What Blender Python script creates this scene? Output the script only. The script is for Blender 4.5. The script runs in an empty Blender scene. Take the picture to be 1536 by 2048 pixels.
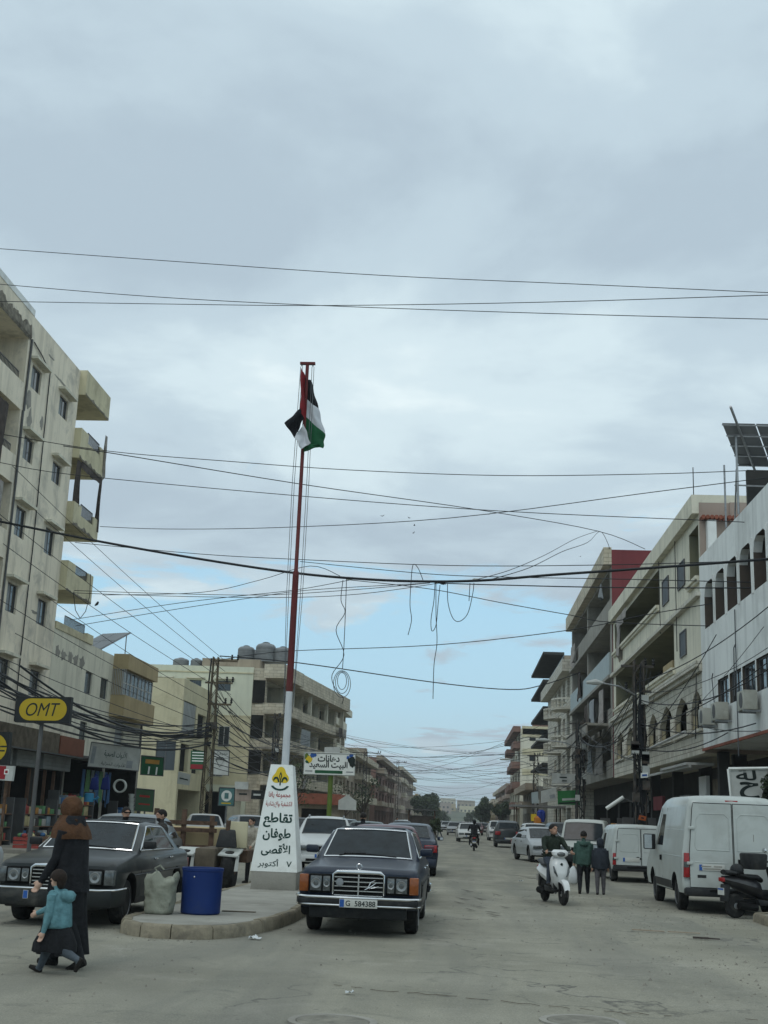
import bpy, bmesh, math, random
from mathutils import Vector, Matrix, noise
R = math.radians
rnd = random.Random(7)
SC = bpy.context.scene
COL = SC.collection

# ------------------------------------------------------------------ camera
FPX, PW, PH = 2450.0, 1536, 2048
CAM = Vector((0, 0, 1.6))
ROT = Matrix.Rotation(R(3.98), 3, 'Z') @ Matrix.Rotation(R(104.0), 3, 'X') @ Matrix.Rotation(R(2.2), 3, 'Z')
cd = bpy.data.cameras.new('camera')
cd.sensor_fit = 'HORIZONTAL'; cd.sensor_width = 36; cd.lens = 36 * FPX / PW
cd.clip_start = 0.1; cd.clip_end = 8000
co = bpy.data.objects.new('camera', cd)
co.matrix_world = Matrix.Translation(CAM) @ ROT.to_4x4()
COL.objects.link(co); SC.camera = co

# ------------------------------------------------------------------ sky and sun
SUN_AZ, SUN_EL = R(205), R(52)      # behind the camera, a little to the left
wd = bpy.data.worlds.new('World'); SC.world = wd; wd.use_nodes = True

def N(nt, typ, **kw):
    n = nt.nodes.new(typ)
    for k, v in kw.items():
        if k.startswith('i_'):
            s = n.inputs[k[2:].replace('_', ' ')]
            s.default_value = v
        else:
            setattr(n, k, v)
    return n
def L(nt, a, b): nt.links.new(a, b)
def ramp(nt, fac, stops, interp='LINEAR'):
    n = nt.nodes.new('ShaderNodeValToRGB'); n.color_ramp.interpolation = interp
    e = n.color_ramp.elements
    while len(e) < len(stops): e.new(0.5)
    for x, (p, c) in zip(e, stops):
        x.position = p
        x.color = (c, c, c, 1) if isinstance(c, (int, float)) else (*c, 1)
    if fac is not None: L(nt, fac, n.inputs[0])
    return n
def mixc(nt, fac, a, b, typ='MIX'):
    n = nt.nodes.new('ShaderNodeMix'); n.data_type = 'RGBA'; n.blend_type = typ
    for s, v in ((n.inputs[0], fac), (n.inputs[6], a), (n.inputs[7], b)):
        if hasattr(v, 'is_linked'): L(nt, v, s)
        elif isinstance(v, (int, float)): s.default_value = v
        else: s.default_value = (*v, 1)
    return n.outputs[2]
def vmath(nt, op, a, b=None, val=False):
    n = nt.nodes.new('ShaderNodeMath'); n.operation = op
    for s, v in ((n.inputs[0], a), (n.inputs[1], b)):
        if v is None: continue
        if hasattr(v, 'is_linked'): L(nt, v, s)
        else: s.default_value = v
    return n.outputs[0]

def build_world():
    nt = wd.node_tree; nt.nodes.clear()
    out = N(nt, 'ShaderNodeOutputWorld'); bg = N(nt, 'ShaderNodeBackground')
    sky = N(nt, 'ShaderNodeTexSky', sky_type='NISHITA', sun_disc=False)
    sky.sun_elevation = SUN_EL; sky.sun_rotation = SUN_AZ; sky.air_density = 1.0; sky.dust_density = 1.5
    tc = N(nt, 'ShaderNodeTexCoord'); sx = N(nt, 'ShaderNodeSeparateXYZ')
    L(nt, tc.outputs['Generated'], sx.inputs[0])
    z = vmath(nt, 'MAXIMUM', sx.outputs[2], 0.0)
    # a flat cloud deck: direction projected on a plane above
    den = vmath(nt, 'ADD', z, 0.09)
    cx = N(nt, 'ShaderNodeCombineXYZ')
    L(nt, vmath(nt, 'DIVIDE', sx.outputs[0], den), cx.inputs[0])
    L(nt, vmath(nt, 'DIVIDE', sx.outputs[1], den), cx.inputs[1])
    def fbm(scale, off, det=7.0, rough=0.55, dist=0.3):
        m = N(nt, 'ShaderNodeMapping'); m.inputs['Location'].default_value = off
        m.inputs['Scale'].default_value = (scale, scale, 1)
        L(nt, cx.outputs[0], m.inputs[0])
        n = N(nt, 'ShaderNodeTexNoise', i_Scale=1.0, i_Detail=det, i_Roughness=rough, i_Distortion=dist)
        L(nt, m.outputs[0], n.inputs['Vector']); return n.outputs[0]
    big = fbm(0.42, (1.3, 4.1, 0), 6, 0.5, 0.25)
    mid = fbm(1.15, (5.2, 1.7, 3), 7, 0.56, 0.35)
    fine = fbm(2.2, (2.6, 8.9, 6), 8, 0.58, 0.5)
    # brightness of the overcast deck
    tone = vmath(nt, 'ADD', vmath(nt, 'MULTIPLY', big, 0.58), vmath(nt, 'MULTIPLY', mid, 0.42))
    lay = ramp(nt, z, [(0.15, 0.42), (0.22, 0.43), (0.29, 0.50), (0.37, 0.535), (0.45, 0.485), (0.55, 0.50), (0.70, 0.52)], 'EASE')   # layered stratus: darker undersides, brighter gaps
    tone = vmath(nt, 'ADD', tone, vmath(nt, 'SUBTRACT', lay.outputs[0], 0.5))
    deck = ramp(nt, tone, [(0.40, (0.41, 0.51, 0.59)), (0.465, (0.49, 0.605, 0.68)), (0.53, (0.62, 0.745, 0.80)), (0.60, (0.78, 0.885, 0.91))], 'EASE')
    # clear band low over the horizon, with broken cloud along its edge
    el = ramp(nt, z, [(0.0, 0.45), (0.05, 0.42), (0.085, 0.16), (0.135, 0.10), (0.18, 0.44), (0.225, 0.78), (0.30, 1.0)], 'EASE')
    cov = vmath(nt, 'ADD', el.outputs[0], vmath(nt, 'MULTIPLY', vmath(nt, 'SUBTRACT', fine, 0.5), 2.1))
    mask = ramp(nt, cov, [(0.30, 0.0), (0.58, 1.0)], 'EASE')
    skyc = mixc(nt, 1.0, sky.outputs[0], (0.112, 0.104, 0.098), 'MULTIPLY')
    hz = ramp(nt, z, [(0.0, 0.92), (0.04, 0.62), (0.10, 0.22), (0.2, 0.05)], 'EASE')
    clear = mixc(nt, hz.outputs[0], skyc, (0.44, 0.55, 0.60))
    clear = mixc(nt, 0.75, clear, (0.40, 0.71, 0.92))
    clear = mixc(nt, hz.outputs[0], clear, (0.50, 0.64, 0.69))
    col = mixc(nt, mask.outputs[0], clear, deck.outputs[0])
    L(nt, col, bg.inputs[0]); bg.inputs[1].default_value = 1.13
    L(nt, bg.outputs[0], out.inputs[0])
build_world()
sd = bpy.data.lights.new('sun', 'SUN'); sd.energy = 0.55; sd.angle = R(20); sd.color = (1.0, 0.97, 0.92)
so = bpy.data.objects.new('sun', sd); COL.objects.link(so)
sdir = Vector((math.sin(SUN_AZ) * math.cos(SUN_EL), math.cos(SUN_AZ) * math.cos(SUN_EL), math.sin(SUN_EL)))
so.rotation_euler = sdir.to_track_quat('Z', 'Y').to_euler(); so.location = (0, -10, 60)
vs = SC.view_settings
vs.view_transform = 'Standard'; vs.look = 'None'; vs.gamma = 1; vs.exposure = 0; vs.use_curve_mapping = False
SC.cycles.max_bounces = 5; SC.cycles.diffuse_bounces = 3; SC.cycles.glossy_bounces = 3
SC.cycles.transmission_bounces = 4; SC.cycles.transparent_max_bounces = 6
SC.cycles.caustics_reflective = False; SC.cycles.caustics_refractive = False
SC.cycles.use_denoising = True

# ------------------------------------------------------------------ placing helpers
def ray(px, py): return ROT @ Vector(((px - PW / 2) / FPX, (PH / 2 - py) / FPX, -1))
def onz(px, py, z=0.0): d = ray(px, py); return CAM + d * ((z - CAM.z) / d.z)
def onx(px, py, X): d = ray(px, py); return CAM + d * (X / d.x)
def at(px, py, Y): d = ray(px, py); return CAM + d * (Y / d.y)

# ------------------------------------------------------------------ materials
MATS = {}
def pm(name, col, rough=0.8, var=0.12, scale=1.5, bump=0.0, bscale=30, streak=0.0, metal=0.0, coat=0.0, dirt=None, dirt_amt=0.5, dirt_scale=0.6, spec=None, brick=None, emit=0.0):
    """procedural material: base colour with noise variation, optional vertical streaks, blotches of dirt and fine relief"""
    if name in MATS: return MATS[name]
    m = bpy.data.materials.new(name); m.use_nodes = True; nt = m.node_tree
    b = nt.nodes['Principled BSDF']
    b.inputs['Roughness'].default_value = rough; b.inputs['Metallic'].default_value = metal
    b.inputs['Coat Weight'].default_value = coat; b.inputs['Coat Roughness'].default_value = 0.08
    b.inputs['Specular IOR Level'].default_value = spec if spec is not None else (0.5 if rough < 0.45 else 0.2)
    g = N(nt, 'ShaderNodeNewGeometry'); pos = g.outputs['Position']
    n1 = N(nt, 'ShaderNodeTexNoise', i_Scale=scale, i_Detail=6.0, i_Roughness=0.6); L(nt, pos, n1.inputs['Vector'])
    lo = tuple(max(0, c * (1 - var)) for c in col); hi = tuple(min(1, c * (1 + var)) for c in col)
    c = ramp(nt, n1.outputs[0], [(0.3, lo), (0.7, hi)]).outputs[0]
    if brick:
        sp = N(nt, 'ShaderNodeSeparateXYZ'); L(nt, pos, sp.inputs[0])
        cb = N(nt, 'ShaderNodeCombineXYZ')
        L(nt, vmath(nt, 'ADD', sp.outputs[0], sp.outputs[1]), cb.inputs[0]); L(nt, sp.outputs[2], cb.inputs[1])
        br = N(nt, 'ShaderNodeTexBrick', i_Scale=1.0)
        br.inputs['Brick Width'].default_value = brick[0]; br.inputs['Row Height'].default_value = brick[1]
        br.inputs['Mortar Size'].default_value = brick[2]; br.inputs['Mortar Smooth'].default_value = 0.3
        br.inputs['Color1'].default_value = (1, 1, 1, 1); br.inputs['Color2'].default_value = (0.82, 0.8, 0.77, 1)
        br.inputs['Mortar'].default_value = (0.42, 0.4, 0.37, 1)
        L(nt, cb.outputs[0], br.inputs['Vector'])
        c = mixc(nt, 1.0, c, br.outputs[0], 'MULTIPLY')
    if streak:
        mp = N(nt, 'ShaderNodeMapping'); mp.inputs['Scale'].default_value = (2.2, 2.2, 0.16); L(nt, pos, mp.inputs[0])
        n2 = N(nt, 'ShaderNodeTexNoise', i_Scale=1.0, i_Detail=5.0, i_Roughness=0.65); L(nt, mp.outputs[0], n2.inputs['Vector'])
        f = ramp(nt, n2.outputs[0], [(0.48, 0.0), (0.72, streak)]).outputs[0]
        c = mixc(nt, f, c, tuple(x * 0.42 for x in col))
    if dirt:
        n3 = N(nt, 'ShaderNodeTexNoise', i_Scale=dirt_scale, i_Detail=9.0, i_Roughness=0.68, i_Distortion=0.4); L(nt, pos, n3.inputs['Vector'])
        f = ramp(nt, n3.outputs[0], [(0.50, 0.0), (0.66, dirt_amt)]).outputs[0]
        c = mixc(nt, f, c, dirt)
    L(nt, c, b.inputs['Base Color'])
    if emit:
        L(nt, c, b.inputs['Emission Color']); b.inputs['Emission Strength'].default_value = emit
    if bump:
        n4 = N(nt, 'ShaderNodeTexNoise', i_Scale=bscale, i_Detail=5.0, i_Roughness=0.6); L(nt, pos, n4.inputs['Vector'])
        bp = N(nt, 'ShaderNodeBump', i_Strength=bump, i_Distance=0.03); L(nt, n4.outputs[0], bp.inputs['Height'])
        if brick:
            bp2 = N(nt, 'ShaderNodeBump', i_Strength=0.8, i_Distance=0.03); L(nt, br.outputs['Fac'], bp2.inputs['Height']); bp2.invert = True
            L(nt, bp.outputs[0], bp2.inputs['Normal']); bp = bp2
        L(nt, bp.outputs[0], b.inputs['Normal'])
    MATS[name] = m
    return m

def M(name):
    """shared palette"""
    if name in MATS: return MATS[name]
    P = dict(
        glass=dict(col=(0.022, 0.028, 0.032), rough=0.06, var=0.3, scale=0.8, spec=0.7),
        carglass=dict(col=(0.014, 0.019, 0.023), rough=0.06, var=0.5, scale=4, spec=0.16),
        dirtyglass=dict(col=(0.05, 0.06, 0.065), rough=0.22, var=0.4, scale=2, spec=0.6),
        dark=dict(col=(0.009, 0.009, 0.009), rough=0.8, var=0.4, spec=0.1),
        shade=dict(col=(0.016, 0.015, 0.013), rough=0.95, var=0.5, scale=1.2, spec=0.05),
        rubber=dict(col=(0.018, 0.018, 0.018), rough=0.82, var=0.3, scale=12, bump=0.3, bscale=60, dirt=(0.09, 0.085, 0.075), dirt_amt=0.5, dirt_scale=6),
        blackplastic=dict(col=(0.02, 0.021, 0.022), rough=0.5, var=0.25, scale=8, dirt=(0.07, 0.068, 0.06), dirt_amt=0.35, dirt_scale=5),
        chrome=dict(col=(0.62, 0.63, 0.64), rough=0.16, metal=1.0, var=0.08, scale=9),
        steel=dict(col=(0.30, 0.31, 0.32), rough=0.42, metal=0.8, var=0.2, scale=6),
        rust=dict(col=(0.10, 0.062, 0.042), rough=0.85, var=0.45, scale=7, bump=0.3, bscale=30),
        polesteel=dict(col=(0.075, 0.068, 0.06), rough=0.75, var=0.4, scale=5, dirt=(0.10, 0.06, 0.035), dirt_amt=0.6, dirt_scale=4),
        wire=dict(col=(0.02, 0.022, 0.025), rough=0.6, var=0.2),
        wirepale=dict(col=(0.12, 0.13, 0.14), rough=0.6, var=0.2),
        headlamp=dict(col=(0.10, 0.108, 0.108), rough=0.12, var=0.45, scale=16, metal=0.3, spec=0.7),
        amber=dict(col=(0.24, 0.065, 0.012), rough=0.2, var=0.2, scale=20),
        redlens=dict(col=(0.28, 0.012, 0.014), rough=0.18, var=0.25, scale=20),
        plate=dict(col=(0.52, 0.52, 0.48), rough=0.45, var=0.06, scale=10),
        plateblue=dict(col=(0.03, 0.10, 0.34), rough=0.45, var=0.1),
        ink=dict(col=(0.014, 0.022, 0.020), rough=0.6, var=0.2),
        white=dict(col=(0.72, 0.73, 0.71), rough=0.5, var=0.05, scale=3, dirt=(0.42, 0.40, 0.35), dirt_amt=0.25),
        skin=dict(col=(0.40, 0.235, 0.165), rough=0.55, var=0.1, scale=14),
        skinpale=dict(col=(0.52, 0.335, 0.25), rough=0.55, var=0.1, scale=14),
        hair=dict(col=(0.012, 0.009, 0.008), rough=0.6, var=0.5, scale=40, bump=0.4, bscale=90),
    )
    return pm(name, **P[name])

# ------------------------------------------------------------------ mesh builder
class MB:
    def __init__(s, T=None): s.v = []; s.f = []; s.m = []; s.T = T
    def add(s, vs, fs, m=0):
        n = len(s.v)
        s.v += [tuple(s.T(p)) for p in vs] if s.T else [tuple(p) for p in vs]
        s.f += [tuple(i + n for i in f) for f in fs]; s.m += [m] * len(fs); return s
    def hexa(s, p, m=0):   # p: 4 bottom, 4 top
        return s.add(p, [(3, 2, 1, 0), (4, 5, 6, 7), (0, 1, 5, 4), (1, 2, 6, 5), (2, 3, 7, 6), (3, 0, 4, 7)], m)
    def box(s, x0, x1, y0, y1, z0, z1, m=0):
        return s.hexa([(x0, y0, z0), (x1, y0, z0), (x1, y1, z0), (x0, y1, z0), (x0, y0, z1), (x1, y0, z1), (x1, y1, z1), (x0, y1, z1)], m)
    def quad(s, a, b, c, d, m=0): return s.add([a, b, c, d], [(0, 1, 2, 3)], m)
    def prism(s, poly, ax, a, b, m=0):
        def mk(p, t): return (t, p[0], p[1]) if ax == 'x' else (p[0], t, p[1]) if ax == 'y' else (p[0], p[1], t)
        n = len(poly); vs = [mk(p, a) for p in poly] + [mk(p, b) for p in poly]
        return s.add(vs, [tuple(range(n))[::-1], tuple(range(n, 2 * n))] + [(i, (i + 1) % n, n + (i + 1) % n, n + i) for i in range(n)], m)
    def slab(s, poly3, off, m=0):   # polygon in space thickened by the vector off
        n = len(poly3); o = Vector(off); vs = [Vector(p) for p in poly3]; vs += [p + o for p in vs]
        return s.add(vs, [tuple(range(n))[::-1], tuple(range(n, 2 * n))] + [(i, (i + 1) % n, n + (i + 1) % n, n + i) for i in range(n)], m)
    def rings(s, rs, m=0, closed=True, cap=True):
        k = len(rs[0]); vs = [p for r in rs for p in r]; fs = []
        for i in range(len(rs) - 1):
            for j in range(k if closed else k - 1):
                a, b = i * k + j, i * k + (j + 1) % k
                fs.append((a, b, b + k, a + k))
        if cap and closed: fs += [tuple(range(k))[::-1], tuple(range((len(rs) - 1) * k, len(rs) * k))]
        return s.add(vs, fs, m)
    def tube(s, pts, r, n=6, m=0, cap=True):
        pts = [Vector(p) for p in pts]; rs = []
        rr = r if isinstance(r, (list, tuple)) else [r] * len(pts)
        up = None
        for i, p in enumerate(pts):
            d = (pts[min(i + 1, len(pts) - 1)] - pts[max(i - 1, 0)]); d = d.normalized() if d.length > 1e-9 else Vector((0, 0, 1))
            if up is None: up = Vector((0, 0, 1)) if abs(d.z) < 0.9 else Vector((0, 1, 0))
            a = d.cross(up)
            if a.length < 1e-3: a = d.cross(Vector((1, 0, 0)))
            a.normalize(); b = a.cross(d).normalized(); up = b
            rs.append([p + (a * math.cos(2 * math.pi * j / n) + b * math.sin(2 * math.pi * j / n)) * rr[i] for j in range(n)])
        return s.rings(rs, m, True, cap)
    def lathe(s, prof, c=(0, 0, 0), n=24, m=0, ax='z', cap=True):
        rs = []
        for r, h in prof:
            ring = []
            for j in range(n):
                a = 2 * math.pi * j / n; u, w = r * math.cos(a), r * math.sin(a)
                ring.append((c[0] + u, c[1] + w, c[2] + h) if ax == 'z' else (c[0] + h, c[1] + u, c[2] + w) if ax == 'x' else (c[0] + u, c[1] + h, c[2] + w))
            rs.append(ring)
        return s.rings(rs, m, True, cap)
    def ball(s, c, r, n=12, k=8, m=0):
        rx, ry, rz = r if isinstance(r, (tuple, list)) else (r, r, r); rs = []
        for i in range(k + 1):
            t = math.pi * (0.02 + 0.96 * i / k)
            rs.append([(c[0] + rx * math.sin(t) * math.cos(2 * math.pi * j / n), c[1] + ry * math.sin(t) * math.sin(2 * math.pi * j / n), c[2] - rz * math.cos(t)) for j in range(n)])
        return s.rings(rs, m)
    def build(s, name, mats, parent=None, smooth=False, bevel=0.0, origin=None, weld=False, ang=35):
        me = bpy.data.meshes.new(name)
        o3 = Vector(origin) if origin is not None else None
        me.from_pydata([tuple(Vector(p) - o3) for p in s.v] if o3 is not None else s.v, [], s.f)
        for x in (mats if isinstance(mats, (list, tuple)) else [mats]): me.materials.append(M(x) if isinstance(x, str) else x)
        me.polygons.foreach_set('material_index', s.m)
        bm = bmesh.new(); bm.from_mesh(me)
        if weld: bmesh.ops.remove_doubles(bm, verts=bm.verts, dist=1e-4)
        bmesh.ops.recalc_face_normals(bm, faces=bm.faces)
        if bevel:
            ed = [e for e in bm.edges if len(e.link_faces) == 2 and e.calc_face_angle(0) > R(30)]
            bmesh.ops.bevel(bm, geom=ed, offset=bevel, segments=2, profile=0.5, affect='EDGES', clamp_overlap=True)
        bm.to_mesh(me); bm.free()
        if smooth or bevel:
            me.shade_smooth()
            me.set_sharp_from_angle(angle=R(ang))
        o = bpy.data.objects.new(name, me); COL.objects.link(o)
        if o3 is not None: o.location = o3
        if parent is not None: o.parent = parent
        return o

def tag(o, label=None, cat=None, group=None, kind=None):
    for k, v in (('label', label), ('category', cat), ('group', group), ('kind', kind)):
        if v: o[k] = v
    return o
def thing(name, label, cat, loc=(0, 0, 0), rz=0.0, group=None):
    e = bpy.data.objects.new(name, None); e.empty_display_size = 0.2
    COL.objects.link(e); e.location = loc; e.rotation_euler = (0, 0, rz)
    return tag(e, label, cat, group)
def copy_tree(o, parent=None, name=None):
    c = o.copy(); COL.objects.link(c); c.parent = parent
    for ch in list(o.children): copy_tree(ch, c)
    return c

# ------------------------------------------------------------------ lettering
AR = {'ا': 'FE8D FE8E', 'أ': 'FE83 FE84', 'إ': 'FE87 FE88', 'آ': 'FE81 FE82', 'د': 'FEA9 FEAA', 'ذ': 'FEAB FEAC', 'ر': 'FEAD FEAE', 'ز': 'FEAF FEB0', 'و': 'FEED FEEE', 'ة': 'FE93 FE94', 'ى': 'FEEF FEF0',
      'ب': 'FE8F FE90 FE91 FE92', 'ت': 'FE95 FE96 FE97 FE98', 'ث': 'FE99 FE9A FE9B FE9C', 'ج': 'FE9D FE9E FE9F FEA0', 'ح': 'FEA1 FEA2 FEA3 FEA4', 'خ': 'FEA5 FEA6 FEA7 FEA8', 'س': 'FEB1 FEB2 FEB3 FEB4', 'ش': 'FEB5 FEB6 FEB7 FEB8',
      'ص': 'FEB9 FEBA FEBB FEBC', 'ض': 'FEBD FEBE FEBF FEC0', 'ط': 'FEC1 FEC2 FEC3 FEC4', 'ع': 'FEC9 FECA FECB FECC', 'غ': 'FECD FECE FECF FED0', 'ف': 'FED1 FED2 FED3 FED4', 'ق': 'FED5 FED6 FED7 FED8', 'ك': 'FED9 FEDA FEDB FEDC',
      'ل': 'FEDD FEDE FEDF FEE0', 'م': 'FEE1 FEE2 FEE3 FEE4', 'ن': 'FEE5 FEE6 FEE7 FEE8', 'ه': 'FEE9 FEEA FEEB FEEC', 'ي': 'FEF1 FEF2 FEF3 FEF4'}
LA = {'ا': ('FEFB', 'FEFC'), 'أ': ('FEF7', 'FEF8'), 'إ': ('FEF9', 'FEFA')}
def arabic(txt):
    """joined letter forms in visual (left to right) order"""
    out = []; i = 0; prev = False
    while i < len(txt):
        ch = txt[i]
        if ch == 'ل' and i + 1 < len(txt) and txt[i + 1] in LA:
            out.append(chr(int(LA[txt[i + 1]][1 if prev else 0], 16))); prev = False; i += 2; continue
        if ch in AR:
            f = [chr(int(h, 16)) for h in AR[ch].split()]
            nxt = i + 1 < len(txt) and txt[i + 1] in AR
            if len(f) == 4:
                out.append(f[3] if prev and nxt else f[1] if prev else f[2] if nxt else f[0]); prev = nxt
            else:
                out.append(f[1] if prev else f[0]); prev = False
        else:
            out.append(ch); prev = False
        i += 1
    return ''.join(reversed(out))

def glyph_polys(body, shear, res):
    """outlines of a line of text as point lists"""
    c = bpy.data.curves.new('glyphs', 'FONT'); c.body = body; c.size = 1; c.shear = shear
    tmp = bpy.data.objects.new('tmp', c); COL.objects.link(tmp); dg = bpy.context.evaluated_depsgraph_get()
    cu = tmp.to_curve(dg, apply_modifiers=False); polys = []
    for sp in cu.splines:
        bp = sp.bezier_points; n = len(bp); q = []
        for i in range(n):
            p, r_ = bp[i], bp[(i + 1) % n]; p0, p1, p2, p3 = p.co, p.handle_right, r_.handle_left, r_.co
            straight = (p1 - p0).length < 1e-5 and (p2 - p3).length < 1e-5; k = 1 if straight else res
            for j in range(k): u = j / k; w = p0 * (1 - u) ** 3 + p1 * (3 * u * (1 - u) ** 2) + p2 * (3 * u * u * (1 - u)) + p3 * u ** 3; q.append((w.x, w.y))
        s = [q[0]] if q else []
        for v in q[1:]:
            if (v[0] - s[-1][0]) ** 2 + (v[1] - s[-1][1]) ** 2 > 1e-8: s.append(v)
        if len(s) > 2: polys.append(s)
    tmp.to_curve_clear(); bpy.data.objects.remove(tmp); bpy.data.curves.remove(c); return polys
def p_area(q): return sum(a[0] * b[1] - b[0] * a[1] for a, b in zip(q, q[1:] + q[:1])) / 2
def p_inside(pt, q):
    x, y = pt; r_ = False
    for (x0, y0), (x1, y1) in zip(q, q[1:] + q[:1]):
        if (y0 > y) != (y1 > y) and x < (x1 - x0) * (y - y0) / (y1 - y0) + x0: r_ = not r_
    return r_
def inset_poly(pts, d):
    if d == 0: return list(pts)
    sg = 1 if p_area(pts) > 0 else -1; out = []; n = len(pts)
    for i in range(n):
        a, b, c = Vector(pts[i - 1]), Vector(pts[i]), Vector(pts[(i + 1) % n]); t = ((b - a).normalized() + (c - b).normalized())
        t = t.normalized() if t.length > 1e-6 else (b - a).normalized(); out.append((b.x - sg * t.y * d, b.y + sg * t.x * d))
    return out
def lettering(name, body, frame, w, h, mat, parent=None, bold=0.0, shear=0.0, depth=0.003, res=4):
    """flat cut-out letters centred on frame (matrix: x along the line, y up, z out), fitted to w x h metres"""
    from mathutils.geometry import tessellate_polygon
    polys = glyph_polys(body, shear, res)
    if not polys: return None
    big = max(polys, key=lambda q: abs(p_area(q))); sg = 1 if p_area(big) > 0 else -1
    outer = [q for q in polys if p_area(q) * sg > 0]; holes = [q for q in polys if p_area(q) * sg < 0]
    xs = [p[0] for q in polys for p in q]; ys = [p[1] for q in polys for p in q]; x0, x1, y0, y1 = min(xs), max(xs), min(ys), max(ys)
    sx, sy = w / max(x1 - x0, 1e-6), h / max(y1 - y0, 1e-6); m = MB()
    for k, q in enumerate(outer):
        hs = [g for g in holes if p_inside(g[0], q)]; loops = [inset_poly(q, -bold)] + [inset_poly(g, bold) for g in hs]
        flat = [p for l in loops for p in l]; tris = tessellate_polygon([[Vector((p[0], p[1], 0)) for p in l] for l in loops])
        m.add([frame @ Vector(((p[0] - (x0 + x1) / 2) * sx, (p[1] - (y0 + y1) / 2) * sy, depth + .0004 * (k % 6))) for p in flat], [tuple(t) for t in tris])
    return m.build(name, mat, parent)
def sframe(c, right, up):
    r = Vector(right).normalized(); u = Vector(up); u = (u - r * u.dot(r)).normalized(); n = r.cross(u)
    m = Matrix((r, u, n)).transposed().to_4x4(); m.translation = Vector(c); return m
# ------------------------------------------------------------------ ground, road, island
def road_material():
    m = bpy.data.materials.new('dusty_road'); m.use_nodes = True; nt = m.node_tree; b = nt.nodes['Principled BSDF']
    b.inputs['Roughness'].default_value = 0.9; b.inputs['Specular IOR Level'].default_value = 0.25
    g = N(nt, 'ShaderNodeNewGeometry'); pos = g.outputs['Position']
    def nz(scale, det=6.0, rough=0.6, dist=0.0, sc=None):
        n = N(nt, 'ShaderNodeTexNoise', i_Scale=scale, i_Detail=det, i_Roughness=rough, i_Distortion=dist)
        if sc:
            mp = N(nt, 'ShaderNodeMapping'); mp.inputs['Scale'].default_value = sc; L(nt, pos, mp.inputs[0]); L(nt, mp.outputs[0], n.inputs['Vector'])
        else: L(nt, pos, n.inputs['Vector'])
        return n.outputs[0]
    c = ramp(nt, nz(0.35, 7, 0.62), [(0.30, (0.205, 0.195, 0.152)), (0.52, (0.275, 0.26, 0.207)), (0.72, (0.345, 0.325, 0.262))]).outputs[0]
    # wheel-polished lanes and spills run along the street
    c = mixc(nt, ramp(nt, nz(1.0, 6, 0.6, 0.6, (0.9, 0.10, 1)), [(0.45, 0.0), (0.70, 0.6)]).outputs[0], c, (0.155, 0.155, 0.135))
    c = mixc(nt, ramp(nt, nz(0.9, 9, 0.7, 0.5), [(0.56, 0.0), (0.70, 0.5)]).outputs[0], c, (0.36, 0.34, 0.29))
    c = mixc(nt, ramp(nt, nz(1.7, 10, 0.72, 0.8), [(0.56, 0.0), (0.70, 0.65)]).outputs[0], c, (0.12, 0.118, 0.10))
    grain = nz(55, 4, 0.7)
    c = mixc(nt, 0.75, c, ramp(nt, grain, [(0.3, 0.62), (0.7, 1.3)]).outputs[0], 'MULTIPLY')
    c = mixc(nt, ramp(nt, nz(9.0, 3, 0.5), [(0.70, 0.0), (0.76, 0.7)]).outputs[0], c, (0.10, 0.095, 0.085))
    c = mixc(nt, ramp(nt, nz(26, 2, 0.5), [(0.66, 0.0), (0.72, 0.55)]).outputs[0], c, (0.11, 0.105, 0.09))
    c = mixc(nt, ramp(nt, nz(31, 2, 0.5, 0, (1.1, 1, 1)), [(0.68, 0.0), (0.74, 0.6)]).outputs[0], c, (0.44, 0.42, 0.36))
    c = mixc(nt, ramp(nt, nz(1.0, 5, 0.6, 0.3, (0.55, 0.045, 1)), [(0.50, 0.0), (0.60, 0.35)]).outputs[0], c, (0.15, 0.145, 0.125))
    vo = N(nt, 'ShaderNodeTexVoronoi', feature='DISTANCE_TO_EDGE', i_Scale=0.32); 
    wob = N(nt, 'ShaderNodeTexNoise', i_Scale=1.4, i_Detail=6.0); L(nt, pos, wob.inputs['Vector'])
    vec = nt.nodes.new('ShaderNodeVectorMath'); vec.operation = 'ADD'; L(nt, pos, vec.inputs[0])
    sc = nt.nodes.new('ShaderNodeVectorMath'); sc.operation = 'SCALE'; sc.inputs['Scale'].default_value = 1.6; L(nt, wob.outputs['Color'], sc.inputs[0]); L(nt, sc.outputs[0], vec.inputs[1])
    L(nt, vec.outputs[0], vo.inputs['Vector'])
    crack = ramp(nt, vo.outputs['Distance'], [(0.0, 1.0), (0.011, 0.0)]).outputs[0]
    cm = vmath(nt, 'MULTIPLY', crack, ramp(nt, nz(0.22, 3), [(0.44, 0.0), (0.56, 0.85)]).outputs[0])
    c = mixc(nt, cm, c, (0.07, 0.068, 0.062))
    L(nt, c, b.inputs['Base Color'])
    bp = N(nt, 'ShaderNodeBump', i_Strength=0.35, i_Distance=0.02); L(nt, grain, bp.inputs['Height'])
    bp2 = N(nt, 'ShaderNodeBump', i_Strength=0.5, i_Distance=0.06); L(nt, nz(2.2, 6), bp2.inputs['Height']); L(nt, bp.outputs[0], bp2.inputs['Normal'])
    L(nt, bp2.outputs[0], b.inputs['Normal'])
    return m
MATS['road'] = road_material()
pm('pavement', (0.25, 0.235, 0.20), 0.92, 0.2, 0.8, 0.3, 30, dirt=(0.13, 0.12, 0.10), dirt_amt=0.7)
pm('kerb', (0.235, 0.205, 0.15), 0.92, 0.28, 3, 0.6, 18, dirt=(0.10, 0.09, 0.075), dirt_amt=0.7, dirt_scale=2.2)
pm('concrete', (0.30, 0.29, 0.255), 0.9, 0.16, 1.4, 0.3, 25, dirt=(0.17, 0.16, 0.135), dirt_amt=0.6, dirt_scale=1.2)
pm('earth', (0.22, 0.20, 0.16), 0.95, 0.2, 0.05)

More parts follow.
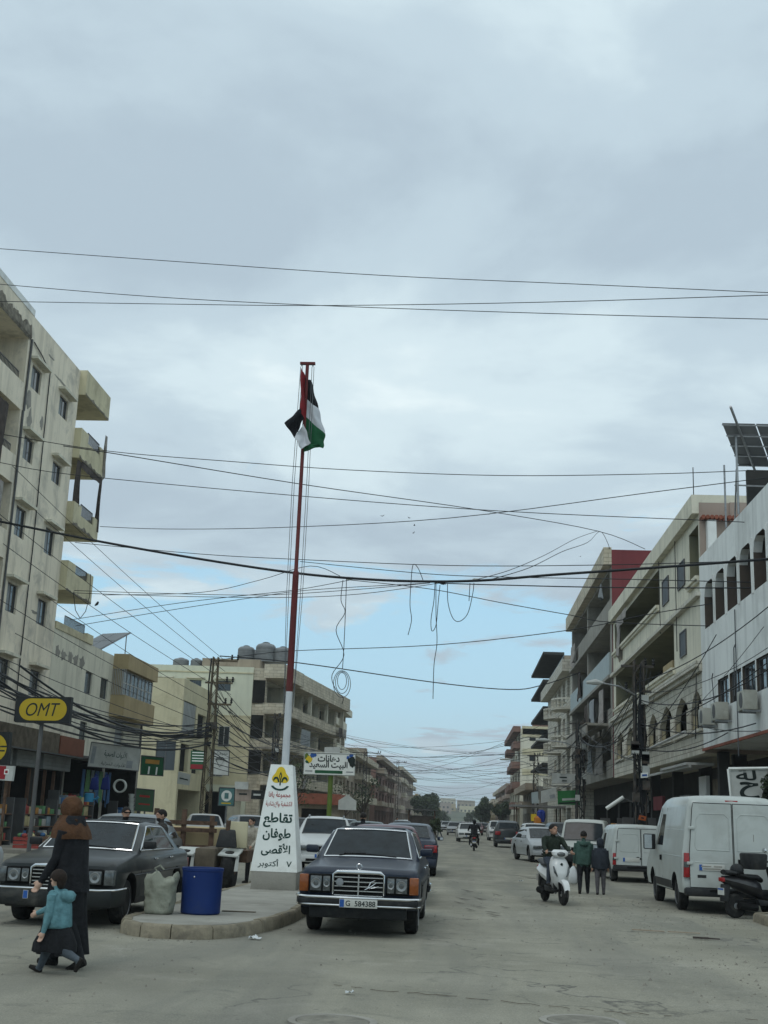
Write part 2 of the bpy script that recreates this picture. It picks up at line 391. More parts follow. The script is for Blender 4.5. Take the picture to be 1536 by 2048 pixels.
# one sheet out to the horizon, gently uneven close to the camera
mb = MB(); mb.box(-4000, 4000, -300, 6000, -0.60, -0.05); tag(mb.build('ground', 'earth'), kind='structure')
mb = MB(); xs = [-70 + 2 * i for i in range(71)]; ys = [-30 + 2.0 * i for i in range(66)] + [105 + 25 * i for i in range(30)]
def gz(x, y): return 0.0 + (0.018 * noise.noise(Vector((x * 0.23, y * 0.16, 3.1))) if y < 100 else 0)
mb.rings([[(x, y, gz(x, y)) for x in xs] for y in ys], closed=False, cap=False)
tag(mb.build('road', 'road', smooth=True, ang=80), kind='structure')

def outline_prism(pts, z0, z1):
    m = MB(); m.prism(pts, 'z', z0, z1); return m
ISL_NOSE = [(-4.55, 17.3), (-4.42, 16.75), (-4.2, 16.42), (-3.9, 16.22), (-3.55, 16.22), (-3.2, 16.35), (-2.92, 16.75), (-2.72, 17.4), (-2.58, 18.3), (-2.5, 19.4)]
ISL = ISL_NOSE + [(-2.45, 24), (-2.5, 33.4), (-3.4, 34.2), (-4.35, 33.4), (-4.5, 24)]
def inset(pts, d):
    out = []; n = len(pts)
    for i in range(n):
        a, b, c = Vector(pts[i - 1]), Vector(pts[i]), Vector(pts[(i + 1) % n])
        t = ((b - a).normalized() + (c - b).normalized()).normalized(); out.append((b.x - t.y * d, b.y + t.x * d))
    return out
mb = outline_prism(inset(ISL, 0.115), -0.03, 0.165)
island = tag(mb.build('traffic_island', 'concrete'), kind='structure')
def kerb_run(path, parent, step=0.62, w=0.13, h=0.175, seed=3):
    r = random.Random(seed); acc = []
    for a, b in zip(path[:-1], path[1:]):
        a, b = Vector(a), Vector(b); k = max(1, round((b - a).length / 0.1))
        acc += [a + (b - a) * i / k for i in range(k)]
    acc.append(Vector(path[-1])); st = max(2, round(step / 0.1)); i = 0; n = 0
    while i < len(acc) - 1 and n < 150:
        j = min(i + st + r.choice((-1, 0, 0, 1)), len(acc) - 1); seg = acc[i:j + 1]
        m = MB(); rs = []
        dz = r.uniform(-0.012, 0.012)
        for k, p in enumerate(seg):
            q = acc[min(i + k + 1, len(acc) - 1)] - acc[max(i + k - 1, 0)]; q.normalize(); nn = Vector((-q.y, q.x))
            e = 0.007 if k in (0, len(seg) - 1) else 0; s = q * (e if k == 0 else -e if k == len(seg) - 1 else 0); p = p + s
            j1 = r.uniform(-0.006, 0.006)
            A = p + nn * (j1 - 0.018); B = p + nn * (0.028 + j1); Cc = p + nn * w
            rs.append([(A.x, A.y, -0.03), (A.x + nn.x * .01, A.y + nn.y * .01, h + dz - 0.04 + r.uniform(-.006, .006)), (B.x, B.y, h + dz), (Cc.x, Cc.y, h + dz - 0.006), (Cc.x, Cc.y, -0.03)])
        m.rings(rs); m.build('kerb_stone', 'kerb', parent, smooth=True, ang=50); i = j; n += 1
kerb_run([(-3.4, 34.2), (-4.35, 33.4), (-4.5, 24), (-4.55, 17.3)] + ISL_NOSE[1:] + [(-2.45, 24), (-2.5, 33.4), (-3.4, 34.2)], island)
# pavements
mb = outline_prism([(7.02, 24.66), (60, 24.66), (60, 420), (7.02, 420)], -0.03, 0.13)
pv = tag(mb.build('pavement_right', 'pavement'), kind='structure')
kerb_run([(6.9, 80), (6.9, 24.7)], pv, 0.8, h=0.15, seed=9)
mb = outline_prism([(5.57, 12), (60, 12), (60, 24.4), (5.9, 24.4), (5.57, 24.1)], -0.03, 0.13)
pv = tag(mb.build('pavement_near', 'pavement'), kind='structure')
kerb_run([(7.5, 24.52), (5.85, 24.52), (5.45, 24.12), (5.45, 12)], pv, 0.8, h=0.15, seed=10)
mb = MB(); mb.box(-40, -14.2, 41, 420, -0.03, 0.12); tag(mb.build('pavement_left', 'pavement'), kind='structure')

# ------------------------------------------------------------------ building kit
pm('plaster_white', (0.76, 0.78, 0.76), 0.85, 0.06, 0.5, 0.15, 12, streak=0.48, dirt=(0.50, 0.51, 0.49), dirt_amt=0.5, dirt_scale=0.4)
pm('plaster_old', (0.78, 0.705, 0.565), 0.9, 0.07, 0.6, 0.2, 10, streak=0.55, dirt=(0.40, 0.375, 0.32), dirt_amt=0.7, dirt_scale=0.8)
pm('cream', (0.60, 0.545, 0.37), 0.88, 0.08, 0.8, 0.2, 12, streak=0.35, dirt=(0.26, 0.22, 0.15), dirt_amt=0.5, dirt_scale=0.9)
pm('cream_pale', (0.68, 0.65, 0.53), 0.88, 0.08, 0.5, 0.2, 12, streak=0.5, dirt=(0.33, 0.31, 0.25), dirt_amt=0.5, dirt_scale=0.5)
pm('cream_green', (0.62, 0.63, 0.50), 0.88, 0.06, 0.5, 0.1, 12, streak=0.2)
pm('yellow_wall', (0.58, 0.53, 0.36), 0.88, 0.08, 0.5, 0.2, 12, streak=0.3, dirt=(0.33, 0.28, 0.17), dirt_amt=0.4)
pm('stone', (0.60, 0.545, 0.43), 0.9, 0.16, 0.9, 0.3, 14, streak=0.35, dirt=(0.17, 0.15, 0.12), dirt_amt=0.5, dirt_scale=0.5, brick=(0.62, 0.27, 0.012))
pm('stone_white', (0.62, 0.60, 0.52), 0.9, 0.12, 0.9, 0.3, 14, streak=0.25, dirt=(0.30, 0.28, 0.24), dirt_amt=0.4, dirt_scale=0.5, brick=(0.6, 0.29, 0.018))
pm('ochre', (0.40, 0.315, 0.18), 0.88, 0.12, 0.8, 0.1, 12, streak=0.3)
pm('inner_brown', (0.085, 0.07, 0.058), 0.95, 0.25, 0.8)  # brown taken down so the shade behind openings sits in its colour
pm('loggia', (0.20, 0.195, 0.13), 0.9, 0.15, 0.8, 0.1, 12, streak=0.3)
pm('grey_render', (0.30, 0.285, 0.25), 0.92, 0.14, 0.7, 0.25, 10, streak=0.4, dirt=(0.15, 0.14, 0.12), dirt_amt=0.6)
pm('grey_dark', (0.048, 0.047, 0.044), 0.9, 0.25, 0.7, 0.2, 10, streak=0.3)  # shade of recesses, shop floors and slab undersides is put into this dark grey
pm('red_wall', (0.17, 0.04, 0.045), 0.85, 0.12, 0.6, 0.1, 10, streak=0.25)
pm('brown_render', (0.33, 0.275, 0.21), 0.9, 0.16, 0.5, 0.2, 10, streak=0.4, dirt=(0.11, 0.09, 0.07), dirt_amt=0.5)
pm('brick_red', (0.21, 0.125, 0.10), 0.9, 0.2, 0.5, 0.2, 10, streak=0.4)
pm('rosy', (0.36, 0.29, 0.245), 0.9, 0.14, 0.4, 0.1, 10, streak=0.35)
pm('spalled', (0.20, 0.18, 0.145), 0.95, 0.45, 3.5, 1.0, 8, dirt=(0.08, 0.07, 0.055), dirt_amt=0.8, dirt_scale=3)
pm('shutter', (0.33, 0.35, 0.35), 0.6, 0.1, 1.5, metal=0.2, dirt=(0.18, 0.17, 0.15), dirt_amt=0.4)
pm('shutter_dark', (0.075, 0.085, 0.095), 0.6, 0.2, 1.5)
pm('winframe', (0.10, 0.10, 0.10), 0.55, 0.2)
pm('winframe_pale', (0.42, 0.42, 0.40), 0.6, 0.15)
pm('curtain', (0.26, 0.28, 0.29), 0.9, 0.2, 3)
pm('cloth_dark', (0.07, 0.058, 0.052), 0.95, 0.4, 3, 0.3, 30)
pm('cloth_grey', (0.30, 0.28, 0.26), 0.95, 0.3, 3, 0.3, 30)
pm('tin', (0.24, 0.24, 0.235), 0.6, 0.25, 1.5, metal=0.4, dirt=(0.13, 0.085, 0.05), dirt_amt=0.6)
pm('tank', (0.19, 0.20, 0.205), 0.55, 0.15, 1.5)
pm('roof_tile', (0.24, 0.085, 0.055), 0.85, 0.25, 3, 0.4, 12)
pm('solar', (0.10, 0.105, 0.11), 0.35, 0.15, 2)
pm('soil_stain', (0.12, 0.10, 0.075), 0.95, 0.4, 3)

def facade(mb, u0, u1, z0, z1, holes, m=0, mr=None, mback=None):
    us = sorted({u0, u1, *[min(max(h[i], u0), u1) for h in holes for i in (0, 1)]})
    zs = sorted({z0, z1, *[min(max(h[i], z0), z1) for h in holes for i in (2, 3)]})
    for a, b in zip(us[:-1], us[1:]):
        for c, d in zip(zs[:-1], zs[1:]):
            cu, cz = (a + b) / 2, (c + d) / 2
            if any(h[0] < cu < h[1] and h[2] < cz < h[3] for h in holes): continue
            mb.quad((a, 0, c), (b, 0, c), (b, 0, d), (a, 0, d), m)
    for h in holes:
        a, b, c, d, dep = h[:5]; k = m if mr is None else mr
        mb.quad((a, 0, c), (b, 0, c), (b, -dep, c), (a, -dep, c), k); mb.quad((a, 0, d), (b, 0, d), (b, -dep, d), (a, -dep, d), k)
        mb.quad((a, 0, c), (a, 0, d), (a, -dep, d), (a, -dep, c), k); mb.quad((b, 0, c), (b, 0, d), (b, -dep, d), (b, -dep, c), k)
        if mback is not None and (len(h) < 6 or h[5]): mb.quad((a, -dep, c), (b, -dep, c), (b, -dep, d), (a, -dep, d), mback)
def shell(mb, u0, u1, z0, z1, dep, m=0, o=0.0, me=None, mf=None):
    """side walls, back, roof and soffit behind a facade"""
    e = m if me is None else me
    mb.quad((u0, o, z0), (u0, -dep, z0), (u0, -dep, z1), (u0, o, z1), e); mb.quad((u1, o, z0), (u1, -dep, z0), (u1, -dep, z1), (u1, o, z1), m if mf is None else mf)
    mb.quad((u0, -dep, z0), (u1, -dep, z0), (u1, -dep, z1), (u0, -dep, z1), m)
    mb.quad((u0, o, z1), (u1, o, z1), (u1, -dep, z1), (u0, -dep, z1), m); mb.quad((u0, o, z0), (u1, o, z0), (u1, -dep, z0), (u0, -dep, z0), m)
def FR(ox, oy, dx, dy, nx, ny, base):
    bx, by, bz = base
    return lambda p: (ox + dx * p[0] + nx * p[1] - bx, oy + dy * p[0] + ny * p[1] - by, p[2] - bz)
def window(b, T, u0, u1, z0, z1, o=-0.14, nu=2, nz=1, fm='winframe', gm='glass', lintel=None, name='window', fw=0.055, curtain=False):
    m = MB(T)
    m.box(u0, u1, o, o + 0.06, z0, z0 + fw).box(u0, u1, o, o + 0.06, z1 - fw, z1).box(u0, u0 + fw, o, o + 0.06, z0 + fw, z1 - fw).box(u1 - fw, u1, o, o + 0.06, z0 + fw, z1 - fw)
    for i in range(1, nu):
        u = u0 + (u1 - u0) * i / nu; m.box(u - fw / 2, u + fw / 2, o + .002, o + 0.055, z0 + fw, z1 - fw)
    for i in range(1, nz):
        z = z0 + (z1 - z0) * i / nz; m.box(u0 + fw, u1 - fw, o + .004, o + 0.05, z - fw / 2, z + fw / 2)
    w = m.build(name, fm, b)
    p = MB(T); p.box(u0 + fw * .5, u1 - fw * .5, o + 0.01, o + 0.03, z0 + fw * .5, z1 - fw * .5); p.build('pane', gm, w)
    if curtain:
        p = MB(T); a = u0 + (u1 - u0) * 0.5; p.box(u0 + fw, a - fw * .5, o + 0.031, o + 0.038, z0 + fw, z1 - fw); p.build('curtain', 'curtain', w)
    if lintel:
        p = MB(T); p.box(u0 - 0.3, u1 + 0.3, 0.0, 0.32, z1 + 0.14, z1 + 0.25); p.build('window_hood', lintel, b)
    return w
def railing(b, T, u0, u1, o, z0, z1, step=0.14, mat='winframe', r=0.014, name='railing'):
    m = MB(T); m.box(u0, u1, o - .02, o + .02, z1 - .035, z1); m.box(u0, u1, o - .012, o + .012, z0, z0 + .025)
    k = max(2, int((u1 - u0) / step))
    for i in range(k + 1):
        u = u0 + (u1 - u0) * i / k; m.box(u - r, u + r, o - r, o + r, z0, z1 - .035)
    return m.build(name, mat, b)
def rag(T, u0, u1, o, z0, z1, seed=0, wav=0.08, taper=0.0, n=9, k=9):
    """hanging cloth with folds"""
    rr = random.Random(seed); ph = [rr.uniform(0, 6) for _ in range(4)]; m = MB(T); rows = []
    for j in range(k):
        t = j / (k - 1); row = []
        for i in range(n):
            s = i / (n - 1); uu = u0 + (u1 - u0) * (0.5 + (s - 0.5) * (1 - taper * t))
            oo = o + wav * (math.sin(s * 9 + ph[0] + t) + 0.5 * math.sin(s * 19 + ph[1] + 2 * t)) * (0.3 + t)
            zz = z1 + (z0 - z1) * t + (0.10 * math.sin(s * 7 + ph[2]) + 0.06 * math.sin(s * 15 + ph[3])) * (t > 0.95) * abs(z1 - z0)
            row.append((uu, oo, zz))
        rows.append(row)
    m.rings(rows, closed=False, cap=False); return m
def balcony(b, T, u0, u1, o0, o1, z0, z1, mat, th=0.13, slab=0.16, rail=None, name='balcony', gap=None):
    """open-topped balcony: slab and three parapet walls"""
    m = MB(T); m.box(u0, u1, o0, o1, z0, z0 + slab)
    if gap:      # the parapet dips between g0 and g1 and a rail stands there
        g0, g1, gz_ = gap; m.box(u0, g0, o1 - th, o1, z0 + slab, z1); m.box(g1, u1, o1 - th, o1, z0 + slab, z1); m.box(g0, g1, o1 - th + .004, o1 - .004, z0 + slab, gz_)
    else: m.box(u0, u1, o1 - th, o1, z0 + slab, z1)
    m.box(u0, u0 + th, o0, o1 - th, z0 + slab, z1 - .004); m.box(u1 - th, u1, o0, o1 - th, z0 + slab, z1 - .004)
    o = m.build(name, mat, b)
    if rail: railing(o, T, (gap or (u0 + .1, u1 - .1))[0] + .04, (gap or (u0 + .1, u1 - .1))[1] - .04, o1 - th / 2, (gap[2] if gap else z1), rail)
    return o

# ------------------------------------------------------------------ near left apartment block
bs = (-18, 46, 0); Tl = FR(-18, 0, 0, 1, 1, 0, bs)
b = thing('apartment_building', 'tall peeling off-white apartment block with corner balconies at the left edge', 'building', bs)
FL = [18.12, 15.06, 12.0, 8.95, 5.9]
holes = [(39.5, 45.85, z, z + 1.92, 1.7) for z in FL]
wins = []
for i, z in enumerate((18.25, 15.2, 12.02, 8.95, 5.95)):
    h = (0.98, 0.98, 1.2, 1.15, 1.15)[i]
    wins += [(46.6, 47.75, z, z + h), (50.2, 51.4, z + .05, z + h - .02)]
mb = MB(Tl); facade(mb, 38.5, 52.6, 4.6, 21.15, holes + [(*w, 0.2, 0) for w in wins], 0, 0, 1)
mb.quad((38.5, 0, 4.6), (38.5, -12, 4.6), (38.5, -12, 21.15), (38.5, 0, 21.15)); mb.quad((52.6, 0, 4.6), (52.6, -1.6, 4.6), (52.6, -1.6, 21.15), (52.6, 0, 21.15))
mb.quad((38.5, 0, 21.15), (52.6, 0, 21.15), (52.6, -12, 21.15), (38.5, -12, 21.15)); mb.quad((38.5, 0, 4.6), (52.6, 0, 4.6), (52.6, -12, 4.6), (38.5, -12, 4.6))
mb.quad((52.6, -1.6, 4.6), (56.4, -1.6, 4.6), (56.4, -1.6, 21.15), (52.6, -1.6, 21.15)); mb.quad((56.4, -1.6, 4.6), (56.4, -12, 4.6), (56.4, -12, 21.15), (56.4, -1.6, 21.15))
mb.quad((38.5, -12, 4.6), (56.4, -12, 4.6), (56.4, -12, 21.15), (38.5, -12, 21.15))
mb.build('wall', ['plaster_old', 'cream_pale'], b)
mb = MB(Tl); mb.box(38.5, 46.2, -0.25, 0.02, 21.152, 21.42); mb.build('parapet', 'plaster_white', b)
for w in wins: window(b, Tl, *w, curtain=True, lintel='cream_pale', gm='glass')
for i, z in enumerate(FL):
    mb = MB(Tl); mb.box(44.3, 45.2, -1.69, -1.62, z, z + 1.6); mb.build('balcony_door', 'shutter_dark', b)
    railing(b, Tl, 39.6, 45.4, -0.08, z, z + 0.34)
    if i in (1, 2, 3): rag(Tl, 42.6 + i * .5, 44.3 + .3 * i, 0.02, z - 1.1, z + 1.7, i, 0.06, 0.25).build('curtain_cloth', ['cloth_grey', 'cloth_dark', 'cloth_grey', 'cloth_dark'][i], b)
# weathered, broken edge of the top canopy
r = random.Random(4); mb = MB(Tl); rows = []
for i in range(40):
    u = 39.5 + i * 6.5 / 39; rows.append([(u, 0.03, 20.02 + r.uniform(-.02, .02)), (u, 0.06 + r.uniform(0, .03), 20.15), (u, 0.05, 20.30 + r.uniform(0.02, .32)), (u, 0.0, 20.55 + r.uniform(-.1, .2))])
mb.rings(rows, closed=False, cap=False); mb.build('broken_edge', 'spalled', b)
for k, (u, z, du, dz) in enumerate([(50.2, 19.75, 1.1, .07), (51.2, 19.55, .8, .06), (48.6, 20.3, .5, .05), (45.9 + .7, 17.6, .35, .5), (46.9, 16.9, .3, .5), (48.3, 17.2, .2, .35), (49.9, 9.4, .5, .08)]):
    m = MB(Tl); pts = [(u + du * math.cos(a) * r.uniform(.5, 1.1), 0.0, z + dz * math.sin(a) * r.uniform(.5, 1.2)) for a in [i * .4488 for i in range(14)]]
    m.slab(pts, (0, 0.008, 0)); m.build('peeled_patch', 'grey_render', b)
for i, (z0, z1) in enumerate([(20.03, 21.22), (17.0, 18.42), (13.9, 14.95), (10.88, 12.22)]):
    gap = None if i == 0 else (53.7, 55.6, z1 - 0.42)
    bl = balcony(b, Tl, 52.6, 56.45, -1.59, 0.32, z0, z1, 'cream', rail=None if i == 0 else z1 + (0.05, .12, .15, .02)[i], gap=gap)
    rr = random.Random(i); m = MB(Tl)
    rows = []
    for k in range(24):
        u = 52.62 + k * 3.8 / 23; h = 0.05 + (0.22 * max(0, noise.noise(Vector((u * 2.2, i * 3.3, 0)))) + rr.uniform(0, .05)); rows.append([(u, .322, z0 - .004), (u, .332, z0 + h * .5), (u, .322, z0 + h)])
    m.rings(rows, closed=False, cap=False); m.build('spalled_edge', 'spalled', bl)
    m = MB(Tl); m.box(52.7, 52.76, -.9, -.84, z0 - 1.6, z0); m.build('post', 'grey_render', bl)
rag(Tl, 56.0, 56.45, 0.3, 14.6, 17.0, 3, .09, .3).build('curtain_cloth', 'cloth_dark', b)
rag(Tl, 52.7, 53.3, 0.25, 14.9, 16.95, 5, .07, .2).build('curtain_cloth', 'cloth_dark', b)
rag(Tl, 53.2, 56.2, 0.3, 16.65, 17.0, 6, .05, .0).build('curtain_cloth', 'cloth_dark', b)
rag(Tl, 56.1, 56.5, 0.34, 17.2, 19.2, 8, .07, .5).build('curtain_cloth', 'cloth_grey', b)
mb = MB(Tl); mb.tube([(46.1, .05, 20.1), (46.05, .06, 17)], .05, 6).tube([(46.0, .05, 17), (46.05, .06, 13.9)], .05, 6).tube([(46.05, .06, 13.9), (46.1, .05, 4.7)], .045, 6); mb.build('downpipe', 'winframe', b)
mb = MB(Tl); mb.tube([(46.4, .04, 20.1), (47.4, .05, 19.9), (48.55, .05, 19.55), (48.6, .05, 17), (48.75, .05, 12), (48.7, .05, 7), (48.8, .05, 4.8)], .025, 5); mb.build('cable', 'wire', b)
mb = MB(Tl); mb.tube([(53.5, .4, 10.9), (54, .4, 10.2), (54.8, .4, 9.95), (55.5, .4, 10.4), (55.9, .4, 11.2), (55.7, .4, 12.2)], .018, 5); mb.build('hose', 'wire', b)

# shop floor of that block
b = thing('corner_shop', 'dark shop with two roller shutter boxes under the peeling apartment block', 'shop', (-18, 48, 0)); Ts = FR(-18, 0, 0, 1, 1, 0, (-18, 48, 0))
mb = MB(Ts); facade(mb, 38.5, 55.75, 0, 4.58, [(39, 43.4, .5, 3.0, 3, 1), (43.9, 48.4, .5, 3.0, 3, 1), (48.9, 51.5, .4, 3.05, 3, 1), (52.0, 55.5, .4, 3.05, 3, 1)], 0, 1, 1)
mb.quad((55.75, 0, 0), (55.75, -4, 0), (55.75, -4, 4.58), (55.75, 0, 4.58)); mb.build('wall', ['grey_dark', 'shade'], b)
mb = MB(Ts); mb.box(38.5, 52.1, .0, .9, 3.72, 4.55); mb.build('sign_board', 'soil_stain', b)
mb = MB(Ts); mb.box(52.2, 55.6, .0, .92, 3.74, 4.5); mb.build('sign_board', pm('rust_sign', (.19, .075, .045), .8, .15, 1.2), b)
for u0, u1 in ((44, 48.2), (48.7, 51.4), (51.9, 55.6)):
    for k in range(4):
        m = MB(Ts); z = 3.08 + k * .155; m.box(u0, u1, .02, .36, z, z + .145); m.build('shutter_slat', 'shutter', b)
mb = MB(Ts); mb.box(39, 55.6, .9, .98, 3.66, 3.72); mb.build('awning_bar', 'winframe', b)
for u in (49.0, 51.2, 51.9, 53.2, 54.4):
    m = MB(Ts); m.box(u, u + .09, -.05, .08, .1, 3.05); m.build('door_frame', pm('wood', (.17, .10, .065), .7, .25, 4), b)
for k, u in enumerate((44.5, 45.6, 46.8, 49.3, 50.2, 52.3, 53.6, 54.7)):
    m = MB(Ts); m.box(u, u + .8, -.5, .35, .12, .65 + .25 * (k % 3)); m.build('goods_box', ['cloth_grey', 'grey_render', 'wood', 'cloth_dark'][k % 4], b, bevel=.02)

# ------------------------------------------------------------------ low corner building behind it
b = thing('corner_house', 'low cream two-storey house with an ochre bay window over a dark shop', 'building', (-18, 62, 0)); T2 = FR(-18, 0, 0, 1, 1, 0, (-18, 62, 0))
w2 = [(57.7, 58.85, 6.85, 7.88), (60.3, 61.55, 6.85, 7.88), (57.6, 58.7, 4.62, 5.5), (63.6, 65.2, 4.3, 6.0)]
mb = MB(T2); facade(mb, 52.62, 69.0, 3.95, 9.18, [(*w, .18, 0) for w in w2], 0)
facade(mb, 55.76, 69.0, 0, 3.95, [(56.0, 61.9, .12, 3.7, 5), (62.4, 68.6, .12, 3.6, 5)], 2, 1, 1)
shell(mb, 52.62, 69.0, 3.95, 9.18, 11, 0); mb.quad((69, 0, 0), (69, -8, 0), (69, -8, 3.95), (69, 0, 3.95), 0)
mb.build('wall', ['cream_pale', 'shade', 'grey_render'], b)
for w in w2[:3]: window(b, T2, *w, nu=1, lintel=None, gm='dirtyglass')
window(b, T2, *w2[3], nu=1, gm='shutter', fm='winframe_pale')
mb = MB(T2); mb.box(52.7, 57.2, -.15, .04, 9.182, 9.5).box(57.2, 58.2, -.15, .06, 9.182, 9.62); mb.build('parapet', 'cream', b); railing(b, T2, 54, 57, -.05, 9.5, 9.95)
mb = MB(T2); mb.box(62.2, 68.5, 0.0, .75, 6.12, 7.2).box(62.2, 68.5, 0.0, .8, 8.52, 9.3); mb.box(62.3, 68.4, 0, .45, 7.2, 8.52); bay = mb.build('bay', 'ochre', b)
for k in range(4): window(bay, T2, 62.35 + k * 1.53, 62.35 + (k + 1) * 1.53 - .04, 7.22, 8.5, .5, 2, 2, 'winframe_pale', 'dirtyglass')
mb = MB(T2)
for k in range(8): mb.box(62.18, 62.21, .05 + k * .09, .08 + k * .09, 7.2, 8.52)
mb.build('window_grille', 'winframe_pale', bay)
rr = random.Random(12)
for k in range(5):
    u = 53.3 + k * .9; m = MB(T2); pts = [(u + .5 * math.cos(a) * rr.uniform(.4, 1.1), 0, 8.2 + .3 * math.sin(a) * rr.uniform(.3, 1.3)) for a in [i * .4488 for i in range(14)]]; m.slab(pts, (0, .008, 0)); m.build('stain', 'grey_render', b)
mb = MB(T2); mb.box(55.9, 62.0, .0, 1.3, 3.72, 3.82).box(55.9, 62.0, 1.28, 1.32, 3.5, 3.9); mb.build('awning', 'tin', b)
mb = MB(T2); mb.tube([(68.7, .06, 9.2), (68.7, .06, 4.2)], .06, 6).tube([(69.05, .02, 9.6), (69.05, .02, 9.0)], .05, 6); mb.build('downpipe', 'winframe', b)

def solar_panel(name, label, c, rx, rz, w, h, nu, nz, legs=0.8):
    t = thing(name, label, 'solar panel', c, rz); Mx = Matrix.Rotation(rx, 4, 'X')
    m = MB(lambda p: Mx @ Vector(p) + Vector((0, 0, legs))); m.box(-w / 2, w / 2, -h / 2, h / 2, 0, .05); m.build('frame', 'steel', t)
    for i in range(nu):
        for j in range(nz):
            m = MB(lambda p: Mx @ Vector(p) + Vector((0, 0, legs))); a, c2 = w / nu, h / nz
            m.box(-w / 2 + i * a + .03, -w / 2 + (i + 1) * a - .03, -h / 2 + j * c2 + .03, -h / 2 + (j + 1) * c2 - .03, .05, .062).box(-w / 2 + i * a + .03, -w / 2 + (i + 1) * a - .03, -h / 2 + j * c2 + .03, -h / 2 + (j + 1) * c2 - .03, -.012, 0); m.build('panel', 'solar', t)
    for sx in (-1, 1):
        for sy in (-1, 1):
            p = Mx @ Vector((sx * w * .42, sy * h * .42, 0)); m = MB(); m.tube([(p.x, p.y, 0), (p.x, p.y, p.z + legs)], .03, 6); m.build('leg', 'steel', t)
    return t
solar_panel('solar_array', 'tilted grey solar panel on the roof of the low cream house', (-19.4, 64.5, 9.18), R(28), R(-25), 2.0, 2.6, 2, 2, 1.0)

# ------------------------------------------------------------------ four-storey block facing the crossing, stone balconies down the street
ANG = 5.5; dx, dy = math.sin(R(ANG)), math.cos(R(ANG)); bs = (-18, 110, 0)
b = thing('apartment_building', 'cream four-storey block with stone balconies and water tanks behind the lattice pylon', 'building', bs)
T3 = FR(-17.7, 110, dx, dy, dy, -dx, bs); T3f = FR(-17.7, 110, -1, 0, 0, -1, bs)   # street side; side facing us (u to the left, out towards us)
fw = [(3.2, 4.4, 12.15, 13.05), (5.9, 7.0, 12.15, 13.05), (8.75, 9.9, 12.15, 13.05), (3.0, 4.0, 7.2, 9.0), (3.4, 4.6, 4.6, 6.2), (6.0, 7.6, 6.5, 9.2)]
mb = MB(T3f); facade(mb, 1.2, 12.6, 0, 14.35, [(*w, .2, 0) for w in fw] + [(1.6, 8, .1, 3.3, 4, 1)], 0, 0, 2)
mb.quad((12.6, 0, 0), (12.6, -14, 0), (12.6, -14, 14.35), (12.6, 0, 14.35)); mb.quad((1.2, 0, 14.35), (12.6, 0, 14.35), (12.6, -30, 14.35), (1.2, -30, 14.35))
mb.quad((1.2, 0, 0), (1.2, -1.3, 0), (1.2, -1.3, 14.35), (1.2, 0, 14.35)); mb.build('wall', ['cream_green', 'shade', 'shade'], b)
mb = MB(T3f); mb.box(1.2, 12.6, 0.0, .06, 9.9, 10.0).box(1.2, 12.6, 0, .08, 13.75, 13.85); mb.build('string_course', 'cream', b)
mb = MB(T3f); mb.box(1.2, 12.58, .001, .02, 3.9, 9.9); mb.build('render_panel', 'yellow_wall', b)
for w in fw[:3]: window(b, T3f, *w, nu=2, lintel='cream_pale')
for w in fw[3:]: window(b, T3f, *w, o=.03, nu=2, gm='glass', fm='winframe_pale')
fh = [(u0, u0 + du, z, z + 2.05, 1.6) for z in (11.15, 8.05, 4.95) for u0, du in ((.6, 6.2), (7.4, 7.2), (15.4, 7.4), (23.6, 8.2))]
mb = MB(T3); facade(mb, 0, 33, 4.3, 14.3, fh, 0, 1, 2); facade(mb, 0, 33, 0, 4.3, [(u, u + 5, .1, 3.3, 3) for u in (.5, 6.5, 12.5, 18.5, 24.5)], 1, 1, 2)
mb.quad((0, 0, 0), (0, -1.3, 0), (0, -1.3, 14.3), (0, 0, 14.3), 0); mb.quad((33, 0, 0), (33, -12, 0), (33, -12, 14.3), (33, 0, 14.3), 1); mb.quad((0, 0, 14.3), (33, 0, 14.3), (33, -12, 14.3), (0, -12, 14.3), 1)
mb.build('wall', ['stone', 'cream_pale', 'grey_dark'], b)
for i, z in enumerate((10.2, 7.1, 4.0)):
    for u0, u1, o1 in ((-.6, 6.9, 1.9), (7.2, 19.5, 1.5), (20.5, 32, 1.2)):
        bl = balcony(b, T3, u0, u1, 0.004, o1, z, z + .95 + .02 * i, 'stone')
        for k in range(int((u1 - u0) / 4)):
            m = MB(T3); u = u0 + 1.2 + 4 * k; m.box(u, u + 1.0, -1.55, -1.48, z + .8, z + 2.8); m.build('balcony_door', 'shutter_dark', b)
mb = MB(T3); mb.box(-.9, 6.9, 0, 1.9, 13.35, 14.6).box(7.2, 33.2, 0, 1.5, 13.3, 14.75); mb.build('roof_fascia', 'stone', b)
for u in (7.0, 14.9, 23.2, 32.2): 
    m = MB(T3); m.box(u, u + .35, .6, .95, 11.1, 13.32); m.build('pillar', 'cream_pale', b)
for i, (u, z) in enumerate(((27, 10.3), (29.5, 10.3), (13, 7.2), (25, 7.2), (10, 4.4))): rag(T3, u, u + 2.0, 1.56, z - .3, z + .8, i, .05).build('laundry', ['cloth_dark', 'cloth_grey', 'cloth_grey', 'cloth_dark', 'cloth_grey'][i], b)
rag(T3, 9, 13, 1.45, 7.9, 9.6, 33, .05).build('laundry', 'curtain', b)
for z in (11.15, 8.05, 4.95):
    m = MB(T3f); m.box(.05, 1.15, .003, .03, z, z + 2.05); m.build('end_opening_shade', 'shade', b)  # dark sheet on the wall, an opening's shade painted as colour
mb = MB(T3f); mb.box(1.0, 6.4, -9, -2, 14.352, 15.3); mb.build('roof_room', 'brown_render', b)
mb = MB(T3); mb.box(.2, 33, 0.02, 2.2, 3.4, 3.52); mb.build('canopy', 'tin', b)
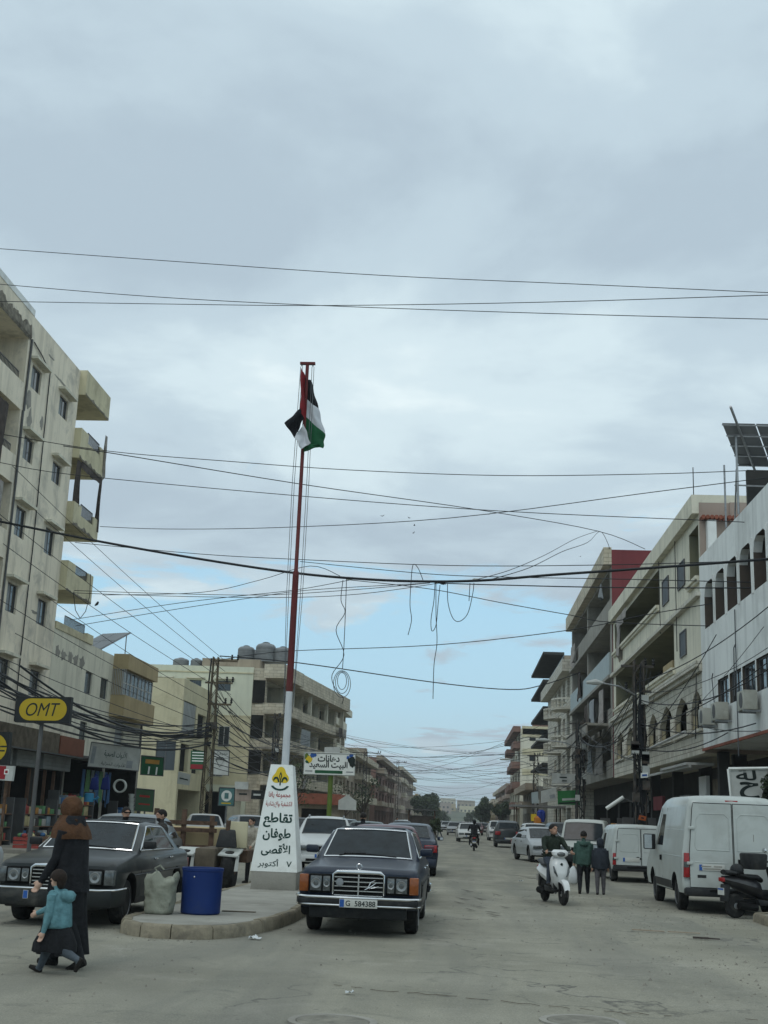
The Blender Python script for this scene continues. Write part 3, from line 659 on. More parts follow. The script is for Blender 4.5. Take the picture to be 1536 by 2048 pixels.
# yellow wing in front
b2 = thing('yellow_wing', 'yellow rendered wing with barred windows in front of the cream block', 'building', (-24, 98, 0)); Ty = FR(-22.4, 98, -1, 0, 0, -1, (-24, 98, 0)); Tys = FR(-22.4, 98, 0, 1, 1, 0, (-24, 98, 0))
mb = MB(Ty); facade(mb, 0, 4.0, 0, 11.9, [(.3, 1.9, 4.6, 6.9, .2, 0)], 0); mb.quad((4, 0, 0), (4, -11, 0), (4, -11, 11.9), (4, 0, 11.9)); mb.quad((0, 0, 11.9), (4, 0, 11.9), (4, -11.5, 11.9), (0, -11.5, 11.9)); mb.build('wall', 'yellow_wall', b2)
mb = MB(Tys); facade(mb, 0, 11.5, 0, 11.9, [(.4, 5.2, 7.6, 10.2, .5, 1), (6.0, 9.5, 7.6, 9.6, .3, 1), (.4, 3.4, 4.6, 6.8, .3, 1), (5, 8, 4.6, 6.6, .3, 1), (.6, 9, .1, 3.2, 3, 1)], 0, 0, 1); mb.build('side_wall', ['yellow_wall', 'shade'], b2)
window(b2, Ty, .3, 1.9, 4.6, 6.9, nu=2)
mb = MB(Tys)
for k in range(9): mb.box(.5 + k * .52, .9 + k * .52, -.12, -.04, 7.65, 10.1)
mb.build('slatted_screen', 'shutter', b2)
def water_tank(label, c, r, h, mat='tank', group='roof water tanks'):
    t = thing('water_tank', label, 'water tank', c, group=group); m = MB()
    prof = [(r * .96, 0)]
    for k in range(5): z = h * .8 * k / 5; prof += [(r, z + .02), (r, z + h * .12), (r * .965, z + h * .14)]
    prof += [(r * .97, h * .8), (r * .8, h * .9), (r * .45, h * .96), (r * .4, h * .97)]
    m.lathe(prof, n=18); m.build('body', mat, t, smooth=True); m = MB(); m.lathe([(r * .36, h * .965), (r * .36, h), (r * .2, h * 1.03)], n=12); m.build('lid', 'blackplastic', t); return t
for i, (px, dpt, r_) in enumerate(((492, 114, .8), (512, 117, .75), (531, 114, .95), (548, 117, .8), (566, 114, .85))):
    p = at(px, 1312, dpt); water_tank('grey ribbed water tank on the brown roof room, %s from the left' % ('first', 'second', 'third', 'fourth', 'fifth')[i], (p.x, dpt, 15.302), r_, 1.5 + .35 * (i in (2,)))
for i, (px, r_) in enumerate(((362, .75), (393, .55), (418, .6))):
    p = at(px, 1325, 113); water_tank(('short wide grey water tank on the left end of the cream roof', 'small grey water tank in the middle of the cream roof', 'small grey water tank nearest the pylon on the cream roof')[i], (p.x, 113, 14.352), r_, 1.0)

# ------------------------------------------------------------------ right: white block
bs = (9.2, 44, 0); T = FR(9.2, 0, 0, 1, -1, 0, bs)
b = thing('apartment_building', 'white apartment block with tall arched windows and air conditioners at the right edge', 'building', bs)
uw = [(45.4 - 2.03 * k, 47.2 - 2.03 * k) for k in range(8)]; lw = [(43.35 - 1.98 * k, 45.15 - 1.98 * k) for k in range(7)]
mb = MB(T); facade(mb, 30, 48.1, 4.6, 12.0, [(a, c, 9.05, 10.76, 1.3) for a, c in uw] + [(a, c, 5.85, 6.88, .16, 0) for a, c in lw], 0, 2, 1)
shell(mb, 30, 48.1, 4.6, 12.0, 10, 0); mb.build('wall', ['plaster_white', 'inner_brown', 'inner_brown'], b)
for a, c in uw:
    for s, e in ((a, 1), (c, -1)): m = MB(T); m.prism([(s, 10.76), (s + e * .42, 10.76), (s + e * .16, 10.62), (s, 10.3)], 'y', -.28, .002); m.build('arch_corner', 'plaster_white', b)
    m = MB(T); m.box(a + .3, a + 1.0, -1.29, -1.2, 9.1, 10.5); m.build('inner_door', 'shade', b)
    m = MB(T); m.box(a - .12, a, 0.001, .05, 9.0, 10.8); m.build('pilaster', 'plaster_white', b)
for a, c in lw: window(b, T, a, c, 5.85, 6.88, nu=2, gm='glass', fm='winframe')
mb = MB(T); mb.box(30, 48.1, 0.0, .06, 4.5, 4.598); mb.build('tile_edge', 'roof_tile', b)
for q in ([(44.6, .12, 5.9), (45.3, .12, 6.1), (45.6, .12, 7.0), (45.4, .12, 7.15)], [(42, .1, 6.0), (41.9, .1, 7.6), (41.6, .1, 7.7)], [(41.8, .05, 8.9), (41.85, .06, 4.0)]): mb = MB(T); mb.tube(q, .022, 5); mb.build('pipe', 'wirepale', b)
mb = MB(FR(9.2, 0, 0, 1, -1, 0, bs)); mb.box(30, 48.0, -2.7, -2.6, 0, 4.5, 0); mb.box(30.2, 33.8, -2.599, -2.58, .2, 3.3, 1).box(34.5, 39, -2.599, -2.58, .2, 3.3, 1).box(40, 47, -2.599, -2.58, .2, 3.3, 1); mb.build('shop_wall', ['grey_dark', 'shade'], b)
for u in (34, 39.6, 47.8):
    m = MB(T); m.box(u, u + .35, -.9, -.5, 0, 4.5); m.build('column', 'grey_dark', b)
def air_conditioner(label, u, z, T, bs):
    t = thing('air_conditioner', label, 'air conditioner', T((u + .8, .35, z)) if False else tuple(Vector(T((u + .7, .35, z))) + Vector(bs)), group='outdoor units on the white block')
    o = t.location; TT = lambda p: tuple(Vector(T(p)) + Vector(bs) - o)
    m = MB(TT); m.box(u, u + .9, .12, .55, z, z + .6); m.build('case', pm('ac_case', (.42, .42, .37), .6, .12, 2, dirt=(.24, .22, .17), dirt_amt=.5, dirt_scale=2), t, bevel=.02)
    m = MB(TT); m.lathe([(.27, 0), (.27, .012), (.25, .012)], (u - .0, 0, 0), 20, ax='y') if False else None
    m = MB(TT); pts = [(u + .36 + .24 * math.cos(a), .551, z + .3 + .24 * math.sin(a)) for a in [i * math.pi / 10 for i in range(20)]]; m.add(pts + [(p[0], .562, p[2]) for p in pts], [tuple(range(20)), tuple(range(20, 40))] + [(i, (i + 1) % 20, 20 + (i + 1) % 20, 20 + i) for i in range(20)]); m.build('fan_grille', 'winframe', t)
    m = MB(TT); m.box(u + .1, u + .16, 0, .55, z - .06, z).box(u + .75, u + .81, 0, .55, z - .06, z); m.build('bracket', 'steel', t)
air_conditioner('stained cream air conditioner nearest the stone-arched building', 45.2, 5.28, T, bs)
air_conditioner('cream air conditioner in the middle below the dark windows', 42.9, 5.28, T, bs)
air_conditioner('cream air conditioner closest to the right picture edge', 38.7, 5.26, T, bs)
# solar canopy on its roof
t = thing('solar_canopy', 'steel frame on the white roof carrying solar panels seen from below', 'solar panel', (9.3, 41, 12.0)); o3 = Vector((9.3, 41, 12.0))
A, B_ = Vector((8.56, 40.2, 15.03)), Vector((9.62, 42.6, 14.25)); ex = Vector((6.8, .05, -.02)); nrm = (B_ - A).cross(ex).normalized()
for j in range(4):
    for i in range(6):
        p = A + (B_ - A) * (j / 4 + .008) + ex * (i / 6 + .003); q = (B_ - A) * (1 / 4 - .016); e = ex * (1 / 6 - .006)
        m = MB(lambda v: Vector(v) - o3); m.slab([p, p + q, p + q + e, p + e], nrm * .035); m.build('panel', 'solar', t)
mb = MB(lambda v: Vector(v) - o3)
for f in (.02, .27, .5, .74, .98): p = A + (B_ - A) * f - nrm * .06 * (1 if nrm.z > 0 else -1); mb.tube([p, p + ex], .028, 5)
for f in (.08, .5, .9): p = A + ex * f; q = B_ + ex * f; d = (q - p); mb.tube([p - d * .42 - Vector((0, 0, .1)), q + d * .05 - Vector((0, 0, .1))], .045, 5)
mb.build('rail', 'steel', t)
for f in (.05, .5, .9):
    p = A + (B_ - A) * .25 + ex * f
    m = MB(lambda v: Vector(v) - o3); m.tube([(p.x, p.y, 12.0), (p.x, p.y, p.z - .1)], .04, 6); m.tube([(p.x, p.y + 2, 12.0), (p.x, p.y + 2, 14.3)], .035, 6); m.tube([(p.x, p.y + .1, 13.6), (p.x + .3, p.y + 2.0, 12.1)], .03, 5); m.tube([(p.x - .1, p.y, 13.0), (p.x + 1.6, p.y + 0.1, 13.0)], .03, 5); m.build('post', 'steel', t)
mb = MB(lambda v: Vector(v) - o3); mb.box(10.0, 15.5, 43.0, 43.2, 12.0, 14.2); mb.build('screen_wall', 'grey_dark', t)

# ------------------------------------------------------------------ right: cream block over stone arches
bs = (9.2, 62, 0); T = FR(9.25, 0, 0, 1, -1, 0, bs)
b = thing('apartment_building', 'cream block with deep balconies above a row of pointed stone arches', 'building', bs)
ar = [(71.55, 75.2), (67.5, 70.75), (63.4, 66.7), (59.3, 62.45), (55.15, 58.65), (51.15, 54.7), (48.35, 50.8)]
H3 = [(58.4, 75.6, 11.9, 13.62, 2.2), (48.35, 50.35, 11.35, 13.45, 1.6), (54.5, 75.3, 8.45, 10.45, 2.2)]
W3 = [(55.5, 57.2, 11.62, 12.8), (51.4, 53.1, 11.6, 12.7), (51.4, 52.85, 8.65, 9.72)]
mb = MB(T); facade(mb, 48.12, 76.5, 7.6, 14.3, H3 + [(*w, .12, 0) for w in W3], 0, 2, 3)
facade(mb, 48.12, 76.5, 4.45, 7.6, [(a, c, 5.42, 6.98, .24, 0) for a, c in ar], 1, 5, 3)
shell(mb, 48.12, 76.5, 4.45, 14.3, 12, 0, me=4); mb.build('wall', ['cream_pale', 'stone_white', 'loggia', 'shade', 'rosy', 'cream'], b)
mb = MB(T); mb.box(48.12, 76.55, .002, .28, 13.85, 14.62).box(48.12, 76.5, -12, .002, 14.302, 14.62); mb.build('roof_fascia', 'cream_pale', b)
mb = MB(T); mb.box(48.0, 76.5, .002, .22, 10.5, 10.66).box(48.0, 76.5, .002, .3, 7.72, 7.95).box(48.0, 76.5, .002, .16, 7.56, 7.72); mb.build('cornice', 'stone_white', b)
for u0, u1, z in ((58.2, 75.8, 11.75), (54.3, 75.5, 8.3), (48.2, 50.5, 11.2)):
    m = MB(T); m.box(u0, u1, .004, .2, z, z + .14).box(u0, u1, .004, .12, z - .12, z); m.build('balcony_sill', 'cream_pale', b)
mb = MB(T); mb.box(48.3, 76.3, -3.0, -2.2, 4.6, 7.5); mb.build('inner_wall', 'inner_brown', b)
for a, c in ar:
    md = (a + c) / 2; m = MB(T)
    for s, e in ((a, 1), (c, -1)):
        hw = (c - a) / 2; m.prism([(s, 6.985), (s + e * hw, 6.985), (s + e * hw * .96, 6.96), (s + e * hw * .62, 6.82), (s + e * hw * .3, 6.58), (s + e * hw * .1, 6.3), (s, 6.05)], 'y', -.24, .003)
    m.build('arch', 'stone_white', b)
    m = MB(T); m.box(md - .2, md + .7, -2.1, -2.05, 5.2, 7.0); m.build('inner_window', 'glass' if int(a) % 2 else 'winframe_pale', b)
    m = MB(T); m.box(a - .05, c + .05, .004, .1, 5.3, 5.42); m.build('arch_sill', 'stone_white', b)
    for s in (a, c):
        m = MB(T); m.tube([(s, .03, 5.42), (s, .03, 6.3)], .1, 8); m.build('colonnette', 'stone_white', b)
for w in W3: window(b, T, *w, o=0.0, nu=1, gm='shutter_dark', fm='winframe')
for u0, du, z, dz in ((60, 1.1, 11.95, 1.5), (66, 1.1, 11.95, 1.5), (57, 1.2, 8.5, 1.7), (65, 1.1, 8.5, 1.7), (70, 2, 8.5, 1.5)):
    m = MB(T); m.box(u0, u0 + du, -2.19, -2.1, z, z + dz); m.build('balcony_door', 'brown_render', b)
mb = MB(T); mb.box(56.8, 59.5, -1.2, -.3, 8.46, 9.1); mb.build('cupboard', 'ochre', b)
rag(T, 71.6, 73.4, .15, 11.2, 13.2, 21, .1, .4).build('curtain_cloth', 'cloth_grey', b); rag(T, 68.2, 72.4, .28, 12.9, 13.5, 22, .05).build('awning_cloth', 'cloth_grey', b)
mb = MB(T); mb.box(57.6, 58.4, -2.1, -1.9, 11.95, 13.5); mb.build('curtain_panel', 'cloth_dark', b)
mb = MB(T)
for k in range(14): mb.tube([(47.7, -.1 - k * .17, 13.62 - .0), (50.4, -.1 - k * .17, 13.62 + .04)], .09, 6)
mb.build('tiled_ledge', 'roof_tile', b); mb = MB(T); mb.box(47.75, 48.1, -.6, -.25, 12.02, 13.5); mb.build('pillar', 'plaster_white', b)
mb = MB(T); mb.box(48.0, 48.115, -6, -1.2, 12.05, 14.3); mb.build('end_panel', 'rosy', b)
for q in ([(53.2, .1, 14.7), (53.2, .1, 9)], [(57.6, .12, 14.6), (57.55, .1, 10.4)], [(48.6, .1, 14.3), (48.6, .1, 15.9)], [(48.4, .2, 7.5), (48.2, .3, 6), (48.6, .25, 5)]): mb = MB(T); mb.tube(q, .02, 5); mb.build('cable', 'wire', b)
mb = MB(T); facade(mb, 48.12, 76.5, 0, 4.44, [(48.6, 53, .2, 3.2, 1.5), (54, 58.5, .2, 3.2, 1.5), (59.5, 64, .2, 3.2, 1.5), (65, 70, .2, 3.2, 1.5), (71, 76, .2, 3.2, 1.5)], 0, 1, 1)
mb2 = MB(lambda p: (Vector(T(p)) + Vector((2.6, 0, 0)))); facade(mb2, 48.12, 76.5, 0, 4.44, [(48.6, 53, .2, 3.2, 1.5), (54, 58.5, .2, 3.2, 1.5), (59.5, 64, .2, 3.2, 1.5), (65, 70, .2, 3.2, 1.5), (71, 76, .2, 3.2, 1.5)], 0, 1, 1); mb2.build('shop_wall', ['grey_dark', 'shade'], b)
for u in (48.3, 55, 62, 69, 75.8):
    m = MB(T); m.box(u, u + .4, -1.6, -1.1, 0, 4.44); m.build('column', 'grey_dark', b)
mb = MB(T); mb.box(50.5, 62, .1, .2, 4.0, 4.1).box(50.5, 57, -.8, .3, 4.1, 4.2); mb.tube([(50, .4, 5.36), (62.6, .4, 5.18)], .06, 6); mb.build('awning_frame', 'winframe_pale', b)
for k, (u, z, du, dz, mt) in enumerate(((53, 2.9, 1.6, .9, 'white'), (57, 2.3, 2.4, .8, 'tin'), (49.2, 2.6, 2.5, 1, 'soil_stain'), (64.5, 2.5, 3, .7, 'red_wall'), (70, 2.4, 3, .9, 'tin'))):
    m = MB(T); m.box(u, u + du, -1.1, -.95, z, z + dz); m.build('shop_sign', mt, b)

# ------------------------------------------------------------------ right: grey block with a red end wall
bs = (9.2, 90, 0); T = FR(9.2, 0, 0, 1, -1, 0, bs)
b = thing('apartment_building', 'grey concrete block with a dark red end wall above the cream roof', 'building', bs)
hs = [(77.6, 91.4, z, z + h, 2.0) for z, h in ((15.6, 1.85), (12.2, 1.8), (8.75, 1.95), (5.6, 1.8))] + [(92.0, 104.4, z, z + h, 2.0) for z, h in ((15.6, 1.85), (12.2, 1.8), (8.75, 1.95), (5.6, 1.8))]
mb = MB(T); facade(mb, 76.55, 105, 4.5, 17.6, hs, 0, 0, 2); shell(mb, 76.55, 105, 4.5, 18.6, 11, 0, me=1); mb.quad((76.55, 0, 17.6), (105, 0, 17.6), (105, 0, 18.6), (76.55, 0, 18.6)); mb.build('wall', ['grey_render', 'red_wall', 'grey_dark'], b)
mb = MB(T); mb.box(76.55, 105.2, .002, .5, 17.65, 18.75); mb.build('roof_fascia', 'stone', b)
mb = MB(T); mb.box(77.4, 105, .003, .12, 10.75, 12.2); mb.build('balcony_screen', pm('pale_blue', (.36, .42, .43), .7, .1, 1), b)
mb = MB(T); mb.box(76.6, 104.9, .003, .25, 14.02, 14.2).box(76.6, 104.9, .003, .25, 10.5, 10.7); mb.build('slab_edge', 'grey_render', b)
for i, (u, z, du, dz) in enumerate(((79, 7.5, 3, 2.6), (84, 7.8, 4, 2.2), (89, 7.2, 2, 2.8), (99, 14.2, 3, 1.6), (79.5, 16.0, .8, 1.0), (94, 11, 2, 2), (80, 4.9, 3, 2.2), (86, 5.2, 3, 1.5))): rag(T, u, u + du, .3, z, z + dz, 40 + i, .12, .15).build('laundry', ['cloth_grey', 'curtain', 'cloth_dark'][i % 3], b)
mb = MB(T); mb.box(77, 91, .2, 1.6, 7.6, 7.75).box(77, 91, 1.5, 1.6, 7.0, 7.7); mb.build('balcony_slab', 'grey_render', b)
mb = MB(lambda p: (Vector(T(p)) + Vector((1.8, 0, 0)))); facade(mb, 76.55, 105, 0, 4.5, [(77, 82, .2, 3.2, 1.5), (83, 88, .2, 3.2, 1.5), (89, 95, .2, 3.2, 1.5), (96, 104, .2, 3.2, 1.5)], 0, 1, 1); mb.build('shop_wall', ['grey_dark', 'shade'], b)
for u in (83, 91, 99):
    for z in (12.25, 15.65): m = MB(T); m.box(u, u + 1.0, -1.99, -1.92, z, z + 1.7); m.build('balcony_door', 'shutter_dark', b)

# ------------------------------------------------------------------ right: stone block with bowed balconies
bs = (9.2, 115, 0); T = FR(9.2, 0, 0, 1, -1, 0, bs)
b = thing('apartment_building', 'grey stone block with small bowed balconies beyond the concrete block', 'building', bs)
hs = [(u, u + 2.6, z, z + 1.9, 1.2) for z in (12.2, 9.0, 5.8) for u in (107, 112, 117, 122)]
mb = MB(T); facade(mb, 105.05, 134, 0, 14.9, hs + [(u, u + 4, .2, 3, 2) for u in (106, 111, 116, 121)], 0, 0, 1); shell(mb, 105.05, 134, 0, 14.9, 9, 0); mb.build('wall', ['stone_white', 'grey_dark'], b)
for z in (11.2, 8.0, 4.8):
    for u in (108, 118):
        m = MB(T); seg = [(u - 2.0 + 4.6 * i / 10, 1.5 * math.sin(math.pi * i / 10) ** .6) for i in range(11)]
        m.prism(seg, 'z', z, z + .18); bl = m.build('balcony', 'stone_white', b)
        m = MB(T)
        for i in range(11): m.box(seg[i][0] - .06, seg[i][0] + .06, seg[i][1] - .12, seg[i][1] - .0, z + .18, z + .85)
        m.rings([[(p[0], p[1] + .02, z + .85), (p[0], p[1] + .02, z + .97), (p[0], p[1] - .16, z + .97), (p[0], p[1] - .16, z + .85)] for p in seg]); m.build('balustrade', 'stone_white', bl)
mb = MB(T); mb.box(105.1, 134, .002, .8, 14.3, 15.3); mb.build('roof_fascia', 'stone_white', b)
bs = (11, 146, 0); T = FR(11.0, 0, 0, 1, -1, 0, bs)
b = thing('apartment_building', 'dark concrete block with flat jutting slabs, narrow against the sky', 'building', bs)
mb = MB(T); facade(mb, 135, 158, 0, 19.6, [(u, u + 4, z, z + 1.9, 1.2) for z in (17.2, 14.2, 11.2, 8.2) for u in (137, 143, 149)], 0, 0, 1); shell(mb, 135, 158, 0, 19.6, 9, 0); mb.build('wall', ['brown_render', 'grey_dark'], b)
for z in (19.62, 16.6, 13.7, 10.7, 7.7):
    m = MB(T); m.box(134.8, 158, .003, 2.3, z, z + .28); m.build('canopy_slab', 'grey_dark', b)

# ------------------------------------------------------------------ farther rows
def far_building(name, label, T, bs, u0, u1, dep, h, wall, trim, floors, nb, z0=3.6, face=True, seed=0, o1=1.0, shade='grey_dark', group=None):
    b = thing(name, label, 'building', bs, group=group); rr = random.Random(seed); fh = (h - z0) / floors; hs = []; bays = (u1 - u0) / nb
    for f in range(floors):
        for k in range(nb): hs.append((u0 + k * bays + bays * .18, u0 + k * bays + bays * .82, z0 + f * fh + fh * .3, z0 + f * fh + fh * .86, .8))
    for k in range(nb): hs.append((u0 + k * bays + .4, u0 + (k + 1) * bays - .4, .1, 2.9, 1.0))
    m = MB(T); facade(m, u0, u1, 0, h, hs, 0, 0, 1); shell(m, u0, u1, 0, h, dep, 0); m.build('wall', [wall, shade], b)
    for f in range(floors):
        for k in range(nb):
            if rr.random() < .72:
                a = u0 + k * bays + bays * .06; c = u0 + (k + 1) * bays - bays * .06; balcony(b, T, a, c, .003, o1 * rr.uniform(.75, 1.1), z0 + f * fh + fh * .02, z0 + f * fh + fh * (.32 + rr.uniform(-.05, .05)), trim)
            else:
                m = MB(T); m.box(u0 + k * bays + bays * .3, u0 + k * bays + bays * .6, -.75, -.6, z0 + f * fh + fh * .3, z0 + f * fh + fh * .8); m.build('shutter', 'shutter', b)
    m = MB(T); m.box(u0, u1, .003, o1 * .9, h - .5, h + .35); m.build('roof_edge', trim, b)
    if face:      # end wall towards the crossing: a few windows
        n = max(1, int(dep / 3.2))
        for f in range(floors):
            for k in range(n):
                if rr.random() < .75:
                    m = MB(T); o_ = -(k + .35) * dep / n; z = z0 + f * fh + fh * .4; m.box(u0 - .03, u0 + .05, o_ - .95, o_, z, z + fh * .38); w = m.build('window', 'glass', b)
    m = MB(T); m.box(u0 + 1, u0 + 4, -dep * .6, -2, h + .001, h + 1.6); m.build('roof_room', trim, b)
    return b
def Tleft(X, bs): return FR(X, 0, 0, 1, 1, 0, bs)
def Tright(X, bs): return FR(X, 0, 0, 1, -1, 0, bs)
bs = (-16.2, 160, 0); far_building('town_house', 'white gabled upper storeys just past the stone balconies', Tleft(-16.2, bs), bs, 147, 172, 9, 15.4, 'stone', 'cream_pale', 4, 4, seed=1)
bs = (-16, 185, 0); far_building('town_house', 'brown stone house with a yellowish roof line beyond the paint sign', Tleft(-16, bs), bs, 174, 222, 10, 10.4, 'brown_render', 'stone', 2, 7, seed=2, o1=1.5)
bs = (-15.4, 250, 0); far_building('town_house', 'dark red brick house with a flat roof far down the left side', Tleft(-15.4, bs), bs, 226, 292, 10, 12.2, 'brick_red', 'brown_render', 3, 7, seed=3, o1=1.4)
bs = (-15, 340, 0); far_building('town_house', 'rosy row of flats farthest down the left side', Tleft(-15, bs), bs, 296, 395, 10, 13.2, 'rosy', 'stone', 3, 9, seed=4, o1=1.3)
bs = (9, 205, 0)
b = far_building('town_house', 'yellow and white block with red-brown balconies at the far right', Tright(9.2, bs), bs, 196, 236, 8, 16.0, 'cream_pale', 'brick_red', 4, 4, seed=5, o1=1.3)
T = Tright(9.2, bs); mb = MB(T)
for f in range(4): mb.box(195.9, 196.0, -6.5, -.3, 3.6 + f * 3.1 + 2.2, 3.6 + f * 3.1 + 3.1)
mb.box(195.9, 196, -6.5, -.2, 14.7, 16.4); mb.build('yellow_band', 'yellow_wall', b)
bs = (9, 165, 0); far_building('town_house', 'low shabby shop building with signs before the yellow block', Tright(9.6, bs), bs, 160, 194, 8, 6.2, 'grey_render', 'brown_render', 1, 7, seed=6, o1=1.6)
bs = (10, 262, 0); far_building('town_house', 'small dusty grey house beyond the yellow block', Tright(9.5, bs), bs, 240, 290, 9, 8.5, 'grey_render', 'rosy', 2, 6, seed=7)
bs = (12, 330, 0); far_building('town_house', 'pale flat-roofed house at the end of the right side', Tright(10.5, bs), bs, 296, 380, 9, 9.5, 'rosy', 'stone', 2, 8, seed=8)

bs = (-14, 470, 0); far_building('town_house', 'low beige row beyond the rosy flats on the left', Tleft(-14.5, bs), bs, 400, 560, 9, 9.0, 'stone', 'ochre', 2, 12, seed=14)
bs = (10, 470, 0); far_building('town_house', 'low ochre row beyond the pale house on the right', Tright(10.5, bs), bs, 385, 560, 9, 8.0, 'ochre', 'stone', 2, 12, seed=15)
# hills and the town on them, closing the street
def hill_h(x, y):
    return .42 * max(0, 34 * math.exp(-((x - 120) / 300) ** 2 - ((y - 1500) / 420) ** 2) + 26 * math.exp(-((x + 420) / 420) ** 2 - ((y - 1700) / 400) ** 2) + 14 * math.exp(-((x + 20) / 160) ** 2 - ((y - 1050) / 260) ** 2) + 5 * noise.noise(Vector((x * .006, y * .006, 1)))) 
mb = MB(); xs = [-1500 + 50 * i for i in range(61)]; ys = [520 + 45 * i for i in range(42)]
mb.rings([[(x, y, -0.04 + hill_h(x, y) * min(1, (y - 520) / 300)) for x in xs] for y in ys], closed=False, cap=False)
pm('hillside', (.10, .105, .07), .95, .35, .02, dirt=(.06, .085, .05), dirt_amt=.8, dirt_scale=.015)
tag(mb.build('hills', 'hillside', smooth=True, ang=80), kind='structure')
rr = random.Random(31); k = 0
fm = ['rosy', 'ochre', 'stone', 'brown_render', 'cream']
hills_ = []
while k < 14:
    y = rr.uniform(850, 1600); px = rr.uniform(850, 990); x = (px - 921) / 2450 * y
    if abs(x) < 7 and y < 700: continue
    hills_.append((px, x, y, rr.uniform(10, 18), rr.uniform(9, 14), rr.uniform(5, 9.5))); k += 1
ORD = 'first second third fourth fifth sixth seventh eighth ninth tenth eleventh twelfth thirteenth fourteenth fifteenth sixteenth seventeenth eighteenth nineteenth twentieth twenty-first twenty-second'.split()
for k, (px, x, y, w, d_, h) in enumerate(sorted(hills_)):
    hz_ = hill_h(x, y) * min(1, (y - 520) / 300) - .5
    m = MB(); m.box(-w / 2, w / 2, 0, d_, 0, h); t = thing('hill_house', 'pale block on the rise closing the street, %s from the left' % ORD[k], 'building', (x, y, hz_), group='houses on the far rise')
    m.build('wall', fm[k % 5], t)
    for f in range(int(h / 3.2)):
        for j in range(int(w / 3)): m = MB(); m.box(-w / 2 + .8 + j * 3, -w / 2 + 2.2 + j * 3, -.05, .02, 1 + f * 3.2, 2.5 + f * 3.2); m.build('window', 'glass', t)
# ------------------------------------------------------------------ vehicles
def paint(name, col, rough=0.36, coat=0.14, dust=0.3, metal=0.0):
    return pm(name, col, rough, 0.08, 1.5, coat=coat, metal=metal, spec=0.28, dirt=tuple(0.5 * c + 0.5 * d for c, d in zip(col, (0.20, 0.185, 0.155))), dirt_amt=dust, dirt_scale=1.3)
def lerp_tab(tab, z):
    if z <= tab[0][0]: return tab[0][1]
    for (a, x), (b, y) in zip(tab[:-1], tab[1:]):
        if z <= b: return x + (y - x) * (z - a) / (b - a)
    return tab[-1][1]
def arch(y, z, r, zb, n=10):
    """wheel arch from the rear foot over the top to the front foot (front is -y)"""
    a0 = math.asin(max(-1, min(1, (zb - z) / r))); return [(y + r * math.cos(a0 + (math.pi - 2 * a0) * i / n), z + r * math.sin(a0 + (math.pi - 2 * a0) * i / n)) for i in range(n + 1)]
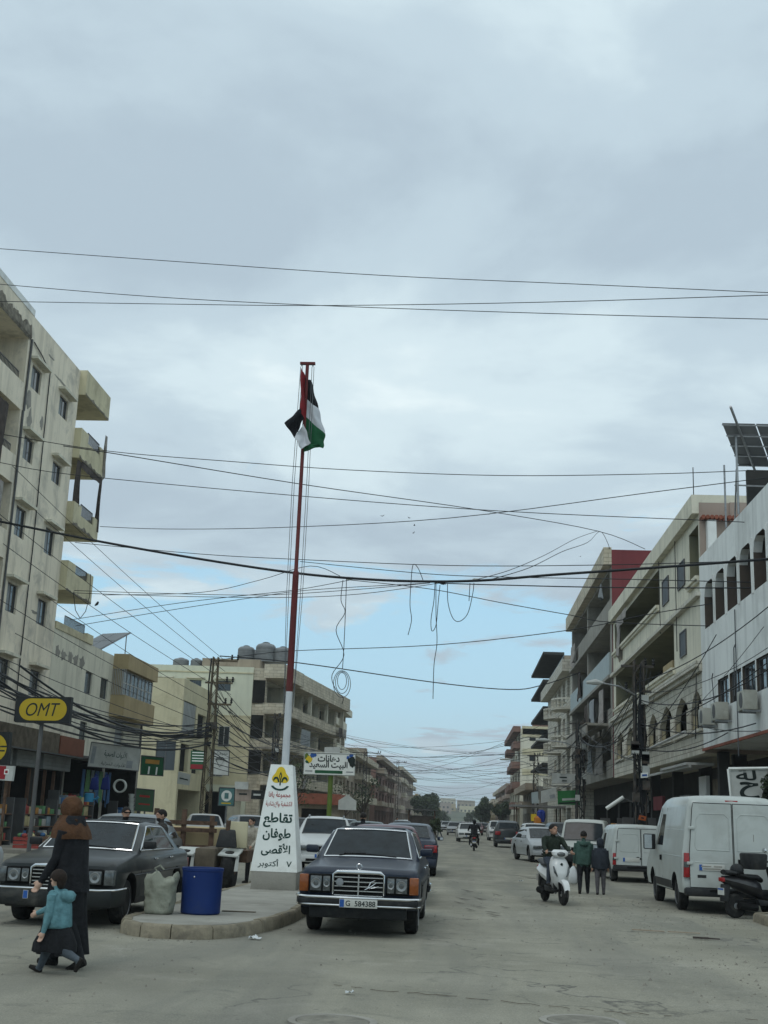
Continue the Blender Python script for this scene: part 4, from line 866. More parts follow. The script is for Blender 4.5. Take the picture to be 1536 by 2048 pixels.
class Car:
    """front towards -y, origin on the ground under the middle"""
    def __init__(s, name, label, cat, loc, rz, W, top, axles, wr, paintm, tumble, zb=0.25, crown=0.02, plan=0.1, edge=0.05, archr=None, group=None, endw=(0.55, 0.75)):
        s.t = thing(name, label, cat, loc, rz, group); s.W = W; s.tab = tumble; s.paint = paintm; s.top = top; s.plan = plan; s.ax = axles; s.wr = wr; s.zb = zb
        ar = archr or wr * 1.16
        yf, yr = min(p[0] for p in top), max(p[0] for p in top); s.yf, s.yr = yf, yr; s.len = yr - yf
        bottom = [(yr - .1, zb)] + arch(axles[1], wr, ar, zb) + arch(axles[0], wr, ar, zb) + [(yf + .1, zb)]
        poly = list(top) + bottom; n = len(poly); nt_ = len(top)
        s.crown = crown; s.belt = lerp_tab
        fr = [-1, -.975, -.93, -.8, -.45, 0, .45, .8, .93, .975, 1]; ins = {1: edge, .975: edge * .42, .93: edge * .1}
        me = bpy.data.meshes.new('body'); bm = bmesh.new(); cols = []
        for f in fr:
            q = inset_poly(poly, ins.get(abs(f), 0.0)); cols.append([bm.verts.new((f * W, p[0], p[1])) for p in q])
        for a, c in zip(cols[:-1], cols[1:]):
            for i in range(n):
                fa = bm.faces.new((a[i], a[(i + 1) % n], c[(i + 1) % n], c[i])); fa.material_index = 1 if i >= nt_ else 0
        bm.faces.new(cols[0][::-1]); bm.faces.new(cols[-1])
        for z in sorted({z for z, _ in tumble} | {zb + .25, zb + .1}):
            bmesh.ops.bisect_plane(bm, geom=bm.verts[:] + bm.edges[:] + bm.faces[:], plane_co=(0, 0, z), plane_no=(0, 0, 1), dist=1e-4)
        for v in bm.verts:
            v.co = s.xf(v.co)
        bmesh.ops.recalc_face_normals(bm, faces=bm.faces); bm.to_mesh(me); bm.free()
        me.materials.append(paintm); me.materials.append(M('dark')); me.shade_smooth(); me.set_sharp_from_angle(angle=R(38))
        s.body = bpy.data.objects.new('body', me); COL.objects.link(s.body); s.body.parent = s.t
        for y in axles:
            for sx in (-1, 1): s.wheel(sx, y)
    def xf(s, c):
        x, y, z = c; f = x / s.W; e = 0.0
        h = s.len / 2; t = (abs(y - (s.yf + s.yr) / 2) / h - .62) / .38
        if t > 0: e = s.plan * min(1, t) ** 1.5 * abs(f) ** 4 * (1 if y < (s.yf + s.yr) / 2 else -1)
        up = max(0, min(1, (z - .55) / .35))
        return Vector((x * lerp_tab(s.tab, z), y + e, z + s.crown * (1 - f * f) * up))
    def X(s, z): return s.W * lerp_tab(s.tab, z)
    def mb(s): return MB()
    def wheel(s, sx, y, w=0.19):
        r = s.wr; xo = sx * (s.X(r) - .015); xi = xo - sx * w
        m = MB(); k = [(r * .62, 0), (r * .86, 0.0), (r * .965, .015), (r, .05), (r, w - .05), (r * .965, w - .015), (r * .86, w), (r * .5, w)]
        m.lathe([(a, xo - sx * h) for a, h in k], (0, y, r), 26, ax='x'); wh = m.build('wheel', 'rubber', s.t, smooth=True)
        m = MB(); m.lathe([(.02, xo - sx * .03), (r * .18, xo - sx * .02), (r * .22, xo - sx * .045), (r * .5, xo - sx * .03), (r * .62, xo - sx * .012), (r * .645, xo + sx * .004), (r * .66, xo - sx * .02)], (0, y, r), 20, ax='x'); m.build('rim', 'steel', wh, smooth=True)
    def side(s, name, poly, sx, mat, off=0.004, th=0.006, parent=None, bevel=0):
        m = MB(); a = [(sx * (s.X(z) + off), y, z) for y, z in poly]; b = [(sx * (s.X(z) + off - th), y, z) for y, z in poly]; n = len(poly)
        m.add(a + b, [tuple(range(n)), tuple(range(n, 2 * n))] + [(i, (i + 1) % n, n + (i + 1) % n, n + i) for i in range(n)]); return m.build(name, mat, parent or s.t)
    def seam(s, pts, sx, r=0.006, mat='dark', name='door_seam', off=-.001):
        m = MB(); m.tube([(sx * (s.X(z) + off), y, z) for y, z in pts], r, 4); return m.build(name, mat, s.t)
    def trim(s, pts, r, mat, name='trim', n=6):
        m = MB(); m.tube(pts, r, n); return m.build(name, mat, s.t, smooth=True)
    def screen(s, name, p0, p1, w0, w1, mat='carglass', off=0.008, frame='chrome', fr=0.014):
        """glass lying on a sloping end of the cabin: p0 (y,z) low edge, p1 high edge, half widths w0,w1, bowed like the body"""
        d = Vector((0, p1[0] - p0[0], p1[1] - p0[1])); nrm = Vector((0, -d.z, d.y)).normalized()
        if (nrm.y < 0) != (p0[0] < (s.yf + s.yr) / 2): nrm = -nrm
        rows = []; outl = []
        for j in range(5):
            t = j / 4; y, z = p0[0] + (p1[0] - p0[0]) * t, p0[1] + (p1[1] - p0[1]) * t; w = w0 + (w1 - w0) * t; row = []
            for i in range(9):
                x = w * (-1 + 2 * i / 8); q = s.xf((x / lerp_tab(s.tab, z), y, z)); row.append(Vector((x, q.y, q.z)) + nrm * off)
            rows.append(row)
        m = MB(); m.rings(rows, closed=False, cap=False); m.rings([[p - nrm * .004 for p in r_] for r_ in rows], closed=False, cap=False); g = m.build(name, mat, s.t, smooth=True)
        if frame:
            loop = rows[0] + [r_[-1] for r_ in rows[1:]] + rows[-1][::-1][1:] + [r_[0] for r_ in rows[::-1][1:]]; m = MB(); m.tube([p + nrm * .004 for p in loop], fr, 5); m.build('screen_trim', frame, g, smooth=True)
        g['rows'] = 0; del g['rows']; s.rows = rows; s.nrm = nrm; return g
    def box(s, name, x0, x1, y0, y1, z0, z1, mat, bevel=.015, parent=None):
        m = MB(); m.box(x0, x1, y0, y1, z0, z1); return m.build(name, mat, parent or s.t, bevel=bevel)
    def mirror(s, sx, y, z, mat, w=.14, h=.115, face='chrome'):
        x = sx * (s.X(z) + .02); m = MB(); m.box(min(x, x + sx * (w + .05)), max(x, x + sx * (w + .05)), y, y + .09, z, z + h); o = m.build('mirror', mat, s.t, bevel=.03)
        m = MB(); a, c = sorted((x + sx * .09, x + sx * (w + .035))); m.box(a, c, y + .088, y + .096, z + .02, z + h - .02); m.build('mirror_glass', face, o)
def plate(c, x, y, z, w, h, txt, facing=-1, blue=True, parent=None):
    """number plate; facing -1: towards -y"""
    m = MB(); m.box(x - w / 2, x + w / 2, min(y, y + facing * .012), max(y, y + facing * .012), z, z + h); p = m.build('number_plate', 'plate', c.t, bevel=.004)
    s = facing
    if blue:
        bx = x - w / 2 + .035 if s < 0 else x + w / 2 - .035
        m = MB(); m.box(bx - .03, bx + .03, min(y + s * .0125, y + s * .0135), max(y + s * .0125, y + s * .0135), z + .006, z + h - .006); m.build('plate_band', 'plateblue', p)
    if txt:
        F = sframe((x + (.03 if s < 0 else -.03), y + s * .0135, z + h / 2), (1, 0, 0) if s < 0 else (-1, 0, 0), (0, 0, 1)); lettering('plate_text', txt, F, w * .78, h * .62, 'ink', p, bold=.012, depth=.001, res=5)
    return p
SEDT = [(0.0, .95), (.3, .965), (.58, 1.0), (.72, .995), (.90, .965), (.985, .925), (1.18, .835), (1.32, .76), (1.40, .70), (1.46, .62)]

def mercedes(label, loc, rz, col, kind, txt, name='parked_car'):
    pt = paint('paint_' + kind, col)
    if kind == 'blue':
        top = [(-2.26, .36), (-2.33, .50), (-2.35, .66), (-2.335, .83), (-2.27, .885), (-1.7, .935), (-1.0, .985), (-.93, .995), (-.30, 1.385), (-.16, 1.42), (.35, 1.438), (.92, 1.405), (1.08, 1.36), (1.62, 1.005), (1.72, .985), (2.2, .95), (2.31, .89), (2.35, .62), (2.3, .36)]
        c = Car(name, label, 'car', loc, rz, .84, top, (-1.40, 1.40), .315, pt, SEDT, plan=.10)
        sw = (-.93, .995), (-.30, 1.385), .66, .545; rw = (1.62, 1.005), (1.08, 1.36), .65, .53; gt = (-.78, -.14, .12, .25, .95, 1.02, 1.40)
    else:
        top = [(-2.12, .30), (-2.17, .48), (-2.19, .66), (-2.17, .80), (-2.10, .85), (-1.6, .905), (-.92, .965), (-.86, .975), (-.20, 1.345), (-.06, 1.375), (.35, 1.39), (.90, 1.36), (1.05, 1.32), (1.58, 1.0), (1.68, .985), (2.08, .965), (2.19, .90), (2.21, .60), (2.17, .30)]
        c = Car(name, label, 'car', loc, rz, .835, top, (-1.36, 1.31), .305, pt, [(z, f) for z, f in SEDT], plan=.10)
        sw = (-.86, .975), (-.20, 1.345), .67, .56; rw = (1.58, 1.0), (1.05, 1.32), .66, .54; gt = (-.7, -.08, .14, .26, .9, .985, 1.355)
    t = c.t; W = c.W; yf = c.yf; tr = 'chrome'
    g = c.screen('windscreen', *sw, frame=tr); rows = c.rows; nr = c.nrm
    for k in (-1, 1):    # wipers
        a = rows[0][4 + k * 2] + nr * .015 + Vector((.1 * k, 0, 0)); b_ = rows[0][4] .lerp(rows[0][0], .5 * (1 + k) / 2 + .05) + nr * .02 + Vector((0, .03, .03)); m = MB(); m.tube([a, (a + b_) / 2 + Vector((0, 0, .012)), b_], .009, 4); m.build('wiper', 'dark', t)
    for k, x in enumerate((.36, .55)):
        p = rows[1][4].lerp(rows[1][8], x * 1.3) - nr * .0 + Vector((0, 0, -.06)); m = MB(); m.slab([p + nr * .006, p + nr * .006 + Vector((.10, 0, 0)), p + nr * .006 + Vector((.10, .05, .035)), p + nr * .006 + Vector((0, .05, .035))], nr * .002); m.build('windscreen_sticker', 'plate', t)
    c.screen('rear_window', *rw, frame=tr)
    y0, y1, y2, y3, y4, z0, z1 = gt
    for sx in (-1, 1):
        c.side('side_window', [(y0, z0 + .02), (y2 - .02, z0 + .02), (y2 - .01, z1 - .045), (y1 + .06, z1 - .045)], sx, 'carglass'); c.side('side_window', [(y2 + .07, z0 + .02), (y4 + .22, z0 + .02), (y4 - .08, z1 - .06), (y2 + .06, z1 - .045)], sx, 'carglass')
        m = MB(); loop = [(y0 - .05, z0 + .005), (y1 + .03, z1 - .025), (y2, z1 - .02), (y4 - .06, z1 - .04), (y4 + .30, z0 + .005), (y0 - .05, z0 + .005)]; m.tube([(sx * (c.X(z) + .006), y, z) for y, z in loop], .011, 5); m.build('window_trim', tr, t)
        c.seam([(y0 - .1, .36), (y0 - .12, .7), (y0 - .06, z0)], sx); c.seam([(y2 + .02, .32), (y2 + .02, z0)], sx); c.seam([(y4 + .18, .62), (y4 + .25, z0)], sx)
        c.seam([(y0 - .5, .66), (y4 + .7, .68)], sx, .012, 'blackplastic', 'rub_strip', .004)
        for y in (y2 - .15, y4 + .0): c.box('door_handle', *(sorted((sx * (c.X(.86) + .002), sx * (c.X(.86) + .03)))), y - .08, y + .08, .85, .875, tr, .006)
        c.mirror(sx, y0 + .02, z0 + .03, c.paint if kind == 'blue' else 'blackplastic')
        c.side('sill', [(c.ax[0] + .4, .26), (c.ax[1] - .4, .26), (c.ax[1] - .4, .34), (c.ax[0] + .4, .34)], sx, 'blackplastic', .002)
    c.box('roof_gutter', -.5, .5, -.05, .9, 1.40 if kind != 'blue' else 1.445, 1.402 if kind != 'blue' else 1.447, c.paint, 0)
    # nose
    if kind == 'blue':
        gz0, gz1, gw, hz0, hz1, hx0, hx1 = .515, .875, .335, .565, .815, .375, .69
    else:
        gz0, gz1, gw, hz0, hz1, hx0, hx1 = .52, .82, .30, .545, .77, .34, .68
    yn = yf - .012; gm = MB(); gm.box(-gw, gw, yn, yn + .08, gz0, gz1 - .05); gr = gm.build('grille', 'dark', t)
    m = MB(); m.prism([(-gw - .025, gz0 - .02), (-gw - .005, gz0 - .02), (-gw - .005, gz1 - .06), (-gw + .05, gz1 - .045), (gw - .05, gz1 - .045), (gw + .005, gz1 - .06), (gw + .005, gz0 - .02), (gw + .025, gz0 - .02), (gw + .03, gz1 - .05), (gw - .03, gz1), (0, gz1 + .012), (-gw + .03, gz1), (-gw - .03, gz1 - .05)], 'y', yn - .045, yn + .05); m.build('grille_shell', tr, gr, bevel=.008)
    for k in range(5):
        z = gz0 + (gz1 - gz0 - .06) * (k + .5) / 5; m = MB(); m.box(-gw, gw, yn - .022, yn - .004, z - .007, z + .007); m.build('grille_bar', tr, gr)
    m = MB(); m.box(-.01, .01, yn - .034, yn - .01, gz0, gz1 - .05); m.build('grille_bar', tr, gr)
    m = MB(); m.lathe([(.035, 0), (.042, .004), (.042, .01), (.035, .014)], (0, yn + .005 - .007, gz1 + .055), 16, ax='y', cap=False)
    for a in (90, 210, 330): m.tube([(0, yn + .005, gz1 + .055), (.038 * math.cos(R(a)), yn + .005, gz1 + .055 + .038 * math.sin(R(a)))], .005, 4)
    m.tube([(0, yn + .005, gz1 - .005), (0, yn + .005, gz1 + .02)], .008, 5); m.build('hood_ornament', tr, t)
    if kind == 'blue':      # leaf-shaped emblem and a round badge on the grille
        m = MB(); m.tube([(.09, yn - .03, gz0 + .11), (.17, yn - .032, gz0 + .15), (.25, yn - .03, gz0 + .21)], [.006, .01, .004], 5); m.tube([(.13, yn - .03, gz0 + .13), (.17, yn - .03, gz0 + .21), (.23, yn - .03, gz0 + .24)], [.005, .009, .003], 5); m.tube([(.15, yn - .03, gz0 + .13), (.22, yn - .03, gz0 + .14), (.28, yn - .03, gz0 + .16)], [.005, .009, .003], 5); m.build('grille_emblem', tr, gr)
        m = MB(); m.lathe([(.012, -.01), (.05, -.008), (.055, .0)], (-.26, yn - .03, gz0 + .2), 16, ax='y'); m.build('grille_badge', 'steel', gr)
    for sx in (-1, 1):
        a, b_ = sorted((sx * hx0, sx * hx1)); m = MB(); m.box(a, b_, yf - .005, yf + .06, hz0, hz1); h = m.build('headlight', 'dark', t, bevel=.02)
        for x0, w in ((hx0 + .02, .10), (hx0 + .14, hx1 - hx0 - .16)):
            m = MB(); p, q = sorted((sx * x0, sx * (x0 + w))); m.box(p, q, yf - .018, yf, hz0 + .025, hz1 - .025); m.build('lens', 'headlamp', h, bevel=.015)
            m = MB(); m.lathe([(.02, .012), (min(w, .16) * .44, 0.0), (min(w, .16) * .48, .01)], ((p + q) / 2, yf - .026, (hz0 + hz1) / 2), 14, ax='y'); m.build('reflector', pm('lamp_reflector', (.26, .27, .27), .25, .2, 20, metal=.4), h, smooth=True)
        a, b_ = sorted((sx * (hx1 + .01), sx * (W * .995 - .01))); m = MB(); m.hexa([(a, yf + .0, hz0 + .01), (b_, yf + .02, hz0 + .01), (b_, yf + .20, hz0 + .01), (a, yf + .2, hz0 + .01), (a, yf, hz1 - .01), (b_, yf + .02, hz1 - .01), (b_, yf + .2, hz1 - .01), (a, yf + .2, hz1 - .01)]); m.build('indicator', 'amber' if kind == 'blue' else 'headlamp', t, bevel=.015)
    # bumpers
    zb0, zb1 = (.40, .525) if kind == 'blue' else (.27, .52)
    for ye, sg, nm in ((yf, -1, 'front_bumper'), (c.yr, 1, 'rear_bumper')):
        out = ye + sg * .10; m = MB(); path = [(-W * .975, ye - sg * .55), (-W * .975, ye - sg * .1), (-W * .94, ye + sg * .02), (-W * .8, out), (0, out + sg * .03), (W * .8, out), (W * .94, ye + sg * .02), (W * .975, ye - sg * .1), (W * .975, ye - sg * .55)]
        rs = []
        for i, (x, y) in enumerate(path):
            p, q = Vector(path[max(i - 1, 0)]), Vector(path[min(i + 1, len(path) - 1)]); d = (q - p).normalized(); nn = Vector((d.y, -d.x)) * (1 if sg < 0 else -1); nn = nn * (.045)
            rs.append([(x - nn.x, y - nn.y, zb0), (x + nn.x * .6, y + nn.y * .6, zb0), (x + nn.x, y + nn.y, zb0 + .03), (x + nn.x, y + nn.y, zb1 - .03), (x + nn.x * .6, y + nn.y * .6, zb1), (x - nn.x, y - nn.y, zb1)])
        m.rings(rs); bu = m.build(nm, 'blackplastic' if kind == 'blue' else paint('lower_' + kind, tuple(x * .7 for x in col), .6, 0.1, .7), t, smooth=True)
        m = MB(); m.tube([(x * 1.0 + (.042 if x > 0 else -.042) * (abs(x) > W * .9), y + sg * .045 * (abs(x) < W * .9), zb1 - .02 if kind != 'blue' else zb1 - .005) for x, y in path], .018 if kind == 'blue' else .014, 5); m.build('bumper_chrome', tr, bu, smooth=True)
        if kind == 'blue': m = MB(); m.tube([(x * 1.0 + (.042 if x > 0 else -.042) * (abs(x) > W * .9), y + sg * .045 * (abs(x) < W * .9), zb0 + .02) for x, y in path], .012, 5); m.build('bumper_chrome', tr, bu, smooth=True)
    c.box('valance', -W * .8, W * .8, yf + .0, yf + .1, .24, zb0 + .02, 'blackplastic', .02)
    plate(c, 0.02 if kind == 'blue' else -.1, yf - .175 if kind == 'blue' else yf - .15, .395 if kind == 'blue' else .36, .52, .112, txt)
    for sx in (-1, 1):
        a, b_ = sorted((sx * .42, sx * W * .96)); c.box('tail_light', a, b_, c.yr - .06, c.yr + .012, .62, .82, 'redlens', .01)
    return c
# blue saloon beside the island
mercedes('dark blue old saloon with chrome grille and plate G 584388 parked by the island', (-1.36, 19.95, 0), R(-.4), (.007, .013, .028), 'blue', 'G  584388')
mercedes('dusty dark grey saloon beside the left edge of the traffic island', (-5.47, 19.35, 0), R(-1.2), (.018, .021, .021), 'grey', 'T')

def saloon(label, loc, rz, col, L_=4.5, W=.87, H=1.43, name='car', front='modern', lamp='headlamp', estate=False, group=None, rails=False, suv=False, roofcol=None, plate_txt=None):
    """everyday saloon, estate or off-roader with lamps, windows, mirrors and plates"""
    h = L_ / 2; k = H / 1.43; zs = .06 if suv else 0; pt = paint('paint_%d_%d_%d' % tuple(int(x * 255) for x in col), col)
    rear = [(h - .45, 1.31 * k), (h - .12, .98 * k), (h - .03, .9 * k)] if estate else [(.85, 1.395 * k), (1.05, 1.35 * k), (h - .68, 1.02 * k), (h - .55, .995 * k), (h - .12, .96 * k), (h - .02, .86 * k)]
    top = [(-h + .08, .30), (-h + .01, .46), (-h, .60), (-h + .05, .71 * k), (-h + .2, .79 * k), (-h + .8, .90 * k), (-h + 1.22, .955 * k), (-h + 1.28, .965 * k), (-.30, 1.345 * k), (-.12, 1.40 * k), (.35, 1.425 * k)] + ([(h - .75, 1.40 * k)] if estate else []) + rear + [(h, .58), (h - .06, .30)]
    tab = [(z * k if z > .9 else z, f) for z, f in SEDT]
    c = Car(name, label, 'car', loc, rz, W, top, (-h + .82, h - .95), .31 + zs * .6, pt, tab, zb=.24 + zs, plan=.2, crown=.025, group=group)
    c.screen('windscreen', (-h + 1.28, .965 * k), (-.30, 1.345 * k), .68, .57, frame='winframe', fr=.012)
    if estate: c.screen('rear_window', (h - .14, 1.0 * k), (h - .43, 1.30 * k), .62, .56, frame='winframe', fr=.012)
    else: c.screen('rear_window', (h - .70, 1.03 * k), (1.07, 1.34 * k), .65, .55, frame='winframe', fr=.012)
    z0, z1 = .96 * k, 1.33 * k; ye = h - .5 if estate else h - .95
    for sx in (-1, 1):
        c.side('side_window', [(-h + 1.5, z0), (.05, z0), (.05, z1), (-.25, z1 - .01)], sx, 'carglass'); c.side('side_window', [(.13, z0), (ye, z0), (ye - (.22 if not estate else .1), z1 - .04), (.13, z1)], sx, 'carglass')
        c.seam([(-h + 1.4, .36), (-h + 1.36, z0 - .02)], sx); c.seam([(.09, .34), (.09, z0)], sx); c.seam([(ye, .6), (ye + .05, z0 - .02)], sx)
        c.mirror(sx, -h + 1.45, z0 - .01, c.paint)
        for y in (-.05, ye - .2): c.box('door_handle', *(sorted((sx * (c.X(.82) + .0), sx * (c.X(.82) + .025)))), y - .08, y + .08, .81, .84, 'blackplastic', .006)
        a, b_ = sorted((sx * .40, sx * W * .93)); c.box('headlight', a, b_, -h - .0, -h + .16, .56 * k, .69 * k, lamp, .03)
        a, b_ = sorted((sx * .50, sx * W * .965)); c.box('tail_light', a, b_, h - .12, h + .006, .66 * k, .86 * k, 'redlens', .02)
        if rails: c.trim([(sx * .52, -.2, H - .0), (sx * .53, .2, H + .04), (sx * .53, h - 1.0, H + .03), (sx * .52, h - .75, H - .02)], .018, 'steel', 'roof_rail')
    c.box('grille', -.34, .34, -h - .012, -h + .05, .54 * k, .68 * k, 'dark', .02); m = MB(); m.box(-.36, .36, -h - .02, -h - .008, .685 * k, .70 * k); m.build('grille_trim', 'chrome', c.t)
    for ye2, sg, nm in ((-h, -1, 'front_bumper'), (h, 1, 'rear_bumper')):
        a, b_ = sorted((ye2 - sg * .12, ye2 + sg * .06)); c.box(nm, -W * .95, W * .95, a, b_, .30, .50, c.paint if not suv else 'blackplastic', .04); a, b_ = sorted((ye2 + sg * .062, ye2 + sg * .05)); c.box('bumper_vent', -.5, .5, a, b_, .33, .40, 'dark', 0)
        plate(c, 0, ye2 + sg * .064, .42 if sg < 0 else .52, .5, .11, plate_txt if sg < 0 else None, sg)
    return c
cars = [
 ('dark blue saloon driving away beside the blue parked saloon', (-1.55, 38.9, 0), R(181), (.018, .026, .046), dict(L_=4.8, W=.9, H=1.46)),
 ('maroon car parked directly behind the dark blue saloon with chrome grille', (-1.55, 26.3, 0), R(2), (.085, .018, .028), dict(L_=4.3, W=.86, H=1.45)),
 ('white estate car with roof rails just behind the painted obelisk', (-4.05, 38.2, 0), R(5), (.50, .51, .50), dict(L_=4.4, W=.87, H=1.56, estate=True, rails=True)),
 ('dark green saloon half hidden behind the white estate car', (-3.5, 47.5, 0), R(3), (.035, .06, .055), dict(L_=4.5)),
 ('silver saloon with dark grille facing us right of the road', (3.55, 56.2, 0), R(9), (.36, .38, .39), dict(L_=4.75, W=.88, H=1.44)),
 ('dark people carrier with its hatch towards us in the right lane', (3.15, 85.2, 0), R(180), (.03, .034, .036), dict(L_=4.5, W=.88, H=1.7, estate=True)),
 ('grey saloon behind the dusty dark grey saloon', (-7.0, 26.6, 0), R(4), (.16, .175, .18), dict(L_=4.5, W=.87, H=1.47)),
 ('pale silver hatchback cut by the left picture edge', (-9.15, 21.3, 0), R(185), (.36, .37, .37), dict(L_=4.1, W=.86, H=1.5, estate=True)),
 ('white saloon coming towards us far down the road', (.62, 100.2, 0), R(3), (.48, .48, .46), dict(L_=4.4)),
 ('white van-like car parked far down on the right', (3.3, 112, 0), R(2), (.48, .48, .46), dict(L_=4.2, H=1.7, estate=True)),
 ('black saloon parked by the left shops behind the pylon', (-10.6, 64, 0), R(28), (.02, .022, .025), dict(L_=4.5)),
 ('silver hatchback parked by the left shops right of the pylon', (-9.5, 57, 0), R(22), (.30, .31, .32), dict(L_=4.1, H=1.48, estate=True)),
 ('small white car peeping out left of the pylon', (-11.2, 55, 0), R(14), (.46, .46, .44), dict(L_=3.9, H=1.46, estate=True)),
 ('dark grey saloon under the paint shop sign', (-8.3, 66, 0), R(12), (.045, .05, .055), dict(L_=4.5)),
 ('light blue-grey saloon right of the green sign post', (-6.6, 73, 0), R(6), (.20, .24, .27), dict(L_=4.5)),
 ('white saloon near the left kerb before the brown house', (-8.3, 88, 0), R(4), (.42, .43, .42), dict(L_=4.4)),
 ('dark saloon in the left lane far behind the black-clad man', (-4.4, 96, 0), R(3), (.03, .035, .04), dict(L_=4.5)),
 ('dark off-roader parked far right behind the silver saloon', (5.6, 70, 0), R(4), (.025, .03, .035), dict(L_=4.5, H=1.7, estate=True, suv=True)),
 ('white pickup-like car parked right behind the silver saloon', (4.4, 74.5, 0), R(2), (.44, .44, .42), dict(L_=4.4, H=1.6, estate=True)),
 ('beige car parked between the silver saloon and the white vans', (5.9, 58.5, 0), R(5), (.38, .34, .22), dict(L_=4.3, H=1.6, estate=True)),
]
for lb, loc, rz, col, kw in cars: saloon(lb, loc, rz, col, **kw)
rr = random.Random(5)
for i, (x, y) in enumerate(((-6, 130), (4.6, 135), (-.6, 140), (1.9, 150), (-6.4, 155), (3.2, 165), (-1.8, 175), (.9, 190), (-3.2, 210), (2.6, 225), (.2, 250))):
    cn = i % 4; saloon('tiny %s car in the distant traffic, %s in the row counted from us' % (('white', 'black', 'silver', 'dark red')[cn], ORD[i]), (x, y, 0), R(rr.choice((0, 180)) + rr.uniform(-3, 3)), ((.45, .45, .43), (.05, .05, .055), (.25, .26, .27), (.12, .03, .03))[cn], L_=4.3, name='distant_car', estate=i % 2 == 0, group='distant traffic')

# ---- white panel vans
def van(label, loc, rz, L_, W, H, wr, axles, col=(.44, .465, .44), nose=1.1, kind='ducato', bus=False):
    h = L_ / 2; pt = paint('paint_van_' + kind, col, .38, .2, .5)
    top = [(-h + .06, .36), (-h, .6), (-h + .04, .82), (-h + nose * .55, H * .53), (-h + nose * .8, H * .57), (-h + nose * 1.45, H * .93), (-h + nose * 1.8, H * .985), (0, H), (h - .35, H * .995), (h - .17, H * .98), (h - .10, H * .945), (h, .50), (h - .02, .42)]
    tab = [(.3, .96), (.55, 1.0), (H * .42, 1.0), (H * .52, .985), (H * .7, .93), (H * .9, .865), (H * .96, .83), (H, .80)]
    c = Car('panel_van', label, 'van', loc, rz, W, top, axles, wr, pt, tab, zb=.34, plan=.07, edge=.04, crown=.03); t = c.t
    def rear(z):
        return lerp_tab([(.42, h - .02), (.50, h), (H * .945, h - .10), (H * .98, h - .17)], z)
    def rpanel(name, poly, mat, off=.006, parent=None, th=.008):
        m = MB(); a = [(x, rear(z) + off, z) for x, z in poly]; b_ = [(x, rear(z) + off - th, z) for x, z in poly]; n = len(poly); m.add(a + b_, [tuple(range(n)), tuple(range(n, 2 * n))] + [(i, (i + 1) % n, n + (i + 1) % n, n + i) for i in range(n)]); return m.build(name, mat, parent or t)
    def rline(name, pts, r=.007, mat='dark', parent=None, off=.002):
        m = MB(); m.tube([(x, rear(z) + off, z) for x, z in pts], r, 4); return m.build(name, mat, parent or t)
    wu, wl = W * .79, W * .865; zt, zm, z0 = H * .935, H * .5, .50
    # two rear doors, each a raised panel with a pressed window-shaped field
    for sx in (-1, 1):
        poly = [(sx * .012, z0), (sx * wl, z0), (sx * wl, zm), (sx * wu, H * .88), (sx * wu * .97, zt), (sx * .012, zt)]
        d = rpanel('rear_door', poly, pt, .012, th=.02)
        rline('door_seam', [poly[-1], poly[0], poly[1], poly[2], poly[3], poly[4], poly[-1]], .0075, 'dark', d, .011)
        q = [(sx * .08, H * .535), (sx * (wu - .07), H * .535), (sx * (wu - .04), H * .57), (sx * (wu - .075), H * .80), (sx * (wu - .16), H * .845), (sx * .16, H * .845), (sx * .08, H * .81)]
        rline('pressed_field', q + q[:1], .011, pt, d, .012)
        for z in (H * .42, H * .72): 
            xx = sx * (wl if z < zm else wl + (wu - wl) * (z - zm) / (H * .88 - zm)); m = MB(); m.box(xx - .06, xx + .06, rear(z) + .008, rear(z) + .05, z - .03, z + .03); m.build('hinge', pt, d, bevel=.012)
        m = MB(); xs_ = sorted((sx * (wl + .008), sx * (W * .985))); m.hexa([(xs_[0], h - .10, H * .30), (xs_[1], h - .12, H * .30), (xs_[1], h - .0, H * .30), (xs_[0], h + .012, H * .30), (xs_[0] - .0, h - .12, H * .505), (xs_[1] - sx * .02, h - .14, H * .505), (xs_[1] - sx * .02, h - .02, H * .505), (xs_[0], h + .004, H * .505)]); m.build('tail_light', 'redlens', t, bevel=.01)
        m = MB(); a, b_ = sorted((sx * (wl + .02), sx * W * .98)); m.box(a, b_, h - .02, h + .014, H * .385, H * .43); m.build('reverse_light', 'headlamp', t)
        c.side('rub_strip', [(axles[0] + .42, .40), (axles[1] - .42, .40), (axles[1] - .42, .56), (axles[0] + .42, .56)], sx, 'blackplastic', .012, .014)
        c.seam([(axles[0] + .45, .58), (axles[0] + .42, H * .55), (axles[0] + .75, H * .9)], sx); c.seam([(axles[0] + 1.45, .58), (axles[0] + 1.45, H * .9)], sx)
        c.seam([(axles[0] + 1.5, H * .70), (h - .18, H * .70)], sx, .006, pt, 'pressed_line'); c.seam([(axles[0] + 1.5, H * .47), (h - .14, H * .47)], sx, .007, pt, 'pressed_line')
        c.side('side_window', [(axles[0] + .55, H * .55), (axles[0] + 1.35, H * .55), (axles[0] + 1.35, H * .84), (axles[0] + .95, H * .84)], sx, 'carglass')
        if bus:
            for k in range(2): c.side('side_window', [(axles[0] + 1.55 + k * .95, H * .56), (axles[0] + 2.4 + k * .95, H * .56), (axles[0] + 2.4 + k * .95, H * .84), (axles[0] + 1.55 + k * .95, H * .84)], sx, 'dirtyglass')
        c.mirror(sx, axles[0] + .5, H * .50, 'blackplastic', .22, .34 if kind == 'ducato' else .2)
        c.box('door_handle', *(sorted((sx * (c.X(H * .42)), sx * (c.X(H * .42) + .03)))), axles[0] + 1.2, axles[0] + 1.34, H * .41, H * .46, 'dark', .01)
        a, b_ = sorted((sx * .45, sx * W * .93)); c.box('headlight', a, b_, -h - .005, -h + .2, .62, .86, 'headlamp', .04)
